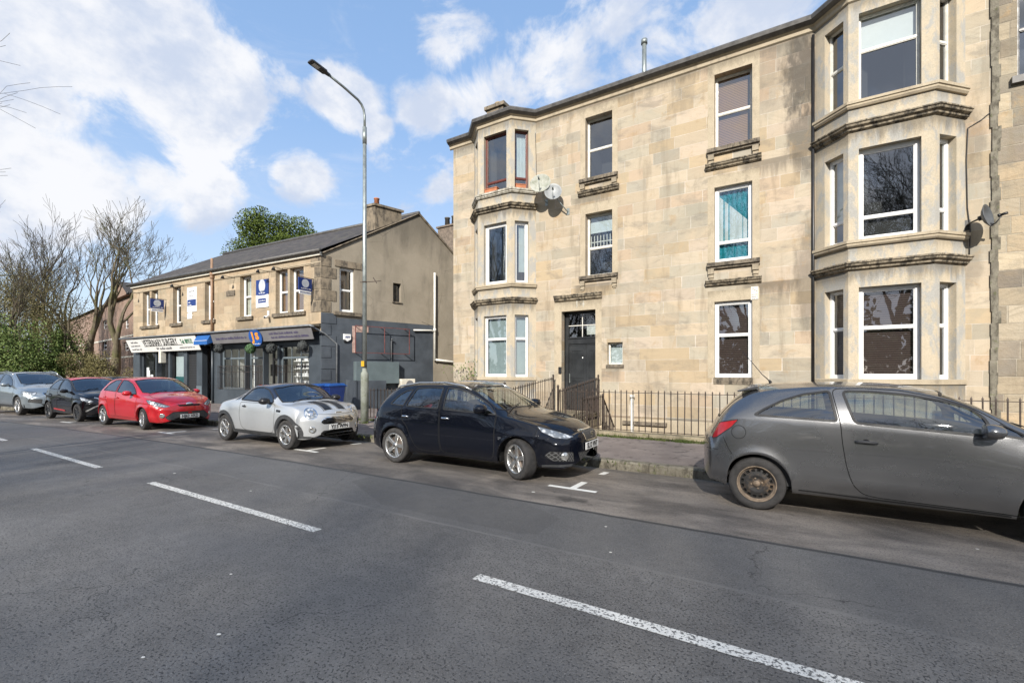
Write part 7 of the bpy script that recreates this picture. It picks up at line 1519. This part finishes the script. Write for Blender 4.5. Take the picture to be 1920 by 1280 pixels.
# silver coupe with black roof
P_SIL = paint('silver_car_paint', (.50, .515, .525), .45, .35, .2, (.30, .28, .25)); P_ROOF = paint('dark_roof_paint', (.02, .025, .045), .3, .25, .1)
C3 = dict(L=3.73, rear=.60, front=3.05, zw=.305, Ra=.345, paint=P_SIL, zb=.235, zm=.62, flare=.006, bowf=.34, bowr=.20, capf=.14, capr=.12, pend=2.6, crown=2.3, bulge=.015,
  zc=[(0, .58), (.06, .70), (.18, .83), (.38, .945), (.6, 1.0), (.85, 1.075), (1.1, 1.20), (1.40, 1.315), (1.75, 1.365), (2.1, 1.378), (2.3, 1.345), (2.5, 1.25), (2.85, 1.03), (2.97, .975), (3.3, .935), (3.5, .87), (3.64, .77), (3.73, .66)],
  zs=[(0, .50), (.08, .65), (.25, .81), (.5, .91), (.8, .945), (1.2, .95), (2.4, .925), (2.8, .91), (3.2, .885), (3.45, .80), (3.62, .69), (3.73, .58)],
  zt=[(0, .53), (.08, .68), (.25, .84), (.5, .945), (.75, .99), (.95, 1.04), (1.15, 1.13), (1.4, 1.25), (1.65, 1.315), (1.95, 1.315), (2.15, 1.28), (2.4, 1.15), (2.65, .985), (2.8, .94), (3.2, .905), (3.45, .82), (3.62, .71), (3.73, .60)],
  wt=[(0, .55), (.25, .68), (.6, .70), (1.0, .66), (1.4, .60), (1.9, .60), (2.3, .635), (2.65, .69), (3.1, .66), (3.5, .56), (3.73, .44)],
  ws=[(0, .62), (.2, .74), (.6, .785), (1.5, .775), (2.4, .775), (3.0, .775), (3.4, .71), (3.73, .54)],
  wm=[(0, .70), (.2, .80), (.6, .838), (1.5, .815), (2.4, .815), (3.05, .838), (3.45, .79), (3.73, .64)])
K = Car('silver two seat coupe with dark roof and black bonnet stripes', 'car', C3, (-11.52, 6.49, 0), 0)
K.side_window([(1.22, .99), (2.53, .955), (2.40, 1.09), (2.16, 1.235), (1.92, 1.282), (1.66, 1.272), (1.44, 1.21)], 'side_window', .03, r=.05)
K.side_window([(.95, .975), (1.16, .985), (1.30, 1.13), (1.14, 1.075)], 'quarter_window', .014, r=.02, sealm=P_SIL)
K.top_glass([(2.36, 0), (2.32, .42), (2.24, .585), (2.45, .635), (2.72, .665), (2.84, .55), (2.90, 0)], 'windscreen', None)
f = [x for x in K.bm.faces if x[K.lay] in (1, 2) and x.calc_center_median().z > 1.03 and x.calc_center_median().x+K.x0 < 2.50 and x.calc_center_median().x+K.x0 > 1.0]; K.take(f, 'roof', P_ROOF)
for sg in (-1, 1):
    mb = MB(); K.strip(mb, [K.V(2.10, sg*.16, 1.3), K.V(1.8, sg*.16, 1.3), K.V(1.4, sg*.16, 1.3)], (0, 0, -1), .12, .003); mb.build('roof_stripe', P_SIL, K.T, world=False, norm=False)
    for y_, w_ in ((.17, .17), (.275, .012), (.065, .012)): mb = MB(); K.strip(mb, [K.V(x, sg*y_, .95) for x in (2.97, 3.1, 3.25, 3.38, 3.5, 3.58)], (0, 0, -1), w_, .0035); mb.build('bonnet_stripe', M_BLACK, K.T, world=False, norm=False)
K.door([(2.62, .93), (2.64, .7), (2.62, .45), (2.55, .33), (2.4, .30), (1.5, .30), (1.32, .36), (1.25, .6), (1.24, .94)], (1.43, .845, .13), M_BLACK)
K.lamp(circ(3.5, .54, .755, .125, n=22, ry=.125), (-1, -.28, -.12), 'headlight', M_HEAD, seal=.022, sealm=M_CHR)
for sg in (-1, 1):
    h, nn = K.ray(K.V(3.5, sg*.53, .75), (-1, -.28*sg, -.12)); q = nn.to_track_quat('Z', 'Y').to_matrix().to_4x4(); mb = MB(); mb.lathe([(0, .012), (.035, .012), (.06, .004), (.062, -.01)], h, 'z', 20, M=q); mb.build('headlight_bulb', M_CHR, K.T, world=False)
    h, nn = K.ray(K.V(3.5, sg*.56, .42), (-1, 0, 0)); q = nn.to_track_quat('Z', 'Y').to_matrix().to_4x4(); mb = MB(); mb.lathe([(0, .01), (.035, .01), (.045, .016), (.07, .012), (.075, -.01)], h, 'z', 20, M=q); mb.build('fog_light', M_FOG, K.T, world=False)
K.lamp([(3.73, -.33, .665), (3.73, .33, .665), (3.73, .42, .59), (3.73, .36, .535), (3.73, -.36, .535), (3.73, -.42, .59)], (-1, 0, 0), 'grille', M_WELL, mirror=False, seal=.022, sealm=M_CHR)
for zz in (.565, .60, .632): K.trim([(3.73, -.36, zz), (3.73, 0, zz), (3.73, .36, zz)], (-1, 0, 0), .013, M_CHR, 'grille_bar', mirror=False, off=.008)
K.lamp([(3.73, -.36, .385), (3.73, .36, .385), (3.73, .42, .33), (3.73, .34, .26), (3.73, -.34, .26), (3.73, -.42, .33)], (-1, 0, 0), 'lower_grille', M_WELL, mirror=False, seal=.012)
K.trim([(3.73, -.34, .325), (3.73, 0, .325), (3.73, .34, .325)], (-1, 0, 0), .012, M_CHR, 'lower_grille_bar', mirror=False, off=.008)
arch = lambda xw: [(xw+.385*cos(a), .8, .305+.385*sin(a)) for a in [(-.05+(pi+.1)*k/24) for k in range(25)]]
K.trim(arch(.60), (0, -1, 0), .085, M_PLAST, 'wheel_arch_trim', off=.008); K.trim(arch(3.05), (0, -1, 0), .085, M_PLAST, 'wheel_arch_trim', off=.008); K.trim([(.98, .8, .275), (1.8, .8, .275), (2.67, .8, .275)], (0, -1, 0), .085, M_PLAST, 'sill_trim', off=.008)
K.trim([(3.42, .78, .27), (3.6, .6, .255), (3.72, .3, .25), (3.74, 0, .25)], (-1, -.5, 0), .05, M_PLAST, 'front_lip', off=.008)
K.gaps([([(3.73-.1, .0, .72), (3.6, .3, .73), (3.45, .55, .74)], (-1, 0, 0))]); K.trim([(2.70, .8, .80), (2.78, .8, .795), (2.86, .8, .79)], (0, -1, 0), .05, M_BLACK, 'side_scuttle', off=.006)
K.wheels(.308, .195, 'double', 6, rimr=.66); K.mirror(2.40, 1.0, .79, M_BLACK, .95); K.seats(1.5, None, .28, .58, wheelx=2.15, dashx=2.35, dz=.92); K.plate(3.73, .455, 'YJ13 WFN', w=.50); K.wipers(2.92, -.56, -.05)
mb = MB(); h, nn = K.ray(K.V(3.6, 0, .70), (-1, 0, -.6)); mb.box(h.x-.005, h.x+.01, -.07, .07, h.z-.012, h.z+.012); mb.build('emblem', M_CHR, K.T, world=False)
K.finish()

# five door hatchbacks and the tall car: one body table stretched to each
def hatch(L, H, W, rear, wb, **kw):
    sx = L/3.95; sz = H/1.48; sw = W/.86; X = lambda t, s: [(a*sx, b_*s) for a, b_ in t]
    c = dict(L=L, rear=rear, front=rear+wb, zw=kw.get('zw', .30), Ra=kw.get('Ra', .35), zb=kw.get('zb', .22), zm=.60*sz, bowf=.36, bowr=.18, capf=.11, crown=2.5,
      zc=X([(0, .66), (.06, .90), (.16, 1.06), (.32, 1.24), (.5, 1.40), (.75, 1.455), (1.3, 1.48), (1.9, 1.475), (2.25, 1.40), (2.6, 1.24), (2.98, 1.04), (3.1, 1.0), (3.45, .93), (3.7, .84), (3.85, .74), (3.95, .64)], sz),
      zs=X([(0, .60), (.08, .86), (.2, 1.0), (.5, 1.03), (1.2, 1.005), (2.6, .94), (3.1, .91), (3.45, .84), (3.7, .74), (3.95, .56)], sz),
      zt=X([(0, .62), (.08, .89), (.2, 1.07), (.36, 1.22), (.55, 1.34), (.9, 1.41), (1.4, 1.43), (1.8, 1.415), (2.15, 1.335), (2.5, 1.18), (2.85, 1.01), (3.0, .96), (3.45, .86), (3.7, .765), (3.95, .58)], sz),
      wt=X([(0, .58), (.3, .62), (.8, .60), (1.5, .615), (2.1, .63), (2.6, .68), (2.95, .71), (3.4, .64), (3.95, .46)], sw),
      ws=X([(0, .64), (.2, .77), (.6, .80), (1.8, .81), (2.9, .80), (3.4, .76), (3.7, .68), (3.95, .56)], sw), wm=X([(0, .72), (.2, .82), (.6, .85), (1.8, .84), (3.0, .855), (3.5, .83), (3.8, .74), (3.95, .66)], sw))
    c.update(kw); return c, sx, sz
def hatch_windows(K, sx, sz, seal=.02):
    q = lambda pts: [(a*sx, b_*sz) for a, b_ in pts]
    K.side_window(q([(.55, 1.075), (1.40, 1.045), (1.41, 1.39), (1.0, 1.375), (.72, 1.27)]), 'rear_door_window', seal, r=.04)
    K.side_window(q([(1.49, 1.04), (2.66, .985), (2.42, 1.15), (2.14, 1.285), (1.84, 1.37), (1.50, 1.39)]), 'front_door_window', seal, r=.04)
    K.top_glass([(a*sx, b_) for a, b_ in ((2.18, 0), (2.14, .40), (2.09, .58), (2.4, .625), (2.80, .67), (2.93, .55), (2.98, 0))], 'windscreen', None)
    fr = K.c['rear']+K.c['Ra']+.05; ff = K.c['front']-K.c['Ra']-.04
    K.door(q([(1.445, 1.41), (1.45, 1.0), (1.46, .5), (1.48, .32)])+[(ff-.02, .30*sz), (ff, .5*sz), (ff+.03, .90*sz)]+q([(2.46, 1.17), (2.16, 1.31), (1.85, 1.395)]), (1.58*sx, .86*sz, .16), None, r=.05)
    K.door([(fr-.30, .99*sz)]+q([(.70, 1.31), (1.0, 1.395), (1.43, 1.41), (1.435, 1.0), (1.44, .5), (1.44, .32)])+[(fr+.02, .31*sz), (fr-.01, .5*sz), (fr-.07, .70*sz), (fr-.25, .85*sz)], (.72*sx+.05, .87*sz, .15), None, r=.05)
P_RED = paint('bright_red_paint', (.50, .006, .014), .15, .3, .12, (.25, .08, .06))
c, sx, sz = hatch(3.95, 1.48, .85, .64, 2.489, paint=P_RED, Ra=.345, flare=.02, crease=((lambda x: .78+.03*(3-x), .014, .06), (lambda x: .36, .01, .05)))
K = Car('bright red five door hatchback parked in front of the vet shop', 'car', c, (-18.15, 6.20, 0), .05)
hatch_windows(K, sx, sz)
K.lamp([(3.30, .82, .845), (3.42, .78, .84), (3.70, .60, .735), (3.86, .46, .66), (3.78, .56, .63), (3.62, .70, .66), (3.42, .80, .745)], (-.8, -.6, -.05), 'headlight', M_HEAD)
K.lamp([(3.95, -.40, .50), (3.95, .40, .50), (3.95, .56, .36), (3.95, .50, .28), (3.95, -.50, .28), (3.95, -.56, .36)], (-1, 0, 0), 'lower_grille', M_GRILL, mirror=False, seal=.016)
K.lamp([(3.95, -.30, .70), (3.95, .30, .70), (3.95, .26, .655), (3.95, -.26, .655)], (-1, 0, 0), 'grille', M_WELL, mirror=False, seal=.008)
for sg in (-1, 1): h, nn = K.ray(K.V(3.9, sg*.62, .40), (-1, 0, 0)); q = nn.to_track_quat('Z', 'Y').to_matrix().to_4x4(); mb = MB(); mb.lathe([(0, .012), (.045, .01), (.06, .014), (.066, -.01)], h, 'z', 18, M=q); mb.build('fog_light', M_FOG, K.T, world=False)
h, nn = K.ray(K.V(3.95, 0, .72), (-1, 0, 0)); mb = MB(); mb.lathe([(0, .012), (.09, .010), (.095, -.005)], h, 'x', 20, M=Matrix.Diagonal((1, 1, .42, 1))); mb.build('oval_emblem', M_CHR, K.T, world=False)
K.gaps([([(2.98, .62, 1.0), (3.3, .64, .93), (3.6, .5, .84), (3.76, .3, .78), (3.82, .0, .76)], (0, 0, -1))]); K.wheels(.305, .195, 'double', 5, steer=-.16, rimr=.66); K.mirror(2.42, 1.02, .80, P_RED, .95); K.seats(1.45, .75, .30, .60, wheelx=2.15, dashx=2.3, dz=.97); K.plate(3.95, .37, 'NJ62 XKD', w=.50); K.wipers(3.0, -.60, -.1)
K.lamp([(.04, .72, .80), (.10, .72, 1.0), (.30, .8, 1.02), (.24, .8, .86)], (.8, -1, 0), 'tail_light', M_TAILR); K.finish()

P_BLK2 = paint('gloss_black_paint', (.004, .004, .006), .0, .25, .04, spec=.05)
c, sx, sz = hatch(3.46, 1.46, .80, .50, 2.34, paint=P_BLK2, Ra=.335, flare=.02, crease=((lambda x: .76+.03*(3-x), .016, .06),))
K = Car('small black hatchback with red roof and silver crossed front strips', 'car', c, (-22.45, 5.92, 0), .06)
hatch_windows(K, sx, sz)
f = [x for x in K.bm.faces if x[K.lay] == 2 and x.calc_center_median().z > 1.33]; K.take(f, 'roof', P_RED)
K.lamp([(2.98, .76, .80), (3.12, .72, .80), (3.33, .52, .66), (3.26, .60, .62), (3.08, .74, .70)], (-.8, -.6, -.05), 'headlight', M_HEAD)
for pts in ([(3.46, 0, .62), (3.40, .25, .60), (3.30, .48, .48), (3.2, .66, .34)], [(3.46, 0, .66), (3.38, .25, .70), (3.26, .46, .78)]): K.trim(pts, (-1, -.15, 0), .045, M_ALLOY, 'silver_strip', off=.010)
K.lamp([(3.46, -.38, .52), (3.46, .38, .52), (3.46, .46, .36), (3.46, -.46, .36)], (-1, 0, 0), 'grille', M_WELL, mirror=False, seal=.008)
K.trim([(3.46, -.40, .31), (3.46, 0, .31), (3.46, .40, .31)], (-1, 0, 0), .07, P_RED, 'red_lip', mirror=False, off=.010); K.trim([(1.0, .8, .37), (1.9, .8, .33)], (0, -1, 0), .05, P_RED, 'red_side_flash', off=.006)
K.wheels(.292, .175, 'single', 10, rimr=.67, rm=M_ALLOYD); K.mirror(2.12, 1.0, .76, P_BLK2, .9); K.seats(1.2, .6, .30, .58, wheelx=1.85, dashx=2.0, dz=.95); K.plate(3.46, .46, 'SL65 VKO', w=.46); K.wipers(2.63, -.55, -.1); K.finish()

P_SUV = paint('silver_blue_paint', (.27, .31, .34), .6, .33, .2)
c, sx, sz = hatch(4.69, 1.66, .94, .95, 2.865, paint=P_SUV, Ra=.41, zw=.36, zb=.27, flare=.02, crease=((lambda x: .85+.02*(3-x), .014, .07), (lambda x: .45, .016, .07)))
K = Car('large silver grey four by four parked behind the small black car', 'car', c, (-28.0, 5.62, 0), .075)
hatch_windows(K, sx, sz)
K.lamp([(4.02, .88, .90), (4.2, .82, .90), (4.48, .60, .86), (4.46, .62, .77), (4.2, .82, .79), (4.05, .88, .83)], (-.85, -.5, -.05), 'headlight', M_HEAD)
K.lamp([(4.69, -.42, .84), (4.69, .42, .84), (4.69, .36, .62), (4.69, -.36, .62)], (-1, 0, 0), 'grille', M_WELL, mirror=False, seal=.02, sealm=M_CHR)
K.lamp([(4.69, .48, .60), (4.55, .80, .62), (4.5, .82, .50), (4.69, .50, .44)], (-1, -.2, 0), 'air_intake', M_GRILL, seal=.01); K.lamp([(4.69, -.5, .42), (4.69, .5, .42), (4.69, .42, .34), (4.69, -.42, .34)], (-1, 0, 0), 'lower_grille', M_WELL, mirror=False, seal=.01)
for sg in (-1, 1):
    mb = MB(); pts = [K.ray(K.V(x, sg*.66, 1.5), (0, 0, -1))[0]+Vector((0, 0, d_)) for x, d_ in ((.85, .0), (1.05, .04), (1.8, .05), (2.3, .04), (2.5, .0))]; mb.tube(pts, .018, 8); mb.build('roof_rail', M_ALLOY, K.T, world=False)
K.trim([(1.45, .9, .33), (3.3, .9, .33)], (0, -1, 0), .09, M_PLAST, 'sill_trim', off=.006); K.wheels(.36, .235, 'double', 5, rimr=.66); K.mirror(2.95, 1.15, .89, P_SUV, 1.1); K.seats(1.8, 1.0, .42, .64, wheelx=2.5, dashx=2.75, dz=1.08); K.plate(4.69, .52, '', w=.52); K.wipers(3.56, -.68, -.1); K.finish()

P_GRN = paint('dark_green_paint', (.02, .05, .045), .3, .3, .1)
for (nm, col_, loc, yw, lb) in (('g', P_GRN, (-33.9, 5.0, 0), .09, 'dark green hatchback at the left edge, behind the silver four by four'), ('k', P_BLK2, (-27.8, 8.3, .0), .1, 'black car parked on the forecourt, only its roof showing between the cars')):
    c, sx, sz = hatch(4.1, 1.47 if nm == 'g' else 1.44, .86, .68, 2.55, paint=col_, flare=.015); K = Car(lb, 'car', c, loc, yw); hatch_windows(K, sx, sz); K.lamp([(3.5, .82, .84), (3.65, .76, .83), (3.95, .50, .70), (3.8, .66, .68), (3.55, .80, .75)], (-.8, -.6, -.05), 'headlight', M_HEAD)
    K.lamp([(4.1, -.4, .50), (4.1, .4, .50), (4.1, .48, .32), (4.1, -.48, .32)], (-1, 0, 0), 'grille', M_GRILL, mirror=False); K.wheels(.31, .2, 'single', 7, rimr=.64); K.mirror(2.5, 1.04, .80, col_, .95); K.seats(1.5, .8, .32, .6, wheelx=2.2, dashx=2.4, dz=.98); K.finish()
